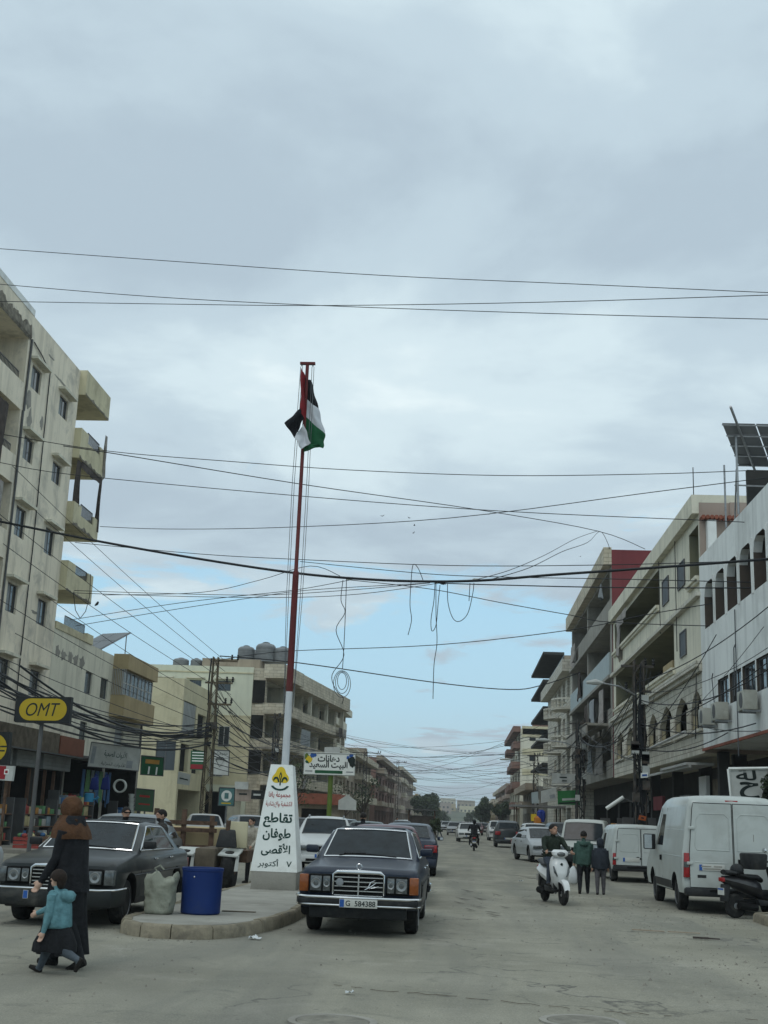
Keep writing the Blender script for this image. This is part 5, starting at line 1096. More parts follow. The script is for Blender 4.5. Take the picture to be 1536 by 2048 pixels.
    c.screen('windscreen', (-h + nose * .82, H * .585), (-h + nose * 1.42, H * .915), W * .84, W * .76, frame='winframe', fr=.012, off=.03)
    c.box('rear_bumper', -W * .97, W * .97, h - .14, h + .07, .33, z0 - .01, 'blackplastic', .04); c.box('bumper_step', -W * .5, W * .5, h + .065, h + .085, .42, z0 - .03, 'dark', .01)
    c.box('front_bumper', -W * .97, W * .97, -h - .06, -h + .2, .33, .58, 'blackplastic', .05); c.box('grille', -.42, .42, -h - .012, -h + .1, .62, .82, 'dark', .02)
    c.box('brake_light', -.13, .13, rear(H * .955) - .02, rear(H * .955) + .02, H * .945, H * .965, 'redlens', .01)
    plate_z = .36 * H; P_ = plate(c, .44 if kind == 'ducato' else .3, rear(plate_z) + .014, plate_z, .5, .125, None, 1)
    if kind == 'ducato':
        for x0, zz, w_ in ((.55, .085, .2), (.32, .085, .16), (.44, .04, .34)): m = MB(); m.box(x0 - w_ / 2, x0 + w_ / 2, rear(plate_z) + .0265, rear(plate_z) + .028, plate_z + zz - .012, plate_z + zz + .012); m.build('plate_text', 'grey_render', P_)
        m = MB(); m.tube([(.12, rear(.5 * H) + .013, plate_z + .155), (.76, rear(.5 * H) + .013, plate_z + .155)], .016, 6); m.build('plate_lamp', pt, t)
        rpanel('door_badge', [(.55, .30 * H), (.72, .30 * H), (.72, .325 * H), (.55, .325 * H)], 'blackplastic', .016)
        rpanel('lock_plate', [(-.08, .405 * H), (-.24, .405 * H), (-.24, .465 * H), (-.08, .465 * H)], 'dark', .02, th=.012)
        rline('scratch', [(-.40, .62 * H), (-.405, .66 * H), (-.40, .68 * H)], .004, 'soil_stain', None, .013)
    else:
        rpanel('lock_plate', [(-.02, .42 * H), (.1, .385 * H), (.22, .42 * H), (.1, .455 * H)], 'dark', .02, th=.012)
    return c
van('big white panel van with two rear doors parked at the right edge', (5.42, 28.0, 0), R(180), 4.95, 1.0, 2.27, .33, (-1.5, 1.42), kind='ducato')
van('small white van with a single plate parked ahead of the big panel van', (5.35, 40.1, 0), R(181), 4.0, .86, 1.66, .29, (-1.3, 1.25), kind='small', nose=.9)
van('old white minibus facing us behind the small white van', (4.75, 48.0, 0), R(-9), 4.3, .86, 1.80, .30, (-1.3, 1.3), kind='bus', nose=.55, bus=True, col=(.46, .475, .44))
# ------------------------------------------------------------------ people
def eval_copy(o):
    dg = bpy.context.evaluated_depsgraph_get(); me = bpy.data.meshes.new_from_object(o.evaluated_get(dg)); return me
class Figure:
    """one continuous body, front towards -y; limbs follow the given joint angles (degrees, forward positive)"""
    def __init__(s, label, loc, rz, H, legs, arms, lean=0, top='top', trousers='trousers', shoes='shoes', skin='skin', build=1.0, pelvis=None, yaw=0, nod=0, child=False, name='person', group=None, sleeve='top', neckm=None, vox=.0088, head=1.0):
        s.t = thing(name, label, 'person', loc, rz, group); s.H = H; k = H / 1.7; hb = 1.16 if child else head; s.k = k
        ll = (.425 * k, .40 * k) if not child else (.36 * k, .35 * k); foot = .075 * k
        D = lambda a, b=0: Vector((math.sin(R(b)), -math.sin(R(a)) * math.cos(R(b)), -math.cos(R(a)) * math.cos(R(b))))
        s.J = J = {}; low = 9
        for sx, (ha, ka, oa) in zip((-1, 1), legs):
            hp = Vector((sx * .092 * k, 0, -.02)); kn = hp + D(ha, sx * oa) * ll[0]; an = kn + D(ha - ka, sx * oa * .5) * ll[1]
            J[('hip', sx)], J[('knee', sx)], J[('ankle', sx)] = hp, kn, an; low = min(low, an.z - foot)
        pz = -low if pelvis is None else pelvis[2]; P = Vector((0, 0, pz)) if pelvis is None else Vector(pelvis)
        for q in J: J[q] = J[q] + P
        up = Vector((0, -math.sin(R(lean)), math.cos(R(lean)))); fw = Vector((0, -math.cos(R(lean)), -math.sin(R(lean))))
        tl = H - .135 * 2 * k * hb * .5 - (pz if pelvis is None else .86 * k); 
        tl = (.50 * k if not child else .46 * k); s.chest = P + up * tl * .72; s.neck = P + up * tl; s.P = P; s.up = up
        hc = s.neck + up * (.158 * k * hb) + fw * .025 * k; s.hc = hc; s.hr = hr = .118 * k * hb
        for sx, (fa, oa, ea) in zip((-1, 1), arms):
            sh = P + up * tl * .90 + Vector((sx * .178 * k * build, 0, 0)); el = sh + D(fa, sx * oa) * .285 * k; ang = fa + ea; wr = el + D(ang, sx * oa * .4) * .25 * k
            J[('sh', sx)], J[('el', sx)], J[('wr', sx)] = sh, el, wr; J[('hd', sx)] = D(ang, sx * oa * .4)
        m = MB(); s.tags = tags = []
        def tube(pts, rr, tg, n=12):
            m.tube(pts, [r_ for r_ in rr], n); [tags.append((Vector(a), Vector(b), (ra + rb) / 2, tg)) for a, b, ra, rb in zip(pts[:-1], pts[1:], rr[:-1], rr[1:])]
        b = build
        rs = []
        for f, rx, ry, dy in ((-.16, .10, .10, 0), (-.08, .165 * b, .125 * b, .01), (.1, .17 * b, .13 * b, 0), (.32, .15 * b, .115 * b, 0), (.6, .175 * b, .13 * b, 0), (.82, .185 * b, .12 * b, .01), (.93, .15 * b, .09 * b, .01), (1.0, .075, .07, 0)):
            c = P + up * tl * f - fw * dy; rs.append([c + Vector((rx * k * math.cos(a), 0, 0)) - fw * (ry * k * math.sin(a)) for a in [2 * math.pi * i / 20 for i in range(20)]])
        m.rings(rs); tags.append((P - up * .1 * k, P + up * tl * .95, .17 * k, top)); tags.append((P - up * .14 * k, P - up * .02 * k, .15 * k, trousers))
        tube([s.neck - up * .05 * k, hc - up * hr * .5], [.065 * k, .056 * k], neckm or skin)
        for sx in (-1, 1):
            hp, kn, an = J[('hip', sx)], J[('knee', sx)], J[('ankle', sx)]
            tube([hp, hp.lerp(kn, .4), kn, kn.lerp(an, .3), an], [.098 * k * b, .088 * k * b, .066 * k * b, .064 * k * b, .050 * k], trousers)
            d = (an - kn).normalized(); f2 = Vector((0, -1, 0)); f2 = (f2 - d * f2.dot(d)).normalized(); sl = .02 * k
            heel = an - f2 * .05 * k + d * .045 * k; toe = an + f2 * .17 * k + d * .055 * k
            tube([an - d * .01 * k, an + d * .03 * k], [.048 * k, .05 * k], shoes); tube([heel, an + f2 * .06 * k + d * .045 * k, toe], [.037 * k, .043 * k, .030 * k], shoes)
            sh, el, wr, hd = J[('sh', sx)], J[('el', sx)], J[('wr', sx)], J[('hd', sx)]
            tube([s.chest + up * tl * .14, sh], [.08 * k, .066 * k * b], top); tube([sh, sh.lerp(el, .5), el, el.lerp(wr, .4), wr], [.064 * k * b, .056 * k * b, .046 * k * b, .045 * k * b, .034 * k * b], sleeve)
            # hand: palm, four fingers, thumb from the side of the palm
            kk = k * hb; side = Vector((0, -1, 0)); side = (side - hd * side.dot(hd)).normalized(); nrm_ = hd.cross(side).normalized()
            pc = wr + hd * .05 * kk; tube([wr - hd * .02 * kk, pc, wr + hd * .085 * kk], [.026 * kk, .034 * kk, .03 * kk], skin, 10); curl = -nrm_ * sx
            for i, (of, ln) in enumerate(((.026, .068), (.009, .077), (-.009, .072), (-.025, .058))):
                p0 = wr + hd * .08 * kk + side * of * kk; p1 = p0 + hd * ln * .5 * kk + curl * .01 * kk; p2 = p1 + (hd * .7 + curl * .7).normalized() * ln * .5 * kk; tube([p0, p1, p2], [.0105 * kk, .0095 * kk, .0085 * kk], skin, 7)
            p0 = wr + hd * .03 * kk + side * .022 * kk; p1 = p0 + (side * .75 + hd * .65).normalized() * .035 * kk; p2 = p1 + (hd + side * .2 + curl * .3).normalized() * .03 * kk; tube([p0, p1, p2], [.013 * kk, .0115 * kk, .0095 * kk], skin, 7)
        # head with jaw, nose, brow, ears
        HM = Matrix.Translation(hc) @ Matrix.Rotation(R(yaw), 4, 'Z') @ Matrix.Rotation(R(nod - lean * .5), 4, 'X'); s.HM = HM; hk = k * hb
        hm = MB(lambda p: HM @ Vector(p)); hm.ball((0, .008 * hk, .012 * hk), (.077 * hk, .096 * hk, .108 * hk), 16, 12); hm.ball((0, -.028 * hk, -.058 * hk), (.054 * hk, .062 * hk, .058 * hk), 12, 8)
        hm.tube([(0, -.088 * hk, .018 * hk), (0, -.112 * hk, -.022 * hk)], [.011 * hk, .017 * hk], 8); hm.tube([(-.045 * hk, -.082 * hk, .03 * hk), (0, -.09 * hk, .03 * hk), (.045 * hk, -.082 * hk, .03 * hk)], .013 * hk, 6)
        for sx in (-1, 1): hm.ball((sx * .078 * hk, .012 * hk, -.005 * hk), (.012 * hk, .024 * hk, .034 * hk), 8, 6)
        hm.tube([(-.02 * hk, -.082 * hk, -.052 * hk), (.02 * hk, -.082 * hk, -.052 * hk)], .013 * hk, 6)
        m.v += hm.v; nf = len(m.v) - len(hm.v); m.f += [tuple(i + nf for i in f) for f in hm.f]; m.m += hm.m
        tags.append((HM @ Vector((0, 0, -.05 * hk)), HM @ Vector((0, 0, .08 * hk)), .1 * hk, skin))
        src = m.build('tmp', 'skin'); md = src.modifiers.new('r', 'REMESH'); md.mode = 'VOXEL'; md.voxel_size = vox * max(.7, k); sm = src.modifiers.new('s', 'SMOOTH'); sm.factor = .5; sm.iterations = 3
        me = eval_copy(src); old = src.data; bpy.data.objects.remove(src); bpy.data.meshes.remove(old)
        names = []; [names.append(x[3]) for x in tags if x[3] not in names]; me.materials.clear()
        for x in names: me.materials.append(M(x))
        idx = {x: i for i, x in enumerate(names)}; segs = [(a, c - a, max((c - a).length_squared, 1e-9), r_, idx[g]) for a, c, r_, g in tags]; out = []
        for p in me.polygons:
            c = p.center; best = 9; bi = 0
            for a, d, l2, r_, gi in segs:
                q = c - a; u = q.dot(d) / l2; u = 0 if u < 0 else 1 if u > 1 else u; dd = (q - d * u).length - r_
                if dd < best: best = dd; bi = gi
            out.append(bi)
        me.polygons.foreach_set('material_index', out); me.shade_smooth(); me.name = 'body'
        s.body = bpy.data.objects.new('body', me); COL.objects.link(s.body); s.body.parent = s.t
        for sx in (-1, 1):
            e = MB(lambda p: HM @ Vector(p)); e.ball((sx * .032 * hk, -.084 * hk, .012 * hk), (.013 * hk, .008 * hk, .008 * hk), 8, 6); e.build('eye', 'hair', s.t, smooth=True)
        e = MB(lambda p: HM @ Vector(p)); e.tube([(-.022 * hk, -.093 * hk, -.053 * hk), (0, -.097 * hk, -.052 * hk), (.022 * hk, -.093 * hk, -.053 * hk)], .0045 * hk, 5); e.build('mouth', pm('lips', (.24, .09, .075), .6, .1), s.t); s.hk = hk
    def cap(s, name, mat, back=.02, rx=.086, ry=.108, rz=.105, cut=-.02, front=-.06, dz=.02):
        """hair or cap that wraps the skull, open at the face"""
        hk = s.hk; m = MB(lambda p: s.HM @ Vector(p)); n, kk = 20, 9; rows = []
        for i in range(kk + 1):
            row = []
            for j in range(n):
                a = 2 * math.pi * j / n; fr = max(0, -math.sin(a)); tmax = math.pi * (.62 - .27 * fr ** 1.2) + .05 * math.sin(5 * a); t = .03 + tmax * i / kk
                w = 1 + .03 * math.sin(7 * a + 3 * t)
                row.append((rx * hk * math.sin(t) * math.cos(a) * w, (back * .5 + ry * math.sin(t) * math.sin(a) * w) * hk, (dz + rz * math.cos(t)) * hk))
            rows.append(row)
        inner = [[(p[0] * .9, p[1] * .9, p[2] * .94) for p in r_] for r_ in rows[::-1]]
        m.rings(rows + inner[:2]); return m.build(name, mat, s.t, smooth=True, ang=70)
    def hood(s, name, mat, f=1.0):
        hk = s.hk; m = MB(lambda p: s.HM @ Vector(p)); rows = []
        for i in range(10):
            row = []
            for j in range(20):
                a = 2 * math.pi * j / 20; fr = max(0, -math.sin(a)); t = .03 + math.pi * (.80 - .36 * fr) * i / 9
                row.append((.105 * f * hk * math.sin(t) ** .8 * math.cos(a), (.012 + .125 * f * math.sin(t) ** .8 * math.sin(a)) * hk, (.015 + .135 * f * math.cos(t)) * hk))
            rows.append(row)
        m.rings(rows + [[(p[0] * .86, p[1] * .86, p[2] * .95) for p in rows[-1]]], cap=False); return m.build(name, mat, s.t, smooth=True, ang=80)
def drape(rings, folds=9, amp=.02, n=48, seed=1, twist=0.0, T=None, close=False):
    """cloth tube: rings are (centre, rx, ry, fold strength)"""
    rr = random.Random(seed); ph = [rr.uniform(0, 6.3) for _ in range(4)]; rs = []
    for i, (c, rx, ry, fs) in enumerate(rings):
        row = []
        for j in range(n):
            a = 2 * math.pi * j / n; w = math.sin(folds * a + ph[0] + twist * i) * .6 + math.sin((folds * 2 + 1) * a + ph[1]) * .3 + math.sin(3 * a + ph[2] + i * .3) * .4
            row.append((c[0] + (rx + amp * fs * w) * math.cos(a), c[1] + (ry + amp * fs * w) * math.sin(a), c[2] + amp * .25 * fs * math.sin(4 * a + ph[3])))
        rs.append(row)
    m = MB(T); m.rings(rs, cap=close); return m
for nm, c in dict(top_black=(.016, .017, .02), trousers_black=(.015, .016, .018), shoes=(.022, .02, .018), jacket_green=(.045, .085, .07), hoodie=(.028, .033, .042), jeans=(.055, .065, .085), grey_trousers=(.085, .08, .085), teal=(.12, .25, .28), leggings=(.075, .09, .105), scarf_brown=(.085, .042, .022), dark_shirt=(.02, .028, .02), cream_jacket=(.36, .33, .27), wool=(.05, .045, .042), khaki=(.11, .105, .06)).items(): pm(nm, c, .92, .3, 9, .95, 15)

# woman in black with a brown headscarf, walking left, holding the child's hand
f = Figure('woman in black coat and brown headscarf walking left with a small child', (-4.02, 13.0, 0), R(-98), 1.69, ((14, 8, 2), (-12, 12, 2)), ((6, 10, 18), (10, 4, 20)), lean=3, top='top_black', sleeve='top_black', trousers='trousers_black', skin='skinpale', build=1.06, yaw=-14, neckm='scarf_brown')
P, up = f.P, f.up
m = drape([((0, .0, P.z + .60), .11, .09, .2), ((0, .0, P.z + .54), .165, .105, .2), ((0, .0, P.z + .44), .20, .138, .3), ((0, 0, P.z + .28), .205, .155, .9), ((0, 0, P.z + .1), .21, .165, 1.2), ((0, 0.01, P.z - .08), .22, .185, 1.5), ((0, .01, P.z - .16), .222, .19, 1.7)], 7, .014, seed=3); m.build('coat', 'top_black', f.t, smooth=True, ang=80)
m = drape([((0, 0, P.z + .02), .2, .17, .4), ((0, .0, P.z - .2), .20, .185, .9), ((0, 0, .5), .205, .20, 1.4), ((0, .0, .28), .205, .23, 1.9), ((0, .0, .12), .205, .25, 2.3)], 8, .02, seed=5); m.build('long_skirt', 'trousers_black', f.t, smooth=True, ang=80)
f.hood('headscarf', 'scarf_brown', 1.0)
hc = f.hc; m = drape([((hc.x, hc.y + .012, hc.z - .05), .098, .118, .3), ((hc.x, hc.y + .015, hc.z - .085), .122, .13, .5), ((hc.x, hc.y + .02, hc.z - .12), .168, .148, .7), ((hc.x, hc.y + .02, hc.z - .16), .212, .165, .8), ((hc.x, hc.y + .025, hc.z - .20), .235, .18, .9), ((hc.x, hc.y + .03, hc.z - .245), .242, .19, 1.1), ((hc.x, hc.y + .035, hc.z - .285), .24, .192, 1.4)], 6, .009, seed=8); m.build('scarf_drape', 'scarf_brown', f.t, smooth=True, ang=80)
m = MB(); m.tube([(-.13, -.13, hc.z - .17), (-.06, -.15, hc.z - .13), (.02, -.13, hc.z - .10), (.1, -.03, hc.z - .09), (.11, .08, hc.z - .1)], .016, 6); m.build('scarf_fold', pm('scarf_dark', (.05, .025, .014), .95, .2, 9), f.t, smooth=True)

# toddler
f = Figure('toddler in teal hooded jacket and black skirt striding beside the woman in black', (-3.93, 12.45, 0), R(-100), 1.08, ((26, 6, 2), (-22, 44, 2)), ((44, 2, 22), (-2, 9, 16)), lean=3, top='teal', sleeve='teal', trousers='leggings', skin='skinpale', build=1.18, yaw=-12, child=True)
P, k = f.P, f.k
m = drape([((0, 0, P.z + .285), .085, .075, .3), ((0, 0, P.z + .25), .135, .095, .6), ((0, 0, P.z + .15), .14, .12, 1), ((0, 0, P.z + .05), .15, .13, 1.1), ((0, .005, P.z - .035), .152, .135, .8), ((0, .005, P.z - .05), .138, .12, .4)], 6, .009, seed=2); m.build('jacket', 'teal', f.t, smooth=True, ang=80)
m = drape([((0, .08, P.z + .30), .07, .045, .6), ((0, .085, P.z + .265), .10, .075, 1), ((0, .09, P.z + .215), .09, .06, 1), ((0, .085, P.z + .185), .05, .03, .5)], 5, .008, n=24, seed=4, close=True); m.build('jacket_hood', 'teal', f.t, smooth=True, ang=80)
m = drape([((0, 0, P.z - .0), .12, .11, .5), ((0, 0, P.z - .1), .15, .17, 1), ((0, 0, P.z - .2), .17, .22, 1.5), ((0, 0, P.z - .27), .165, .225, 1.7)], 7, .012, seed=6); m.build('skirt', 'trousers_black', f.t, smooth=True, ang=80)
pm('hair_brown', (.022, .013, .009), .6, .5, 40, .5, 90)
f.cap('hair', 'hair_brown', rx=.096, ry=.12, rz=.112); hk = f.hk
m = MB(lambda p: f.HM @ Vector(p)); m.ball((0, .065 * hk, -.03 * hk), (.075 * hk, .055 * hk, .10 * hk), 14, 9); m.build('hair_back', 'hair_brown', f.t, smooth=True)

# two boys walking away
f = Figure('boy in green hooded jacket walking away with a white plastic bag', (3.02, 31.2, 0), R(176), 1.46, ((12, 5, 2), (-10, 16, 2)), ((10, 8, 12), (-6, 10, 18)), lean=2, top='jacket_green', sleeve='jacket_green', trousers='trousers_black', build=1.12, head=1.1, vox=.012)
f.cap('hair', 'hair'); P = f.P
m = drape([((0, 0, P.z + .40), .09, .085, .3), ((0, 0, P.z + .36), .18, .125, .5), ((0, 0, P.z + .2), .20, .155, 1), ((0, 0, P.z + .02), .205, .16, 1), ((0, 0, P.z - .1), .195, .155, .7)], 5, .01, seed=11); m.build('jacket', 'jacket_green', f.t, smooth=True, ang=80)
m = drape([((0, .07, P.z + .44), .08, .05, .6), ((0, .10, P.z + .39), .115, .075, 1), ((0, .11, P.z + .33), .09, .05, .8)], 5, .008, n=24, seed=14, close=True); m.build('jacket_hood', 'jacket_green', f.t, smooth=True, ang=80)
wr = f.t.matrix_basis @ f.J[('wr', 1)]
t = thing('shopping_bag', 'white plastic bag hanging from the hand of the boy in green', 'bag', (wr.x - .02, wr.y, wr.z - .52)); m = drape([((0, 0, .0), .06, .04, .3), ((0, 0, .04), .13, .08, 1), ((0, 0, .2), .14, .09, 1), ((0, 0, .34), .09, .06, 1), ((0, 0, .42), .03, .025, .4)], 5, .014, n=28, seed=20, close=True)
m.build('bag_body', pm('plastic_white', (.55, .57, .57), .4, .1, 6), t, smooth=True, ang=80); m = MB(); m.tube([(0, 0, .41), (.015, 0, .47), (0.02, 0, .50)], .012, 6); m.build('handle', 'plastic_white', t)
f = Figure('boy in dark hooded top walking away beside the boy in green', (3.40, 31.0, 0), R(180), 1.27, ((4, 4, 1), (-3, 6, 1)), ((4, 7, 10), (2, 7, 10)), top='hoodie', sleeve='hoodie', trousers='grey_trousers', build=1.12, head=1.12, vox=.012)
P = f.P; f.hood('hood', 'hoodie', 1.0)
m = drape([((0, 0, P.z + .36), .08, .075, .3), ((0, 0, P.z + .32), .155, .11, .5), ((0, 0, P.z + .18), .17, .135, 1), ((0, 0, P.z + .0), .175, .14, 1), ((0, 0, P.z - .09), .165, .135, .6)], 5, .009, seed=21); m.build('hoodie_body', 'hoodie', f.t, smooth=True, ang=80)

# bystanders
f = Figure('man with sunglasses and dark beard standing behind the dusty dark grey saloon', (-6.25, 23.3, 0), R(35), 1.62, ((3, 2, 2), (-3, 3, 2)), ((5, 8, 12), (5, 8, 12)), top='top_black', sleeve='top_black', trousers='jeans', vox=.012); f.cap('hair', 'hair')
m = MB(lambda p: f.HM @ Vector(p)); hk = f.hk; m.ball((0, -.035 * hk, -.075 * hk), (.05 * hk, .055 * hk, .035 * hk), 12, 8); m.build('beard', 'hair', f.t, smooth=True); m = MB(lambda p: f.HM @ Vector(p)); m.tube([(-.07 * hk, -.07 * hk, .014 * hk), (-.03 * hk, -.1 * hk, .012 * hk), (.03 * hk, -.1 * hk, .012 * hk), (.07 * hk, -.07 * hk, .014 * hk)], .014 * hk, 6); m.build('sunglasses', 'dark', f.t)
f = Figure('bearded man in dark jacket standing right of the man with sunglasses', (-5.62, 23.6, 0), R(-60), 1.60, ((3, 2, 2), (-3, 3, 2)), ((5, 8, 12), (5, 8, 12)), top='wool', sleeve='wool', trousers='jeans', vox=.012); f.cap('hair', 'hair')
m = MB(lambda p: f.HM @ Vector(p)); m.ball((0, -.035 * hk, -.075 * hk), (.055 * hk, .06 * hk, .05 * hk), 12, 8); m.build('beard', 'hair', f.t, smooth=True)
f = Figure('man in cream jacket seen just left of the painted obelisk', (-4.85, 29.6, 0), R(-30), 1.5, ((3, 2, 2), (-3, 3, 2)), ((25, 8, 50), (15, 8, 40)), lean=6, top='cream_jacket', sleeve='cream_jacket', trousers='trousers_black', vox=.012); f.cap('hair', 'hair')
f = Figure('man in black with a pale shoulder strap behind the dark blue saloon', (-2.55, 33.2, 0), R(178), 1.72, ((3, 2, 2), (-3, 3, 2)), ((5, 10, 12), (5, 10, 12)), top='top_black', sleeve='top_black', trousers='trousers_black', build=1.15, vox=.012); f.cap('hair', 'hair')
m = MB(); P = f.P; m.tube([(.14, .0, P.z + .47), (.09, .14, P.z + .38), (-.06, .165, P.z + .15), (-.17, .1, P.z - .0)], .018, 5); m.build('shoulder_strap', 'cream_jacket', f.t)

# ------------------------------------------------------------------ scooters
def scooter(label, loc, rz, col, rider=None, topbox=False, steer=0, name='scooter', cat='scooter'):
    t = thing(name, label, cat, loc, rz); pt = paint('scooter_' + str(int(col[0] * 1000)), col, .3, .4, .12); r = .225
    def part(nm, m, mat, par=None, smooth=True, bevel=0): return m.build(nm, mat, par or t, smooth=smooth, bevel=bevel)
    for y in (-.62, .60):
        m = MB(); w = .10; m.lathe([(r * .55, -w / 2), (r * .86, -w / 2), (r * .97, -w * .3), (r, 0), (r * .97, w * .3), (r * .86, w / 2), (r * .55, w / 2)], (0, y, r), 26, ax='x'); wh = part('wheel', m, 'rubber'); m = MB(); m.lathe([(.03, -.055), (r * .5, -.04), (r * .58, -.03), (r * .58, .03), (r * .5, .04), (.03, .055)], (0, y, r), 18, ax='x'); part('rim', m, 'steel', wh)
    m = MB()
    for sx in (-1, 1): m.tube([(sx * .075, -.62, r), (sx * .075, -.56, r + .22)], .022, 8)
    part('fork', m, 'dark')
    # front mudguard
    m = MB(); rows = []
    for i in range(9):
        a = R(15 + 130 * i / 8); y, z = -.62 - (r + .045) * math.cos(a), r + (r + .045) * math.sin(a); hw = .078 * (1 - .25 * abs(i - 4) / 4); rows.append([(-hw, y + .0, z - .05), (-hw * .9, y, z), (0, y, z + .022), (hw * .9, y, z), (hw, y, z - .05)])
    m.rings(rows, closed=False, cap=False); part('mudguard', m, pt)
    # front apron: a bowed shield that narrows to the bottom
    def shield(z):    # (half width, y)
        return lerp_tab([(.30, .10), (.42, .15), (.60, .20), (.78, .205), (.88, .17), (.95, .11)], z), lerp_tab([(.30, -.40), (.42, -.50), (.60, -.55), (.78, -.50), (.88, -.45), (.95, -.40)], z)
    rows = []
    for i in range(12):
        z = .30 + .65 * i / 11; hw, y = shield(z); rows.append([(hw * math.sin(R(a)), y + .16 * (1 - math.cos(R(a))) * .9 + (.05 if abs(a) > 70 else 0), z) for a in range(-90, 91, 15)])
    m = MB(); m.rings(rows, closed=False, cap=False); m.rings([[(p[0] * .95, p[1] + .03, p[2]) for p in r_] for r_ in rows], closed=False, cap=False); ap = part('front_apron', m, pt)
    m = MB(); m.prism([(-.13, .30), (.13, .30), (.16, .6), (.13, .9), (-.13, .9), (-.16, .6)], 'y', -.40, -.33); part('inner_apron', m, 'blackplastic', None, False, .03)
    for sx in (-1, 1):
        hw, y = shield(.70); m = MB(); m.tube([(sx * .10, -.53, .56), (sx * .145, -.505, .66), (sx * .165, -.475, .76)], [.014, .026, .012], 7); part('indicator', m, 'headlamp', ap)
    m = MB(); m.prism([(-.03, .80), (.0, .83), (.035, .81), (.015, .79), (.03, .765), (-.01, .775)], 'y', -.505, -.485); part('badge', m, 'ink', ap, False)
    # handlebar head with lamp
    rows = []
    for z, hw, y0, y1 in ((.93, .10, -.44, -.30), (.98, .17, -.49, -.28), (1.04, .185, -.48, -.27), (1.09, .13, -.43, -.29)): rows.append([(hw * math.cos(a), (y0 + y1) / 2 + (y1 - y0) / 2 * math.sin(a), z) for a in [2 * math.pi * i / 18 for i in range(18)]])
    m = MB(); m.rings(rows); hd = part('handlebar_cover', m, pt); m = MB(); m.ball((0, -.465, 1.0), (.095, .045, .05), 14, 8); part('headlight', m, 'headlamp', hd)
    for sx in (-1, 1):
        m = MB(); m.tube([(sx * .14, -.33, 1.03), (sx * .24, -.29, 1.05), (sx * .34, -.25, 1.05)], .018, 8); part('handlebar_grip', m, 'rubber'); m = MB(); m.tube([(sx * .17, -.36, 1.05), (sx * .33, -.33, 1.045)], .007, 5); part('brake_lever', m, 'steel')
        if topbox: m = MB(); m.tube([(sx * .2, -.3, 1.06), (sx * .26, -.3, 1.2)], .006, 5); mi = part('mirror', m, 'steel'); m = MB(); m.ball((sx * .28, -.29, 1.25), (.075, .02, .05), 12, 8); part('mirror_glass', m, 'chrome', mi)
    m = MB(); m.prism([(-.40, .24), (.15, .24), (.2, .36), (-.40, .30)], 'x', -.16, .16); part('floorboard', m, 'blackplastic', None, False, .02)
    # tail body
    rows = []
    for y, hw, z0, z1 in ((.06, .12, .34, .66), (.18, .17, .40, .72), (.42, .19, .46, .76), (.66, .17, .55, .78), (.86, .09, .64, .77)): rows.append([(hw * math.cos(a) * (1 if math.sin(a) < .3 else .85), y, (z0 + z1) / 2 + (z1 - z0) / 2 * math.sin(a)) for a in [2 * math.pi * i / 18 for i in range(18)]])
    m = MB(); m.rings(rows); part('tail_panel', m, pt)
    rows = []
    for y, hw, z in ((.02, .09, .74), (.12, .14, .79), (.4, .155, .80), (.65, .15, .86), (.84, .10, .87)): rows.append([(hw * math.cos(a), y, z - .035 + .05 * math.sin(a)) for a in [2 * math.pi * i / 16 for i in range(16)]])
    m = MB(); m.rings(rows); part('seat', m, 'blackplastic')
    m = MB(); m.box(-.05, .05, .1, .66, .18, .36); part('engine', m, 'dark', None, False, .03); m = MB(); m.tube([(.13, .28, .2), (.16, .5, .26), (.16, .78, .34)], [.03, .055, .05], 10); part('exhaust', m, 'steel'); m = MB(); m.tube([(-.13, .2, .2), (-.13, .6, .24)], [.06, .075], 8); part('gear_case', m, 'dark')
    m = MB(); m.box(-.09, .09, .86, .90, .66, .74); part('tail_light', m, 'redlens', None, False, .015); m = MB(); m.box(-.10, .10, .90, .91, .42, .55); pl = part('number_plate', m, 'plate', None, False); m = MB(); m.box(-.09, .09, .9105, .9125, .51, .54); part('plate_band', m, 'plateblue', pl, False); m = MB(); m.hexa([(-.07, .78, .3), (.07, .78, .3), (.07, .9, .3), (-.07, .9, .3), (-.06, .72, .62), (.06, .72, .62), (.06, .88, .62), (-.06, .88, .62)]); part('rear_mudguard', m, 'blackplastic', None, False, .02)
    if topbox: m = MB(); m.hexa([(-.18, -.02, .90), (.18, -.02, .90), (.18, .34, .90), (-.18, .34, .90), (-.2, -.04, 1.2), (.2, -.04, 1.2), (.2, .36, 1.2), (-.2, .36, 1.2)]); part('top_box', m, 'blackplastic', None, False, .04)
    return t
scooter('white scooter ridden towards us by a boy in a dark jacket', (1.99, 26.95, 0), R(14), (.60, .61, .60))
f = Figure('boy in dark olive jacket riding the white scooter', (1.99, 26.95, 0), R(14), 1.52, ((74, 76, 10), (74, 76, 10)), ((48, 14, 22), (48, 14, 22)), lean=10, top='dark_shirt', sleeve='dark_shirt', trousers='jeans', pelvis=(0, .17, .90), yaw=22, nod=-6, build=1.15, head=1.1, vox=.012); f.cap('hair', 'hair')
P = f.P; m = drape([(tuple(P + f.up * .42), .085, .08, .3), (tuple(P + f.up * .38), .175, .125, .5), (tuple(P + f.up * .22), .185, .145, 1), (tuple(P + f.up * .03), .18, .15, 1), (tuple(P + f.up * -.03), .165, .14, .6)], 5, .011, seed=31); m.build('jacket', 'dark_shirt', f.t, smooth=True, ang=80)
scooter('dark scooter far ahead carrying a rider in black', (.80, 70.8, 0), R(180), (.025, .026, .03), name='motor_scooter')
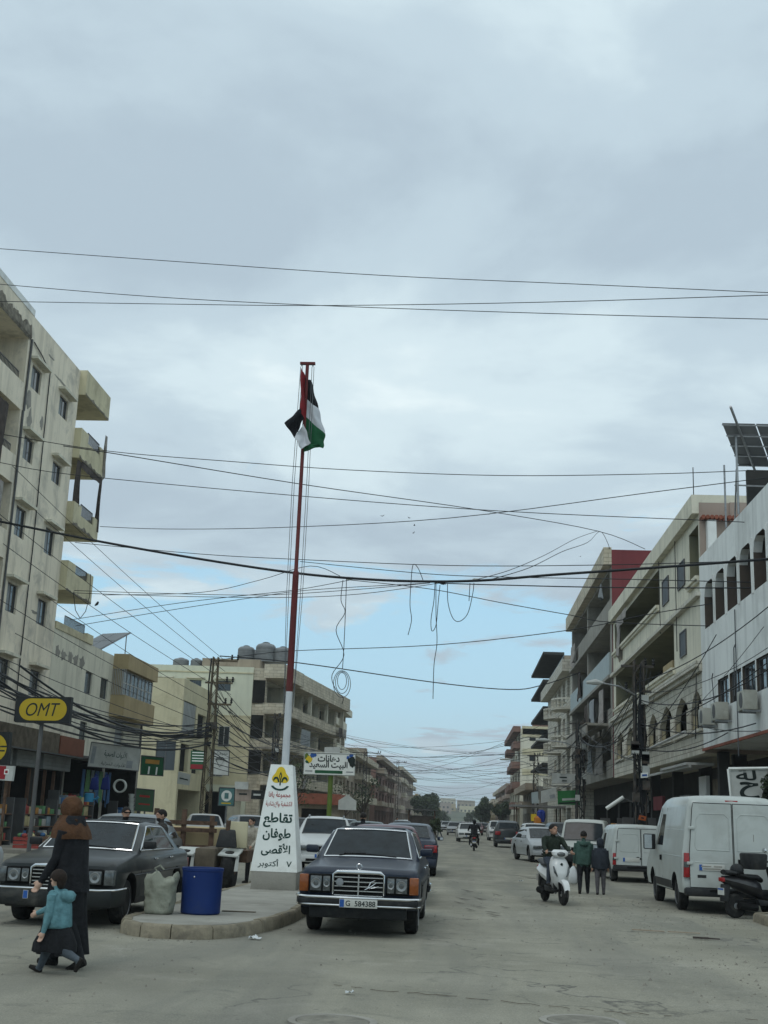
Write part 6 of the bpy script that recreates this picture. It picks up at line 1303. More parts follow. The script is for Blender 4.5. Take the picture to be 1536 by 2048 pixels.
f = Figure('rider all in black on the scooter far ahead', (.80, 70.8, 0), R(180), 1.7, ((74, 76, 14), (74, 76, 14)), ((50, 18, 22), (50, 18, 22)), lean=6, top='top_black', sleeve='top_black', trousers='trousers_black', pelvis=(0, .17, .90), build=1.2, vox=.02); f.hood('hood', 'top_black')
scooter('black scooter with top box and mirrors parked behind the big white van', (5.80, 24.95, 0), R(112), (.014, .014, .016), topbox=True, name='parked_scooter')
t = thing('helmet', 'black open-face helmet hung on the tail of the black parked scooter', 'helmet', (5.30, 24.75, .77)); m = MB(); m.ball((0, 0, .11), (.13, .14, .12), 16, 10); m.build('shell', 'blackplastic', t, smooth=True); m = MB(); m.tube([(-.12, -.08, .06), (-.02, -.17, .05), (.1, -.1, .06)], .02, 6); m.build('visor', 'dark', t)
# figures far down the street
rr = random.Random(77)
for i, (x, y) in enumerate(((-1.9, 118), (-2.6, 128), (4.8, 92), (5.6, 98), (-5.2, 104), (6.0, 110))):
    f = Figure('small dark-clothed passer-by far down the street', (x, y, 0), R(rr.uniform(0, 360)), 1.68, ((12, 6, 2), (-10, 12, 2)), ((8, 8, 12), (-8, 8, 12)), top=('top_black', 'hoodie', 'wool')[i % 3], sleeve=('top_black', 'hoodie', 'wool')[i % 3], trousers=('jeans', 'trousers_black')[i % 2], name='passer_by', vox=.022, group='passers-by far down the street'); f.cap('hair', 'hair')
# ------------------------------------------------------------------ island furniture
pm('board_white', (.82, .84, .80), .55, .04, 1.5, dirt=(.42, .41, .37), dirt_amt=.35, dirt_scale=1.5)
pm('print_green', (.012, .045, .036), .6, .1); pm('print_red', (.36, .03, .028), .6, .15); pm('print_yellow', (.70, .50, .03), .55, .08)
pm('pole_red', (.12, .022, .022), .5, .15, 3, dirt=(.07, .03, .02), dirt_amt=.5, dirt_scale=5); pm('pole_white', (.55, .57, .58), .5, .08, 3, dirt=(.32, .31, .28), dirt_amt=.4, dirt_scale=2)
OX, OY = -3.585, 24.6
t = thing('obelisk_sign', 'white tapered signpost with scout lily emblem and Arabic lettering on a concrete foot', 'sign', (OX, OY + .42, .16))
T = lambda p: (p[0] - OX, p[1] - OY - .42, p[2] - .16)
m = MB(T); m.box(OX - .44, OX + .44, OY + .0, OY + .86, .155, .51); m.build('foot', 'concrete', t, bevel=.015)
m = MB(T); m.hexa([(OX - .42, OY + .03, .50), (OX + .42, OY + .03, .50), (OX + .42, OY + .83, .50), (OX - .42, OY + .83, .50), (OX - .19, OY + .25, 2.54), (OX + .19, OY + .25, 2.54), (OX + .19, OY + .64, 2.54), (OX - .19, OY + .64, 2.54)]); m.build('core', 'winframe_pale', t)
# four lettered faces; the one towards us carries the print
sl = Vector((0, .22, 2.04)).normalized(); fc = Vector((OX, OY + .022, .50)); yo = lambda z: OY + .015 + (z - .5) * .108
m = MB(T); m.slab([(OX - .465, yo(.5), .5), (OX + .455, yo(.5), .5), (OX + .225, yo(2.55), 2.55), (OX - .215, yo(2.55), 2.55)], (0, -.02, .002)); face = m.build('panel', 'board_white', t)
for sx in (-1, 1):
    m = MB(T); m.slab([(OX + sx * .435, OY + .03, .5), (OX + sx * .435, OY + .83, .5), (OX + sx * .205, OY + .64, 2.54), (OX + sx * .205, OY + .25, 2.54)], (sx * .016, 0, .002)); m.build('panel', 'board_white', t)
m = MB(T); m.slab([(OX - .42, OY + .845, .5), (OX + .42, OY + .845, .5), (OX + .2, OY + .655, 2.54), (OX - .2, OY + .655, 2.54)], (0, .015, 0)); m.build('panel', 'board_white', t)
def fr_at(x, z): return sframe(Vector(T((OX + x, yo(z) - .021, z))), (1, 0, 0), sl)
for nm, tx, z, w, h, mt, bo in (('line', 'مجموعة يافا', 1.955, .43, .13, 'print_red', .01), ('line', 'الكشفية والإرشادية', 1.775, .52, .125, 'print_red', .01), ('line', 'تقاطع', 1.475, .56, .27, 'print_green', .03), ('line', 'طوفان', 1.20, .54, .22, 'print_green', .03), ('line', 'الأقصى', .915, .56, .23, 'print_green', .03), ('line', '٧ أكتوبر', .655, .66, .17, 'print_green', .012)):
    tx2 = arabic(tx) if '٧' not in tx else arabic('أكتوبر') + '   ٧'
    lettering(nm, tx2, fr_at(.005, z), w, h, mt, face, bold=bo, depth=.002)
def disc_print(name, pts, x, z, s, mat, dep, par=face):
    F = fr_at(x, z); m = MB(); m.slab([F @ Vector((px * s, py * s, dep)) for px, py in pts], (F.to_3x3() @ Vector((0, 0, .0015)))); return m.build(name, mat, par)
clover = [(math.cos(a) * (1 + .2 * math.cos(3 * (a - 1.571))) * 1.0, math.sin(a) * (1 + .2 * math.cos(3 * (a - 1.571)))) for a in [2 * math.pi * i / 48 for i in range(48)]]
disc_print('emblem_ground', clover, .0, 2.325, .155, 'print_yellow', .001)
lily = [(0, 1), (.13, .72), (.2, .42), (.14, .1), (.07, -.2), (.1, -.75), (0, -.95), (-.1, -.75), (-.07, -.2), (-.14, .1), (-.2, .42), (-.13, .72)]
disc_print('emblem_lily', lily, 0, 2.27, .145, 'print_green', .004); disc_print('emblem_eye', [(0, .6), (.07, .4), (.04, .12), (0, -.1), (-.04, .12), (-.07, .4)], 0, 2.275, .145, 'print_yellow', .0065)
for sx in (-1, 1): disc_print('emblem_leaf', [(sx * .12, -.35), (sx * .2, .05), (sx * .42, .32), (sx * .75, .28), (sx * .95, -.05), (sx * .86, -.3), (sx * .7, -.02), (sx * .5, .05), (sx * .38, -.1), (sx * .3, -.4)], 0, 2.265, .155, 'print_green', .0045)
disc_print('emblem_ribbon', [(math.cos(R(a)) * r_, math.sin(R(a)) * r_ * .8) for r_, rg in ((1.0, range(205, 336, 10)), (.78, range(330, 205, -10))) for a in rg], 0, 2.20, .2, 'print_green', .0045)
# flagpole
t = thing('flagpole', 'tall red and white flagpole rising behind the white obelisk sign', 'flagpole', (OX + .04, OY + .46, .16)); PX, PYY = OX + .04, OY + .46; T = lambda p: (p[0] - PX, p[1] - PYY, p[2] - .16)
m = MB(T); m.tube([(PX, PYY, 2.3), (PX, PYY, 4.03)], [.078, .07], 10); m.build('white_shaft', 'pole_white', t, smooth=True)
m = MB(T); m.tube([(PX, PYY, 4.03), (PX, PYY, 6.42), (PX, PYY, 6.52), (PX, PYY, 6.56), (PX, PYY, 11.15)], [.071, .066, .066, .042, .038], 10); m.build('red_shaft', 'pole_red', t, smooth=True)
m = MB(T); m.box(PX - .16, PX + .17, PYY - .04, PYY + .04, 11.15, 11.2); cb = m.build('crossbar', 'pole_red', t)
for sx in (-1, 1):
    m = MB(T); m.lathe([(.018, -.012), (.02, 0), (.018, .012)], (PX + sx * .12, PYY, 11.125), 10, ax='y'); m.build('pulley', 'steel', cb)
    for d in (-.022, .022): m = MB(T); x = PX + sx * .125 + d; m.tube([(x, PYY, 11.1), (x + sx * .03, PYY - .05, 8.5), (x + sx * .02, PYY - .02, 6.0), (PX + sx * .09, PYY, 3.6)], .006, 4); m.build('halyard', 'wirepale', t)
# flag: stripes are cloth patches joined edge to edge, rippling round the pole
t = thing('flag', 'black, white, green and red flag hanging folded round the top of the flagpole', 'flag', (PX, PYY, 9.0))
pm('flag_black', (.012, .013, .016), .9, .2, 8); pm('flag_white', (.55, .57, .60), .9, .06, 8); pm('flag_green', (.012, .085, .035), .9, .15, 8); pm('flag_red', (.20, .02, .025), .9, .15, 8)
def patch(pts, yo_, ph, nm, mat):
    P4 = [at(px, py, PYY + y_) - Vector((PX, PYY, 9.0)) for (px, py), y_ in zip(pts, yo_)]; rows = []
    for j in range(11):
        v = j / 10; row = []
        for i in range(11):
            u = i / 10; p = (P4[0] * (1 - u) + P4[1] * u) * (1 - v) + (P4[3] * (1 - u) + P4[2] * u) * v; row.append(p + Vector((.012 * math.sin(9 * v + ph), .07 * math.sin(7 * u + ph) * math.sin(3.14 * v * .8 + .3), .012 * math.sin(8 * u + ph))))
        rows.append(row)
    m = MB(); m.rings(rows, closed=False, cap=False); return m.build(nm, mat, t, smooth=True, ang=80)
patch([(609, 756), (622, 761), (637, 818), (611, 797)], (-.1, .1, .25, -.05), .4, 'black_stripe', 'flag_black'); patch([(611, 797), (637, 818), (650, 868), (609, 832)], (-.05, .25, .3, 0), .4, 'white_stripe', 'flag_white'); patch([(609, 832), (650, 868), (646, 897), (607, 888)], (0, .3, .2, -.05), .4, 'green_stripe', 'flag_green'); patch([(607, 886), (640, 890), (634, 895), (606, 905)], (-.12, .05, 0, -.12), 1, 'green_fold', 'flag_green')
patch([(601, 735), (610, 752), (612, 842), (600, 818)], (-.12, -.1, -.08, -.14), 2, 'red_triangle', 'flag_red'); patch([(601, 816), (608, 836), (590, 876), (569, 846)], (-.14, -.1, -.2, -.3), 3, 'black_fold', 'flag_black'); patch([(590, 874), (608, 848), (621, 886), (602, 898)], (-.2, -.1, -.14, -.2), 4, 'white_fold', 'flag_white')
# blue drum
t = thing('plastic_drum', 'cut-down blue plastic drum standing on the traffic island', 'drum', (-3.69, 18.25, .168)); m = MB(); h = .635
pm('drum_blue', (.010, .030, .135), .45, .12, 2, dirt=(.03, .045, .09), dirt_amt=.4, dirt_scale=2)
m.lathe([(.0, .01), (.265, .0), (.282, .02), (.285, .25), (.288, h * .8), (.292, h - .05), (.30, h - .04), (.30, h - .004), (.292, h), (.283, h - .006), (.278, h - .05), (.27, .3), (.262, .03), (0, .025)], n=40, cap=False); m.build('shell', 'drum_blue', t, smooth=True)
m = MB(); m.lathe([(.012, 0), (.012, -.008), (.006, -.012)], (-.06, -.287, h - .12), 12, ax='y'); m.build('bolt', 'chrome', t)
# crumpled refuse sack
t = thing('refuse_sack', 'grey crumpled plastic refuse sack at the left nose of the traffic island', 'sack', (-4.22, 17.95, .168)); rs = []; rr = random.Random(2)
for i in range(20):
    v = i / 19; row = []
    for j in range(40):
        a = 2 * math.pi * j / 40; sq = 1 / max(abs(math.cos(a)), abs(math.sin(a))) ** .45; nz_ = noise.noise(Vector((2.6 * math.cos(a), 2.6 * math.sin(a), v * 3 + 5))) * .028 + noise.noise(Vector((6 * math.cos(a), 6 * math.sin(a), v * 7))) * .022
        r_ = (.185 + .03 * v - .04 * max(0, v - .88) * 6 + nz_ * (.5 + v)) * sq * (.9 if v < .03 else 1); z = .52 * v + (.07 * math.sin(3 * a + 1) + .04 * math.sin(7 * a)) * max(0, v - .75) * 2.2
        row.append((r_ * math.cos(a) * 1.05, r_ * math.sin(a) * .95, z))
    rs.append(row)
rs += [[(p[0] * .82, p[1] * .82, p[2] - .03) for p in rs[-1]], [(p[0] * .7, p[1] * .7, .33) for p in rs[-1]]]
m = MB(); m.rings(rs); m.build('sack_body', pm('sack_grey', (.27, .28, .225), .5, .2, 4, .5, 14, dirt=(.09, .09, .07), dirt_amt=.6, dirt_scale=3), t, smooth=True, ang=60); m = MB(); m.tube([(-.02, -.1, .53), (-.07, -.12, .62), (-.0, -.13, .66), (.05, -.1, .60)], .013, 6); m.build('tie', 'sack_grey', t)
# debris on the ground
def debris(name, label, cat, c, pieces, mat, rz=0, group=None):
    t = thing(name, label, cat, c, rz, group)
    for x, y, l, w, h, a in pieces:
        m = MB(lambda p: Matrix.Rotation(a, 3, 'Z') @ Vector(p) + Vector((x, y, 0))); m.hexa([(-l / 2, -w / 2, 0), (l / 2, -w * .4, 0), (l / 2, w / 2, 0), (-l / 2, w * .4, 0), (-l / 2, -w / 2, h), (l / 2, -w * .4, h * .7), (l / 2, w / 2, h * .8), (-l / 2, w * .4, h)]); m.build('piece', mat, t)
    return t
g = onz(1328, 1865); debris('plank', 'long weathered plank lying flat on the road before the big van', 'plank', (g.x, g.y, .012), [(-.25, 0, .5, .05, .02, -.2), (.3, -.07, .5, .04, .018, -.08)], 'brown_render')
g = onz(1402, 1879); debris('broken_wood', 'dark splintered stick on the road near the right kerb', 'stick', (g.x, g.y, .012), [(0, 0, .25, .05, .03, .3), (.12, -.05, .3, .03, .025, 0)], 'cloth_dark')
g = onz(478, 1824, .165); debris('flat_board', 'thin grey board lying on the island beside the blue drum', 'board', (g.x, g.y, .168), [(0, 0, .5, .10, .012, .1)], 'soil_stain')
def crumple(name, label, cat, c, s, mat, seed):
    t = thing(name, label, cat, c); m = MB(); n = 9; rr = random.Random(seed); rows = []
    for i in range(n): rows.append([((i / 8 - .5) * s * 2 + rr.uniform(-.1, .1) * s, (j / 8 - .5) * s * 1.3 + rr.uniform(-.12, .12) * s, .004 + abs(noise.noise(Vector((i * .35, j * .35, seed)))) * s) for j in range(n)])
    m.rings(rows, closed=False, cap=False); m.build('sheet', mat, t, smooth=True); return t
g = onz(510, 1880); crumple('paper_litter', 'crumpled white bag on the road in front of the island kerb', 'litter', (g.x, g.y, .014), .075, 'plastic_white', 3)
g = onz(699, 1990); crumple('paper_litter', 'small white scrap of paper in the middle of the foreground road', 'litter', (g.x, g.y, .014), .04, 'plastic_white', 6)
g = onz(280, 1862); crumple('paper_litter', 'white scrap against the left end of the island kerb', 'litter', (g.x, g.y, .014), .045, 'plastic_white', 8)
g = onz(1042, 1764); crumple('paper_litter', 'pale scrap on the road left of the white scooter', 'litter', (g.x, g.y, .014), .06, 'plastic_white', 9)
for px, lb in ((665, 'round iron manhole cover at the bottom edge of the picture, left one'), (1165, 'round iron manhole cover at the bottom edge of the picture, right one')):
    g = onz(px, 2046); t = thing('manhole_cover', lb, 'manhole', (g.x, g.y, .012)); m = MB(); m.lathe([(.36, -.02), (.36, .006), (.30, .006), (.295, -.002)], n=32, cap=False); m.build('ring', 'grey_render', t, smooth=True); m = MB(); m.lathe([(.0, .004), (.29, .004), (.29, -.02)], n=32, cap=False); m.build('lid', pm('iron', (.19, .18, .15), .9, .3, 8, .6, 20, dirt=(.28, .26, .21), dirt_amt=.8, dirt_scale=3), t, smooth=True)
rr = random.Random(10); m = MB()
for k in range(1500):
    if k < 700: x, y = rr.uniform(2.5, 5.6) + rr.gauss(0, .4), rr.uniform(11, 30)
    elif k < 950: q = rr.choice(ISL_NOSE); x, y = q[0] + rr.gauss(0, .22), q[1] - .1 + rr.gauss(0, .14)
    else: x, y = rr.uniform(-6, 6), rr.uniform(10, 30)
    if y > 16 and -4.6 < x < -2.4 and y > 16.15: continue
    s_ = rr.uniform(.006, .02) * (1.6 if rr.random() < .06 else 1); a = rr.uniform(0, 3); c_, d_ = math.cos(a) * s_, math.sin(a) * s_; z = gz(x, y) - .002
    m.add([(x - c_, y - d_, z), (x + d_, y - c_, z), (x + c_, y + d_, z), (x - d_, y + c_, z), (x + d_ * .2, y, z + s_ * 1.1)], [(0, 1, 4), (1, 2, 4), (2, 3, 4), (3, 0, 4)])
pm('gravel', (.20, .185, .155), .95, .5, 14); tag(m.build('loose_gravel', 'gravel'), 'loose stones and grit scattered over the road', 'gravel', kind='stuff')
# cracked patch of asphalt: short open cracks as thin sunken slivers
rr = random.Random(8); k = 0
crk = [(935, 1782, 25), (925, 1798, 30), (918, 1806, 22), (958, 1815, 34), (985, 1826, 30), (940, 1820, 22), (988, 1831, 30), (995, 1790, 20), (1010, 1815, 22), (960, 1798, 28), (1040, 1752, 60), (1060, 1756, 40), (1090, 1758, 50)]
t = thing('road_crack', 'broken line of short cracks in the asphalt left of the white scooter', 'crack', tuple(onz(965, 1805)))
o3 = t.location
for px, py, ln in crk:
    a, b_ = onz(px - ln / 2, py - 2), onz(px + ln / 2, py + 3); m = MB(lambda p: Vector(p) - o3); mid = (a + b_) / 2 + Vector((0, rr.uniform(-.1, .1), 0)); d = Vector((0, .05 + .06 * rr.random(), 0))
    up_ = Vector((0, 0, .016)); m.slab([a + up_, mid - d + up_, b_ + up_, mid + d * .4 + up_], (0, 0, .003)); m.build('sliver', 'cloth_dark', t)

t = thing('road_seam', 'long thin crack running across the foreground road to the lower right', 'crack', tuple(onz(1000, 2005))); o3 = t.location; rr = random.Random(18); pp = [(650, 1970), (760, 1982), (870, 1992), (1000, 2005), (1120, 2018), (1250, 2030), (1400, 2038), (1536, 2044)]; pts = []
for (x0, y0), (x1, y1) in zip(pp[:-1], pp[1:]):
    for k in range(6): pts.append(onz(x0 + (x1 - x0) * k / 6, y0 + (y1 - y0) * k / 6) + Vector((rr.gauss(0, .012), rr.gauss(0, .03), .004)))
for k, (a, b_) in enumerate(zip(pts[:-1], pts[1:])):
    if rr.random() < .35: continue
    m = MB(lambda p: Vector(p) - o3); d = (b_ - a).normalized().cross(Vector((0, 0, 1))) * rr.uniform(.002, .007); z_ = Vector((0, 0, gz(a.x, a.y) + .004)); m.slab([a - d + z_, b_ - d * .6 + z_, b_ + d * .6 + z_, a + d + z_], (0, 0, .004)); m.build('sliver', 'soil_stain', t)
# ------------------------------------------------------------------ signs
def board(name, label, cat, corners, Yd, mat, frame=None, th=.08, post=None, group=None, cat2=None):
    """flat sign: corners are given clockwise from top left, at distance Yd"""
    c3 = [at(px, py, Yd) for px, py in corners]; base = sum(c3, Vector()) / 4; base.z = min(p.z for p in c3) if post is None else 0
    t = thing(name, label, cat, tuple(base), group=group); T = lambda p: Vector(p) - base
    m = MB(T); m.slab(c3, (0, th, 0)); f = m.build('panel', mat, t)
    if frame:
        m = MB(T); q = c3 + c3[:1]; m.tube([p - Vector((0, .01, 0)) for p in q], frame[1], 4); m.build('frame', frame[0], t)
    if post:
        x = at(post[0], corners[2][1], Yd + th / 2).x; m = MB(T); m.tube([(x, Yd + th + .06, 0), (x, Yd + th + .06, min(p.z for p in c3) + .3)], post[1], 8); m.build('post', post[2], t)
    X_ = (c3[1] - c3[0]); Y_ = (c3[0] - c3[3])
    def F(u, v): return sframe(T(c3[3] + X_ * u + Y_ * v - Vector((0, .004, 0))), X_, Y_)
    return t, f, F, X_.length, Y_.length
def block(F, f, u, v, w, h, mat, name='print', dep=.004):
    M4 = F(u, v); m = MB(); m.slab([M4 @ Vector(q) for q in ((-w / 2, -h / 2, 0), (w / 2, -h / 2, 0), (w / 2, h / 2, 0), (-w / 2, h / 2, 0))], M4.to_3x3() @ Vector((0, 0, dep))); return m.build(name, mat, f)
pm('sign_black', (.016, .018, .018), .45, .15, 2); pm('sign_yellow', (.42, .30, .018), .45, .08, 2); pm('sign_green', (.02, .10, .045), .5, .15, 2); pm('sign_red', (.26, .022, .03), .5, .15, 2); pm('sign_teal', (.10, .22, .22), .5, .15, 2); pm('sign_grey', (.46, .475, .45), .6, .12, 2, dirt=(.2, .19, .16), dirt_amt=.4); pm('post_green', (.13, .19, .04), .6, .15, 2)
def pill(F, f, w, h, mat, dep=.006, u=.5, v=.5):
    M4 = F(u, v); pts = []
    for cx, a0 in ((w / 2 - h / 2, -90), (-w / 2 + h / 2, 90)): pts += [(cx + h / 2 * math.cos(R(a0 + 180 * i / 12)), h / 2 * math.sin(R(a0 + 180 * i / 12)), 0) for i in range(13)]
    m = MB(); m.slab([M4 @ Vector(p) for p in pts], M4.to_3x3() @ Vector((0, 0, dep))); return m.build('print', mat, f)
t, f, F, w, h = board('shop_sign', 'black sign with a yellow oval reading OMT on a dark post', 'sign', [(34, 1393), (143, 1394), (138, 1447), (29, 1444)], 38, 'sign_black', th=.22, post=(80, .07, 'winframe'))
pill(F, f, w * .87, h * .86, 'sign_yellow'); lettering('letters', 'OMT', F(.5, .5), w * .62, h * .52, 'ink', f, shear=.28, depth=.009)
t, f, F, w, h = board('shop_sign', 'yellow round-ended sign on black cut by the left picture edge', 'sign', [(-90, 1462), (20, 1464), (15, 1530), (-95, 1527)], 33, 'sign_black', th=.2, post=(-40, .06, 'winframe')); pill(F, f, w * .92, h * .9, 'sign_yellow'); block(F, f, .9, .55, w * .12, h * .05, 'ink', dep=.009); block(F, f, .88, .42, w * .1, h * .05, 'ink', dep=.009)
t, f, F, w, h = board('shop_sign', 'small dark red sign with a white square mark at the left edge', 'sign', [(-60, 1528), (28, 1532), (24, 1562), (-62, 1556)], 36, 'sign_grey', th=.15, post=(10, .05, 'rust')); block(F, f, .42, .5, w * .8, h * .94, 'sign_red', dep=.006); block(F, f, .84, .56, w * .1, h * .36, 'board_white', dep=.009); block(F, f, .84, .56, w * .06, h * .2, 'sign_red', dep=.011)
t, f, F, w, h = board('shop_sign', 'tilted white banner with Arabic print over the dark shop', 'sign', [(183, 1484), (282, 1497), (277, 1542), (175, 1533)], 54, 'sign_grey', ('winframe', .02)); lettering('letters', arabic('الأدوات الصحية'), F(.52, .62), w * .45, h * .34, 'print_green', f, bold=.01); lettering('letters', arabic('الأدوات المنزلية'), F(.5, .22), w * .48, h * .2, 'ink', f); block(F, f, .82, .3, w * .12, h * .3, 'curtain'); block(F, f, .08, .5, w * .08, h * .7, 'curtain')
t, f, F, w, h = board('shop_sign', 'dark green sign with gold writing and two white bottle shapes', 'sign', [(283, 1511), (328, 1515), (326, 1552), (281, 1549)], 63, 'sign_green', ('winframe', .03)); block(F, f, .5, .72, w * .62, h * .22, pm('gold_print', (.42, .22, .05), .6), dep=.004); block(F, f, .36, .26, w * .07, h * .4, 'board_white'); block(F, f, .7, .26, w * .07, h * .4, 'board_white')
t, f, F, w, h = board('shop_sign', 'plain green board with faint red writing beside the stacked white buckets', 'sign', [(272, 1577), (309, 1580), (306, 1624), (269, 1621)], 55, pm('sign_green2', (.05, .10, .055), .6, .15), ('winframe', .03), post=(288, .04, 'winframe')); block(F, f, .5, .68, w * .55, h * .09, 'print_red'); block(F, f, .5, .32, w * .6, h * .06, 'print_red')
t, f, F, w, h = board('shop_sign', 'small grey sign left of the lattice pylon at canopy height', 'sign', [(357, 1543), (381, 1549), (378, 1571), (354, 1567)], 66, 'sign_grey'); block(F, f, .5, .5, w * .7, h * .1, 'ink')
t, f, F, w, h = board('shop_sign', 'green board with white lines and a red foot left of the pylon', 'sign', [(382, 1501), (411, 1502), (410, 1541), (380, 1539)], 96, 'sign_green')
for v in (.9, .75, .6, .46): block(F, f, .5, v, w * .8, h * .05, 'board_white')
block(F, f, .5, .16, w * .96, h * .24, 'sign_red')
t, f, F, w, h = board('shop_sign', 'pale grey board with a diamond drawing right of the pylon', 'sign', [(423, 1500), (459, 1501), (457, 1551), (421, 1549)], 96, 'sign_grey', ('winframe', .05)); M4 = F(.5, .5); m = MB(); m.tube([M4 @ Vector(q) for q in ((-.35, .22, .02), (.35, .22, .02), (0, -.35, .02), (-.35, .22, .02), (-.2, .38, .02), (.2, .38, .02), (.35, .22, .02))], .025, 4); m.build('print', 'ink', f); lettering('letters', arabic('مجوهرات'), F(.5, .86), w * .8, h * .16, 'ink', f)
t, f, F, w, h = board('shop_sign', 'teal square sign with a white medallion on a thin post', 'sign', [(439, 1575), (470, 1576), (468, 1612), (436, 1611)], 62, 'sign_teal', ('winframe', .03), post=(452, .04, 'steel')); M4 = F(.5, .55); m = MB(); m.slab([M4 @ Vector((.27 * math.cos(a), .27 * math.sin(a), 0)) for a in [i * .3142 for i in range(20)]], M4.to_3x3() @ Vector((0, 0, .006))); m.build('print', 'board_white', f); block(F, f, .5, .55, .2, .28, 'sign_teal', dep=.01); block(F, f, .5, .14, w * .6, h * .07, 'print_yellow')
t, f, F, w, h = board('shop_sign', 'black fascia sign with a round badge left of the obelisk', 'sign', [(503, 1580), (532, 1581), (531, 1599), (502, 1598)], 95, 'sign_black'); block(F, f, .4, .5, w * .5, h * .2, 'sign_grey')
t, f, F, w, h = board('shop_sign', 'long beige fascia board over the shops left of the obelisk', 'sign', [(470, 1578), (502, 1579), (502, 1603), (470, 1602)], 95.3, 'rosy'); block(F, f, .5, .6, w * .5, h * .14, 'ink')
t, f, F, w, h = board('shop_sign', 'blank white board beside the black fascia sign', 'sign', [(470, 1563), (497, 1564), (496, 1579), (469, 1578)], 95, 'sign_grey')
# paint shop billboard
t, f, F, w, h = board('billboard', 'white paint shop billboard with black Arabic letters on a green post', 'billboard', [(609, 1505), (711, 1508), (709, 1551), (607, 1548)], 60, 'board_white', ('sign_grey', .03), th=.16, post=(661, .12, 'post_green'))
lettering('letters', arabic('دهانات'), F(.48, .76), w * .42, h * .30, 'ink', f, bold=.03); lettering('letters', arabic('البيت السعيد'), F(.48, .44), w * .74, h * .34, 'ink', f, bold=.03); block(F, f, .49, .13, w * .54, h * .14, 'sign_green'); block(F, f, .1, .15, w * .14, h * .05, 'curtain'); block(F, f, .9, .15, w * .14, h * .05, 'curtain')
for u, v, s_, mt in ((.05, .82, .16, 'post_green'), (.10, .72, .18, 'print_yellow'), (.16, .88, .13, 'plateblue'), (.07, .6, .12, 'sign_green'), (.2, .9, .1, 'plateblue'), (.93, .66, .2, 'ink'), (.95, .5, .16, 'ink'), (.86, .8, .1, 'plateblue'), (.92, .9, .12, 'plateblue')):
    M4 = F(u, v); r3 = random.Random(int(u * 99)); m = MB(); m.slab([M4 @ Vector((s_ * math.cos(a) * r3.uniform(.6, 1.2), s_ * math.sin(a) * r3.uniform(.6, 1.2), 0)) for a in [i * .524 for i in range(12)]], M4.to_3x3() @ Vector((0, 0, .005 + .002 * u))); m.build('paint_splash', mt, f)
t, f, F, w, h = board('shop_sign', 'small white board just above the paint shop billboard', 'sign', [(649, 1494), (680, 1494), (680, 1506), (649, 1506)], 92, 'sign_grey')
# right side signs
t, f, F, w, h = board('shop_sign', 'pale sign with large black Arabic letters above the big white van', 'sign', [(1457, 1538), (1570, 1536), (1572, 1606), (1462, 1600)], 36.5, 'sign_grey', ('board_white', .05)); lettering('letters', arabic('لة'), F(.30, .80), w * .34, h * .34, 'ink', f, bold=.02); lettering('letters', arabic('ح'), F(.34, .3), w * .32, h * .52, 'ink', f, bold=.03)
t, f, F, w, h = board('shop_sign', 'bright green shop fascia under the stone balconies on the right', 'sign', [(1115, 1582), (1158, 1580), (1159, 1610), (1116, 1609)], 88, pm('fascia_green', (.03, .17, .05), .5, .1)); block(F, f, .55, .35, w * .7, h * .16, 'sign_grey'); block(F, f, .5, .08, w * .9, h * .12, 'ink')
t, f, F, w, h = board('shop_sign', 'white box sign with small print left of the green fascia', 'sign', [(1083, 1582), (1112, 1574), (1113, 1600), (1083, 1606)], 96, 'sign_grey', th=.6); block(F, f, .75, .3, w * .35, h * .3, 'curtain')
t, f, F, w, h = board('shop_sign', 'long white board on the first balcony above the green fascia', 'sign', [(1104, 1546), (1154, 1548), (1155, 1566), (1104, 1567)], 97, 'sign_grey'); block(F, f, .45, .62, w * .3, h * .12, 'ink'); block(F, f, .5, .3, w * .2, h * .1, 'ink')
t, f, F, w, h = board('shop_sign', 'pale blue box sign hanging near the right pole farthest away', 'sign', [(1063, 1585), (1076, 1583), (1077, 1606), (1064, 1607)], 118, 'pale_blue', th=.4)
t, f, F, w, h = board('shop_sign', 'small orange framed sign low on the nearest right pole', 'sign', [(1279, 1630), (1293, 1633), (1291, 1642), (1277, 1639)], 49.5, pm('sign_orange', (.36, .09, .03), .6)); block(F, f, .5, .5, w * .4, h * .3, 'ink')
t, f, F, w, h = board('shop_sign', 'small blue and white plate on the nearest right pole', 'sign', [(1282, 1546), (1296, 1545), (1296, 1555), (1282, 1556)], 49.6, 'board_white'); block(F, f, .5, .5, w * .7, h * .4, 'plateblue')
t, f, F, w, h = board('shop_sign', 'yellow square sign among the stalls far right', 'sign', [(1062, 1628), (1073, 1628), (1073, 1642), (1062, 1642)], 92, 'print_yellow')
for k, (px, mt, lb) in enumerate(((1083, pm('tarp_blue', (.02, .04, .22), .7), 'blue plastic sheet bundle hanging at the stall far right'), (1076, pm('orange_goods', (.42, .16, .03), .7), 'orange bundle below the blue sheet far right'))):
    c = at(px, 1634 + 12 * k, 92); t = thing('goods_bundle', lb, 'goods', tuple(c)); m = drape([((0, 0, -.35), .2, .2, 1), ((0, 0, 0), .3, .3, 1), ((0, 0, .35), .28, .26, 1), ((0, 0, .5), .12, .1, 1)], 5, .05, n=20, seed=k, close=True); m.build('wrap', mt, t, smooth=True)
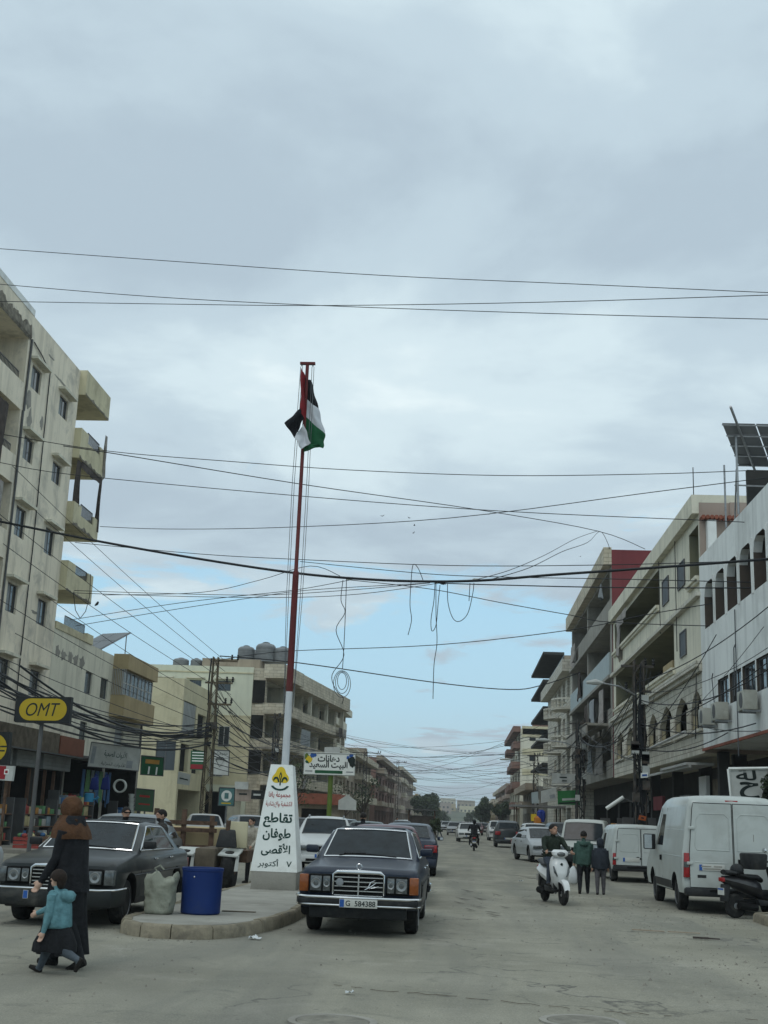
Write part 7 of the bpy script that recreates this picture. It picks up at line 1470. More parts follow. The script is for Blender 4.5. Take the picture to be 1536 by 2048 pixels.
# hanging goods at the left shop
for k, (px, py, mt) in enumerate(((190, 1566, 'tarp_blue'), (212, 1566, 'tarp_blue'))):
    c = at(px, py, 56); t = thing('jerrycan', ('blue jerrycan hanging in the dark shop, left of the pair', 'blue jerrycan hanging in the dark shop, right of the pair')[k], 'canister', tuple(c)); m = MB(); m.hexa([(-.22, -.12, -.3), (.2, -.12, -.3), (.2, .12, -.3), (-.22, .12, -.3), (-.16, -.1, .22), (.1, -.1, .3), (.1, .1, .3), (-.16, .1, .22)]); m.build('body', mt, t, bevel=.05); m = MB(); m.tube([(-.05, 0, .28), (.0, 0, .4), (.08, 0, .3)], .03, 6); m.build('handle', mt, t)
c = at(178, 1594, 52); t = thing('watering_can', 'light blue watering can hanging behind the headscarf', 'watering can', tuple(c)); m = MB(); m.lathe([(.0, -.2), (.2, -.2), (.2, .12), (.16, .16)], n=18); m.build('body', pm('sky_plastic', (.04, .22, .38), .5), t, smooth=True); m = MB(); m.tube([(.18, 0, -.1), (.32, 0, -.06), (.4, 0, .02)], [.05, .04, .06], 8); m.build('spout', 'sky_plastic', t, smooth=True)
c = at(240, 1572, 54); t = thing('hose_reel', 'white coil of hose on a round reel beside the shop', 'hose', tuple(c))
for k in range(3): m = MB(); m.lathe([(.26 + .035 * math.cos(a), (k - 1) * .07 + .035 * math.sin(a)) for a in [i * .785 for i in range(9)]], n=24, ax='y', cap=False); m.build('coil', 'sign_grey', t, smooth=True)
for k in range(5):
    c = at(263, 1592 + 8.2 * k, 55); t = thing('bucket', 'white bucket in the stack beside the green board, %s from the top' % ('first', 'second', 'third', 'fourth', 'fifth')[k], 'bucket', tuple(c), group='stack of white buckets'); m = MB(); m.lathe([(.10, -.08), (.135, .07), (.145, .075), (.145, .09), (.12, .09)], n=16); m.build('body', 'sign_grey', t, smooth=True)

# ------------------------------------------------------------------ pylons and poles
def lattice(label, x, y, h, w0, w1, mat='polesteel', arms=(), group=None, clutter=0, name='lattice_pylon'):
    t = thing(name, label, 'pylon', (x, y, 0), group=group); n = int(h / .55); W = lambda z: (w0 + (w1 - w0) * z / h) / 2
    for sx in (-1, 1):
        for sy in (-1, 1): m = MB(); m.tube([(sx * W(0), sy * W(0), 0), (sx * W(h), sy * W(h), h)], .035, 4); m.build('leg', mat, t)
    m = MB()
    for i in range(n):
        z0, z1 = h * i / n, h * (i + 1) / n; a, b_ = W(z0), W(z1); e = 1 if i % 2 else -1
        m.tube([(-a * e, -a, z0), (b_ * e, -b_, z1)], .02, 4); m.tube([(-a * e, a, z0), (b_ * e, b_, z1)], .02, 4); m.tube([(-a, -a * e, z0), (-b_, b_ * e, z1)], .02, 4); m.tube([(a, -a * e, z0), (b_, b_ * e, z1)], .02, 4)
    br = m.build('bracing', mat, t); br['kind'] = 'stuff'
    for z, l0, l1 in arms:
        m = MB(); m.box(l0, l1, -.05, .05, z - .05, z + .05); ar_ = m.build('crossarm', mat, t)
        for l in (l1, l1 - .32) if l1 > .5 else (l0, l0 + .35): m = MB(); m.lathe([(.03, .05), (.075, .12), (.04, .17), (.075, .22), (.04, .27), (.06, .34)], (l, 0, z), 10); m.build('insulator', 'blackplastic', ar_)
    rr = random.Random(int(x * 10)); 
    for k in range(clutter):       # cable runs strapped to the shaft
        a = rr.uniform(0, 6.28); z0, z1 = sorted((rr.uniform(.6, h * .6), rr.uniform(h * .5, h))); m = MB(); rr_ = w0 * .55
        m.tube([(rr_ * math.cos(a + .3 * math.sin(q)) * (1 + .25 * math.sin(3 * q + k)), rr_ * math.sin(a + .3 * math.cos(q)) * (1 + .25 * math.cos(2 * q + k)), z0 + (z1 - z0) * q / 6) for q in range(7)], rr.uniform(.018, .045), 5); m.build('cable_run', 'wire', t)
    for k in range(clutter // 3):
        z = rr.uniform(h * .3, h * .85); m = MB(); m.tube([(.3 * math.cos(q * .7) * (1 + .2 * math.sin(q)), -.25 + .12 * math.sin(q), z + .28 * math.sin(q * .7 + .1 * k)) for q in range(10)], .012, 4); m.build('cable_coil', 'wire', t)
        m = MB(); sx = rr.choice((-1, 1)); m.box(sx * .2 - .14, sx * .2 + .14, -.34, -.18, z, z + .36); m.build('junction_box', 'sign_grey' if k % 2 else 'polesteel', t)
    return t
lattice('rusty lattice pylon wrapped in cables before the yellow wing', -13.45, 66, 9.75, .52, .26, arms=((9.55, -.1, 1.2), (8.35, -.5, 1.0), (7.2, -.3, 1.0)), clutter=3, mat=pm('pylon_tan', (.15, .125, .085), .8, .3, 4, dirt=(.09, .06, .035), dirt_amt=.7, dirt_scale=3))
lattice('dark cable-wrapped pylon in front of the stone arches, nearest on the right', 7.05, 50, 8.15, .42, .36, arms=((7.9, -.7, .6), (6.9, -.5, .5)), clutter=26)
lattice('dark cable-wrapped pylon before the grey concrete block on the right', 7.55, 80, 8.15, .5, .4, arms=((7.9, -.7, .6), (5.6, -.5, .5)), clutter=22)
lattice('slim pylon on the right before the yellow far block', 7.6, 128, 8.6, .5, .35, arms=((8.3, -.9, .7), (7.3, -.6, .6)), clutter=8)
lattice('slim pylon in front of the stone balconies on the left', -15.2, 101, 9.6, .5, .35, arms=((9.3, -.6, .6),), clutter=10)
lattice('far pylon with a wide top arm above the brown house on the left', -12.9, 168, 10.2, .5, .4, arms=((10.0, -1.8, 2.0),), clutter=3)
lattice('far pylon on the left beside the dark red house', -12.4, 245, 12.6, .5, .4, arms=((12.2, -1.0, 1.6),))
def lamp_arm(label, x, y, z, dx_, dz_, head=.62):
    t = thing('street_lamp', label, 'street lamp', (x, y, z)); m = MB(); m.tube([(0, 0, 0), (dx_ * .5, -.1, dz_ * .75), (dx_, -.15, dz_)], .035, 6); m.build('arm', 'steel', t); m = MB(); e = 1 if dx_ > 0 else -1; m.tube([(dx_ * .98, -.15, dz_), (dx_ + e * head * .4, -.17, dz_ + .03), (dx_ + e * head, -.18, dz_ + .0)], [.05, .12, .06], 8); m.build('lamp_head', 'sign_grey', t, smooth=True); return t
lamp_arm('lamp head on a short arm at the top of the pylon before the arches', 6.95, 49.8, 6.7, -1.4, .45); lamp_arm('lamp on the pylon before the grey concrete block', 7.4, 79.8, 6.4, -1.8, .35, .9); lamp_arm('lamp on the slim right pylon farthest away', 7.5, 127.8, 7.2, -2.4, .6, 1.2)
c = at(1232, 1606, 60); t = thing('fallen_lamp', 'broken white tube lamp dangling under the canopy left of the nearest right pylon', 'street lamp', tuple(c)); m = MB(); m.tube([(-.45, 0, -.28), (.35, 0, .28)], .09, 8); m.build('lamp_tube', 'board_white', t, smooth=True); m = MB(); m.tube([(.3, 0, .25), (1.2, 0.05, -.1)], .03, 5); m.build('bracket', 'winframe', t)

# ------------------------------------------------------------------ overhead cables
def spline(ps, n=6):
    out = []
    for i in range(len(ps) - 1):
        a, b_, c, d = ps[max(i - 1, 0)], ps[i], ps[i + 1], ps[min(i + 2, len(ps) - 1)]
        for k in range(n): u = k / n; out.append(.5 * ((2 * b_) + (c - a) * u + (2 * a - 5 * b_ + 4 * c - d) * u * u + (3 * b_ - a - 3 * c + d) * u ** 3))
    out.append(ps[-1]); return out
def cable_obj(label, pts, r, mat='wire', group=None, n=4, name='overhead_cable'):
    o = pts[0]; m = MB(); m.tube([p - o for p in pts], r, n); c = m.build(name, mat); c.location = o; tag(c, label, 'cable', group); return c
def span(label, px, E0, E1, w=2.0, mat='wire', group=None, n=5):
    """cable in the vertical plane between anchors E0 and E1, sagging along the given sight lines"""
    E0, E1 = Vector(E0), Vector(E1); nn = (E1 - E0).cross(Vector((0, 0, 1))); ps = []
    for x, y in px: d = ray(x, y); ps.append(CAM + d * (nn.dot(E0 - CAM) / nn.dot(d)))
    mid = ps[len(ps) // 2]; return cable_obj(label, spline(ps, n), w * .78 * (mid - CAM).length / FPX * .5, mat, group)
LX, RX = -17.9, 9.1
S = lambda lb, px, Y0, Y1, w=2.0, mat='wire': span(lb, px, at(px[0][0], px[0][1], Y0), at(px[-1][0], px[-1][1], Y1), w, mat)
S('highest thin wire crossing the whole sky', [(-60, 493), (380, 525), (768, 551), (1150, 568), (1600, 588)], 36, 32)
S('second wire from the top, starting at the roof of the peeling block and falling right', [(-40, 565), (300, 593), (640, 611), (1100, 627), (1600, 640)], 39, 33)
S('nearly level wire that crosses the second wire in mid sky', [(-40, 602), (330, 608), (650, 611), (1100, 604), (1600, 588)], 41, 33)
S('wire from the upper corner balcony to the solar frame', [(0, 868), (215, 902), (450, 922), (700, 940), (1000, 951), (1300, 948), (1500, 941)], 45, 42)
S('wire from the upper corner balcony down to the red end wall', [(40, 880), (215, 905), (600, 968), (960, 1020), (1195, 1062), (1290, 1098)], 50, 76)
S('wire leaving the peeling wall under the second balcony and running to the white block', [(0, 925), (150, 950), (600, 992), (1000, 1022), (1440, 1042), (1560, 1048)], 44, 40)
S('wire rising to the right from the corner of the third balcony', [(200, 1053), (330, 1058), (560, 1055), (900, 1036), (1300, 985), (1560, 952)], 56, 38)
S('long level wire just above the thick cable', [(150, 1085), (400, 1108), (600, 1119), (900, 1131), (1200, 1130), (1560, 1120)], 55, 40)
S('thin wire from the roof point over the red wall to the hanging knots, upper strand', [(950, 1160), (1020, 1140), (1090, 1110), (1150, 1078), (1195, 1062)], 50, 77, 1.6)
S('thin wire from the roof point over the red wall to the hanging knots, lower strand', [(985, 1158), (1060, 1135), (1125, 1103), (1175, 1085), (1200, 1063), (1215, 1085), (1222, 1108)], 50, 77, 1.6)
S('thick black cable sagging across the street', [(-40, 1036), (0, 1043), (200, 1083), (400, 1118), (590, 1146), (740, 1159), (870, 1163), (980, 1160), (1100, 1150), (1300, 1136), (1580, 1115)], 44, 37, 6.5)
S('wire just under the thick cable, running right', [(600, 1123), (846, 1147), (1010, 1154), (1230, 1158), (1560, 1166)], 58, 40)
S('double wire leaving the knots to the right', [(870, 1166), (1000, 1170), (1230, 1175), (1560, 1176)], 50, 40, 3.0)
S('wire falling right from the knots to the grey block', [(700, 1160), (860, 1178), (1000, 1205), (1140, 1230), (1230, 1245), (1560, 1256)], 55, 45)
S('lone wire crossing the blue sky, rising to the right', [(432, 1322), (500, 1310), (600, 1301), (870, 1290), (1140, 1260), (1300, 1228), (1560, 1185)], 66, 45)
S('wire from the pylon top to the right, drooping over the blue sky', [(440, 1312), (600, 1326), (870, 1365), (1020, 1379), (1085, 1370), (1160, 1345)], 66, 80, 2.4)
for i, q in enumerate(([(140, 1240), (330, 1210), (450, 1195), (590, 1180), (700, 1160)], [(150, 1252), (330, 1222), (500, 1196), (620, 1180), (860, 1166)], [(120, 1180), (300, 1186), (520, 1190), (700, 1180), (860, 1166)], [(130, 1185), (330, 1192), (560, 1195), (720, 1188), (880, 1166)], [(205, 1190), (400, 1185), (520, 1160), (620, 1132), (680, 1152)])):
    S('%s of the thin wires fanning from the lower left balcony to the hanging knots' % ('topmost', 'second', 'third', 'fourth', 'shortest')[i], q, 54, 50, 1.6)
# dangling loops under the thick cable
DY = 47.6
def hang(label, px, w=1.7, mat='wire'): cable_obj(label, spline([at(x, y, DY) for x, y in px], 5), w * .85 * DY / FPX * .5, mat, name='hanging_wire')
hang('hanging wire straight down to the coil, left of the pair', [(693, 1158), (691, 1220), (688, 1290), (685, 1338)]); hang('hanging wire curling down beside the straight one to the coil', [(686, 1160), (682, 1200), (690, 1225), (672, 1260), (688, 1310), (664, 1350), (672, 1380), (686, 1395), (684, 1408)])
for k in range(3): hang(('small coil of wire, inner loop, above the far roofs', 'small coil of wire, middle loop, above the far roofs', 'small coil of wire, outer loop, above the far roofs')[k], [(684 + (9 + 4 * k) * math.sin(a), 1362 + k * 3 + (17 + 5 * k) * -math.cos(a)) for a in [i * .6 for i in range(12)]], 1.6, 'wirepale')
hang('hook-shaped wire hanging left of the knots', [(846, 1160), (836, 1136), (826, 1130), (822, 1165), (820, 1210), (823, 1240), (816, 1270)]); hang('wire loop hanging from the knots, left strand', [(870, 1166), (868, 1200), (862, 1240), (864, 1262), (872, 1250), (876, 1210), (880, 1170)]); hang('long single wire trailing far below the knots', [(872, 1166), (872, 1230), (874, 1285), (868, 1330), (866, 1398)]); hang('wide U-shaped wire loop right of the knots', [(895, 1168), (896, 1205), (905, 1235), (918, 1243), (935, 1228), (945, 1190), (948, 1166)]); hang('short wire stub right of the wide loop', [(940, 1166), (938, 1202)])
for k, (px, py) in enumerate(((871, 1164), (886, 1166), (950, 1160), (700, 1157))):
    c = at(px, py, DY); t = thing('cable_joint', ('first taped knot on the thick cable above the blue sky', 'second taped knot close beside the first', 'right-hand taped knot on the thick cable', 'left-hand taped knot on the thick cable')[k], 'cable', tuple(c)); m = MB(); rr = random.Random(k)
    for j in range(5): m.tube([(rr.uniform(-.12, .12), rr.uniform(-.05, .05), rr.uniform(-.06, .06)) for _ in range(4)], .025, 5)
    m.build('wrapping', 'sign_grey' if k != 1 else 'wire', t)
# wires from the peeling block down to the pylon
PYL = Vector((-13.4, 66, 9.3)); rr = random.Random(3)
def droop(label, a, b_, sag, r, group=None, mat='wire'):
    a, b_ = Vector(a), Vector(b_); cable_obj(label, [a.lerp(b_, i / 12) - Vector((0, 0, 4 * sag * (i / 12) * (1 - i / 12))) for i in range(13)], r, mat, group)
g1 = 'wires from the peeling block to the pylon'
for k in range(9): droop('thin black wire slanting from the peeling block down towards the lattice pylon', (-17.9, 43.5 + rr.uniform(0, 8), 14.5 - k * 1.05), (-13.4 + rr.uniform(-.2, .9), 66, 9.6 - .62 * k), .15 + .12 * rr.random(), .014, g1)
g1 = 'cable bundles at shop height'
for k in range(18): droop('heavy cable sagging in a bundle above the left shop fronts', (-16.5 + rr.uniform(-1, 1.5), 36 + rr.uniform(0, 8), 5.2 + rr.uniform(-.3, 1.1)), (-13.4, 66, 5.6 + rr.uniform(-.6, .7)), .5 + .7 * rr.random(), rr.choice((.02, .03, .045)), g1)
g1 = 'cables right of the lattice pylon'
for k in range(24): droop('cable sagging from the lattice pylon towards the stone balconies', (-13.3, 66, 3.9 + k * .2), (rr.choice((-15.2, -15.2, -12.5)), rr.uniform(95, 135), rr.uniform(4.5, 9.0)), .3 + .9 * rr.random(), rr.choice((.014, .02, .03)), g1)
g1 = 'web of wires across the far street'
far_l = [(-15.2, 101, 9), (-15.2, 101, 7.4), (-15.5, 120, 10.5), (-15, 135, 11), (-14, 150, 9), (-12.9, 168, 9.9), (-15, 190, 9), (-12.4, 245, 12)]
far_r = [(7.55, 80, 7.9), (7.55, 80, 6.4), (7.6, 128, 8.4), (8.6, 100, 10.5), (7.6, 128, 7.4), (8.5, 115, 8), (8.5, 150, 7), (8.5, 200, 9), (8.2, 92, 8.8)]
for k in range(20):
    a, b_ = Vector(far_l[k % len(far_l)]), Vector(far_r[(k * 5 + k // 8) % len(far_r)]); a.z += rr.uniform(-1.6, .5); b_.z += rr.uniform(-1.6, .6); droop('wire in the sagging web across the street in front of the far houses', a, b_, rr.uniform(.4, 1.9), rr.uniform(.010, .02), g1)
for k in range(7): 
    y0 = rr.uniform(150, 330); droop('wire in the sagging web across the street in front of the far houses', (-14, y0, rr.uniform(6.5, 10)), (8.6, y0 + rr.uniform(-60, 80), rr.uniform(6, 10)), rr.uniform(.6, 2), .022, g1)
g1 = 'cables along the right facades'
rp = [(7.0, 50), (7.5, 80), (7.6, 128)]
for k in range(14): droop('cable strung along the right-hand pylons before the balconies', (7.05, 50, 4.0 + rr.uniform(0, 3.6)), (7.55, 80, 4.0 + rr.uniform(0, 3.6)), rr.uniform(.2, .9), rr.choice((.012, .02, .032)), g1)
for k in range(10): droop('cable strung along the right-hand pylons before the balconies', (7.05, 50, 4.4 + rr.uniform(0, 3.2)), (9.0, rr.uniform(30, 46), rr.uniform(4.3, 8.8)), rr.uniform(.2, .8), rr.choice((.012, .02)), g1)
for k in range(12): droop('cable strung along the right-hand pylons before the balconies', (7.55, 80, 4.0 + rr.uniform(0, 3.6)), (7.6, 128, 4.5 + rr.uniform(0, 3.6)), rr.uniform(.4, 1.2), rr.choice((.014, .022)), g1)
for k in range(6): droop('cable strung along the right-hand pylons before the balconies', (7.05, 50, 5 + rr.uniform(0, 2.8)), (9.0, rr.uniform(55, 74), rr.uniform(5, 10)), rr.uniform(.2, .6), .012, g1)

# ------------------------------------------------------------------ old tractor and its trailer beside the island
t = thing('small_tractor', 'old grey tractor with a pale mudguard parked between the drum and the obelisk', 'tractor', (-5.05, 26.6, 0))
for x in (.22, -.72):
    m = MB(); r_ = .40; w = .26; m.lathe([(r_ * .5, -w / 2), (r_ * .85, -w / 2), (r_ * .97, -w * .32), (r_, 0), (r_ * .97, w * .32), (r_ * .85, w / 2), (r_ * .5, w / 2)], (x, 0, r_), 24, ax='x'); wh = m.build('wheel', 'rubber', t, smooth=True); m = MB(); m.lathe([(.05, -.14), (r_ * .5, -.1), (r_ * .5, .1), (.05, .14)], (x, 0, r_), 14, ax='x'); m.build('rim', 'rust', wh)
    m = MB(); m.hexa([(x - .2, -.3, .70), (x + .22, -.3, .68), (x + .22, .35, .80), (x - .2, .35, .80), (x - .2, -.3, .73), (x + .22, -.3, .71), (x + .22, .35, .84), (x - .2, .35, .84)]); m.hexa([(x + .16, -.32, .40), (x + .24, -.32, .40), (x + .24, -.26, .70), (x + .18, -.26, .70), (x + .16, -.28, .40), (x + .24, -.28, .40), (x + .24, -.22, .71), (x + .18, -.22, .71)]); m.build('mudguard', 'sign_grey', t)
m = MB(); m.tube([(-.75, 0, .4), (.25, 0, .4)], .07, 8); m.build('axle', 'rust', t); m = MB(); m.box(-.45, -.02, -.4, 1.2, .42, .85); m.build('engine', 'soil_stain', t, bevel=.04); m = MB(); m.hexa([(-.1, -.05, .86), (.36, -.05, .86), (.36, .05, .86), (-.1, .05, .86), (-.04, .05, 1.22), (.30, .05, 1.22), (.28, .13, 1.24), (-.04, .13, 1.24)]); m.build('seat_back', 'blackplastic', t, bevel=.03); m = MB(); m.box(.1, .5, .35, .45, .85, 1.4); m.build('yellow_panel', 'yellow_wall', t, bevel=.02); m = MB(); m.tube([(.12, .1, 1.2), (.13, .1, 1.42)], .05, 8); m.build('filter', 'rust', t); m = MB(); m.box(-.4, .5, .5, 1.4, .55, .8); m.build('frame', 'rust', t)
t = thing('farm_trailer', 'dark railed trailer with a yellow box behind the dusty dark grey saloon', 'trailer', (-6.2, 28.6, 0))
for x in (-.75, -.1, .55):
    m = MB(); m.box(x - .05, x + .05, -.05, .05, .55, 1.62 - .12 * (x > .3)); m.build('rail_post', 'rust', t)
for z in (.75, 1.12, 1.28): m = MB(); m.box(-.95, .68, -.09, -.052, z, z + .09); m.build('rail', 'rust', t)
m = MB(); m.box(-.9, .6, .15, 2.2, .55, 1.22); m.build('yellow_box', 'ochre', t, bevel=.02); m = MB(); m.box(-.95, .65, -.04, 2.3, .45, .54); m.build('bed', 'rust', t)
for x in (-.75, .45): m = MB(); m.lathe([(.15, -.09), (.3, -.09), (.32, 0), (.3, .09), (.15, .09)], (x, 1.0, .32), 18, ax='x'); m.build('wheel', 'rubber', t, smooth=True)
# kiosk with tiled roof by the left kerb
t = thing('kiosk', 'low kiosk with a tiled roof and white gable sign beyond the white estate car', 'kiosk', (-9.6, 84, 0)); m = MB(); m.box(-1.6, 1.6, 0, 3, 0, 2.3); m.build('wall', 'brown_render', t); m = MB(); m.prism([(-2.0, 2.3), (2.0, 2.3), (1.6, 3.0), (-1.6, 3.0)], 'y', -.5, 3.4); m.build('roof', 'roof_tile', t); m = MB(); m.box(-1.0, .9, -.03, .02, .9, 2.0); m.build('counter_opening', 'shade', t); m = MB(); m.prism([(1.5, 2.0), (2.7, 2.0), (2.7, 2.6), (2.1, 3.0), (1.5, 2.6)], 'y', -.6, -.5); m.build('gable_sign', 'sign_grey', t)
t = thing('market_stall', 'dark stall with a flat roof at the left kerb far ahead', 'stall', (-3.6, 118, 0))
for sx in (-1, 1):
    for y in (0, 2.2): m = MB(); m.box(sx * 1.2 - .05, sx * 1.2 + .05, y, y + .1, 0, 2.4); m.build('post', 'rust', t)
m = MB(); m.box(-1.5, 1.5, -.3, 2.6, 2.4, 2.5); m.build('roof', 'winframe', t); m = MB(); m.box(-1.25, 1.25, .2, 2, 0, 1.9); m.build('counter', 'cloth_dark', t)
t = thing('market_stall', 'roofed stall with open front on the right behind the parked cars', 'stall', (6.4, 104, 0))
for sx in (-1, 1):
    for y in (0, 4.2): m = MB(); m.box(sx * 1.8 - .05, sx * 1.8 + .05, y, y + .1, 0, 2.9); m.build('post', 'rust', t)
m = MB(); m.box(-2.2, 2.2, -.5, 4.8, 2.9, 3.05); m.build('roof', 'tin', t); m = MB(); m.box(-1.6, 1.6, .5, 3.5, .1, 1.1); m.build('counter', 'brown_render', t)

# low rubble wall and clutter along the left kerb
for k in range(9):
    c = onz(20 + 17 * k, 1690 - 1.2 * k); t = thing('rubble_block', 'rough stone block in the low heap by the left shops', 'stone', (c.x - .4, 33 + .5 * k, 0), R(rr.uniform(0, 90)), 'rubble by the left shops'); m = MB(); s_ = rr.uniform(.35, .6); m.hexa([(-s_, -.3, 0), (s_, -.32, 0), (s_ * .9, .3, 0), (-s_ * .9, .32, 0), (-s_ * .8, -.25, .45 + .2 * rr.random()), (s_ * .85, -.22, .5), (s_ * .7, .2, .42), (-s_ * .7, .25, .5)]); m.build('rock', 'spalled', t, bevel=.05)

# ------------------------------------------------------------------ trees
def tree(label, c, h, cr, ch, nleaf, seed, leaf=.28, trunk_h=None, cat='tree', name='street_tree', dens=1.0, group=None):
    t = thing(name, label, cat, c, group=group); rr = random.Random(seed); th = trunk_h if trunk_h is not None else h - ch
    m = MB(); m.tube([(0, 0, 0), (.05, .02, th * .6), (0, .05, th), (.1, 0, th + ch * .4)], [cr * .09, cr * .07, cr * .055, cr * .02], 8)
    blobs = []
    for i in range(11):
        a = rr.uniform(0, 6.28); q = rr.uniform(.25, .75); p = Vector((cr * q * math.cos(a), cr * q * math.sin(a), th + ch * rr.uniform(.15, .85))); blobs.append((p, cr * rr.uniform(.28, .48))); m.tube([(0, 0, th * .85), (p.x * .5, p.y * .5, (th + p.z) / 2), tuple(p)], [cr * .04, cr * .025, cr * .01], 5)
    m.build('trunk', pm('bark', (.075, .06, .045), .95, .3, 5), t, smooth=True); lv = MB()
    for i in range(nleaf):
        p, r_ = rr.choice(blobs); d = Vector((rr.gauss(0, 1), rr.gauss(0, 1), rr.gauss(0, .8))).normalized() * r_ * rr.random() ** .4; q = p + d; a = Vector((rr.gauss(0, 1), rr.gauss(0, 1), rr.gauss(0, 1))).normalized(); b_ = a.orthogonal().normalized(); s_ = leaf * rr.uniform(.6, 1.4)
        lv.add([q - a * s_ * .5, q + b_ * s_ * .28, q + a * s_ * .5, q - b_ * s_ * .28], [(0, 1, 2, 3)], 0 if rr.random() < .6 else 1)
    lv.build('crown', [pm('leaf_dark', (.035, .05, .025), .7, .4, 1.2), pm('leaf_mid', (.06, .08, .035), .7, .4, 1.2)], t); return t
tree('rounded dark green tree at the far end of the left side', (-8.5, 300, 0), 7.6, 3.6, 5.2, 5000, 1, .5); tree('second dark tree just behind the rounded one on the left', (-9.5, 350, 0), 8.4, 4.2, 6, 4000, 2, .6)
tree('dark tree at the far end of the right side', (5.6, 285, 0), 7.0, 2.4, 5.4, 4000, 3, .5); tree('small grey-green tree before the low far house on the right', (7.4, 230, 0), 5.4, 2.0, 4, 2500, 4, .4)
tree('bushy young tree beside the pale sign above the big white van', (8.95, 36.0, .13), 3.4, .62, 2.1, 4200, 5, .12, cat='tree', name='pavement_tree')
for k, (x, y, h_) in enumerate(((-9, 420, 6), (-6.5, 470, 5), (6.5, 400, 6.5), (8, 450, 6), (4.5, 520, 5))): tree('low dark tree in the far haze, %s of the row' % ORD[k], (x, y, 0), h_, 3.0, h_ * .75, 1500, 40 + k, .6, group='far trees')
tree('thin bare-looking tree behind the green sign post', (-10.6, 78, .1), 5.2, 1.7, 3.6, 260, 6, .2); tree('yellow-green shrub beside the dark stall far ahead', (-2.2, 116, 0), 1.9, .7, 1.5, 900, 7, .2, cat='shrub', name='shrub')
tree('scrawny tree before the brown house on the left', (-11.5, 150, 0), 6.5, 2.4, 4.5, 380, 9, .3); tree('leafless thin tree left of the brown house', (-10.4, 112, 0), 5.4, 1.6, 3.8, 140, 12, .2)
# birds
for k, (px, py) in enumerate(((765, 1032), (819, 1036), (829, 1051), (827, 1066), (1161, 1113), (978, 1029))):
    c = at(px, py, 90); t = tag(MB().add([(-.2, 0, .08), (-.07, .03, 0), (0, .07, -.02), (.07, .03, 0), (.2, 0, .09), (0, -.07, .0), (0, .1, 0)], [(0, 1, 5), (1, 2, 5), (2, 3, 5), (3, 4, 5), (1, 6, 2), (2, 6, 3)]).build('bird', 'wire'), ('flying bird farthest left in the sky', 'flying bird second from left', 'flying bird just below the second one', 'lowest bird of the loose flock', 'lone bird at the right above the red wall', 'bird near the crossing wires')[k], 'bird', 'birds in flight'); t.location = c; t.rotation_euler = (0, R(-10 + 9 * k), R(40 * k))
c = at(194, 1208, 58); t = thing('perched_bird', 'small dark bird perched on a wire right of the lowest balcony', 'bird', tuple(c)); m = MB(); m.tube([(-.1, 0, -.08), (0, 0, 0), (.06, 0, .12)], [.03, .07, .04], 7); m.build('bird_body', 'wire', t, smooth=True)

# ------------------------------------------------------------------ air
m = MB(); m.box(-1600, 1600, -40, 2450, -1.6, 60); hz = m.build('haze', 'dark'); hz.data.materials.clear(); hm = bpy.data.materials.new('haze_air'); hm.use_nodes = True; nt = hm.node_tree; nt.nodes.clear()
o_ = N(nt, 'ShaderNodeOutputMaterial'); v_ = N(nt, 'ShaderNodeVolumePrincipled'); v_.inputs['Color'].default_value = (.90, .95, .97, 1); v_.inputs['Density'].default_value = .00036; v_.inputs['Anisotropy'].default_value = .2; L(nt, v_.outputs[0], o_.inputs['Volume']); hz.data.materials.append(hm); tag(hz, 'thin grey haze over the far street', 'haze', kind='stuff')
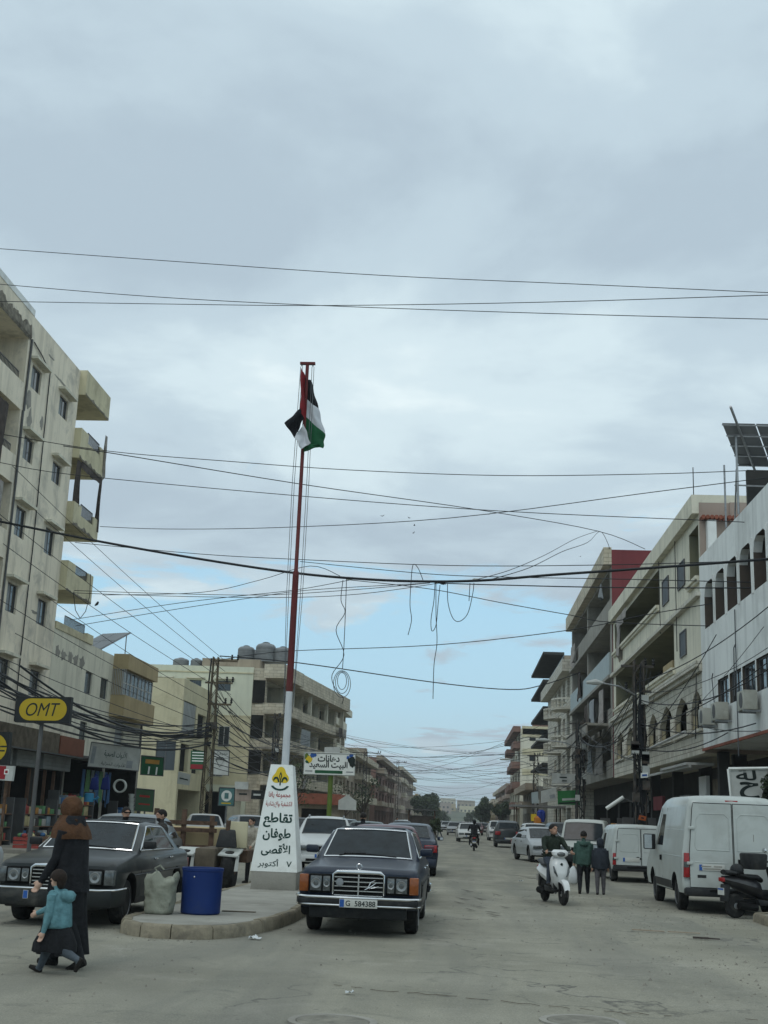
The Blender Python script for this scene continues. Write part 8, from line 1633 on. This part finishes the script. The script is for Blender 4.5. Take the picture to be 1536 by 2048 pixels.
# ------------------------------------------------------------------ goods in front of the left shops
rr = random.Random(61)
GC = [pm('goods_%d' % i, c, .75, .2, 6) for i, c in enumerate(((.30, .06, .05), (.05, .12, .25), (.42, .36, .20), (.10, .22, .10), (.35, .34, .32), (.06, .05, .05), (.40, .20, .06), (.20, .25, .28)))]
def goods_rack(label, x, y, rz, w=2.4, rows=3, h=1.7, d=.5):
    t = thing('goods_rack', label, 'rack', (x, y, .12), rz)
    for sx in (-1, 1): m = MB(); m.box(sx * w / 2 - .03, sx * w / 2 + .03, -.03, d, 0, h); m.build('upright', 'winframe', t)
    for k in range(rows):
        z = .15 + k * (h - .3) / rows; m = MB(); m.box(-w / 2, w / 2, 0, d, z, z + .03); m.build('shelf', 'wood', t); u = -w / 2 + .08
        while u < w / 2 - .3:
            bw, bh = rr.uniform(.12, .34), rr.uniform(.15, .42); m = MB(); m.box(u, u + bw, .04, d * .9, z + .03, z + .03 + bh); m.build('goods', rr.choice(GC), t, bevel=.015); u += bw + rr.uniform(.01, .06)
    return t
goods_rack('crowded goods rack in front of the roller shutter boxes, left of the sign post', -16.6, 44.2, R(80)); goods_rack('goods rack under the shutter box right of the sign post', -16.7, 49.4, R(78)); goods_rack('goods rack at the mouth of the dark shop behind the headscarf', -16.6, 53.6, R(75), 2.8, 4, 2.1); goods_rack('deep goods rack inside the dark shop behind the white banner', -18.6, 59.4, R(80), 3.4, 4, 2.3); goods_rack('goods rack by the right door of the dark shop', -17.2, 64.6, R(78), 2.6, 3, 1.8)
g1 = 'clothes hanging at the left shop'
for k in range(7):
    y = 56.6 + k * .72; t = thing('hanging_shirt', 'garment hung in a row under the tin awning, %s from the left' % ORD[k], 'clothes', (-17.3, y, 2.5), R(90), g1); rag(None, -.26, .26, 0, -.75, .75, k, .04, -.15).build('cloth', rr.choice(GC), t, smooth=True, ang=80)
for k in range(10):
    x, y = -15.4 + rr.uniform(-.6, .5), 43 + k * 2.1; s_ = rr.uniform(.25, .45); t = thing('crate', '%s crate of goods along the left kerb, counted from the left' % ORD[k], 'crate', (x, y, .12), R(rr.uniform(-20, 20)), 'crates along the left kerb')
    m = MB()
    for z in range(3): m.box(-s_, s_, -.22, .22, z * .13, z * .13 + .10)
    m.build('slats', 'wood' if k % 2 else GC[k % 8], t)
    for j in range(5): m = MB(); m.ball((rr.uniform(-s_ * .7, s_ * .7), rr.uniform(-.14, .14), .42), (.1, .1, .08), 8, 6); m.build('goods', GC[(k + j) % 8], t, smooth=True)
# more stalls and parasols under the right facades
for k, (x, y, lb) in enumerate(((7.6, 56, 'dim shelf of goods under the stone arches behind the vans'), (7.7, 66, 'second dim shelf of goods under the arches, farther on'), (7.9, 88, 'shelf of goods before the bright green fascia'))): goods_rack(lb, x, y, R(-80), 3.0, 3, 1.9)
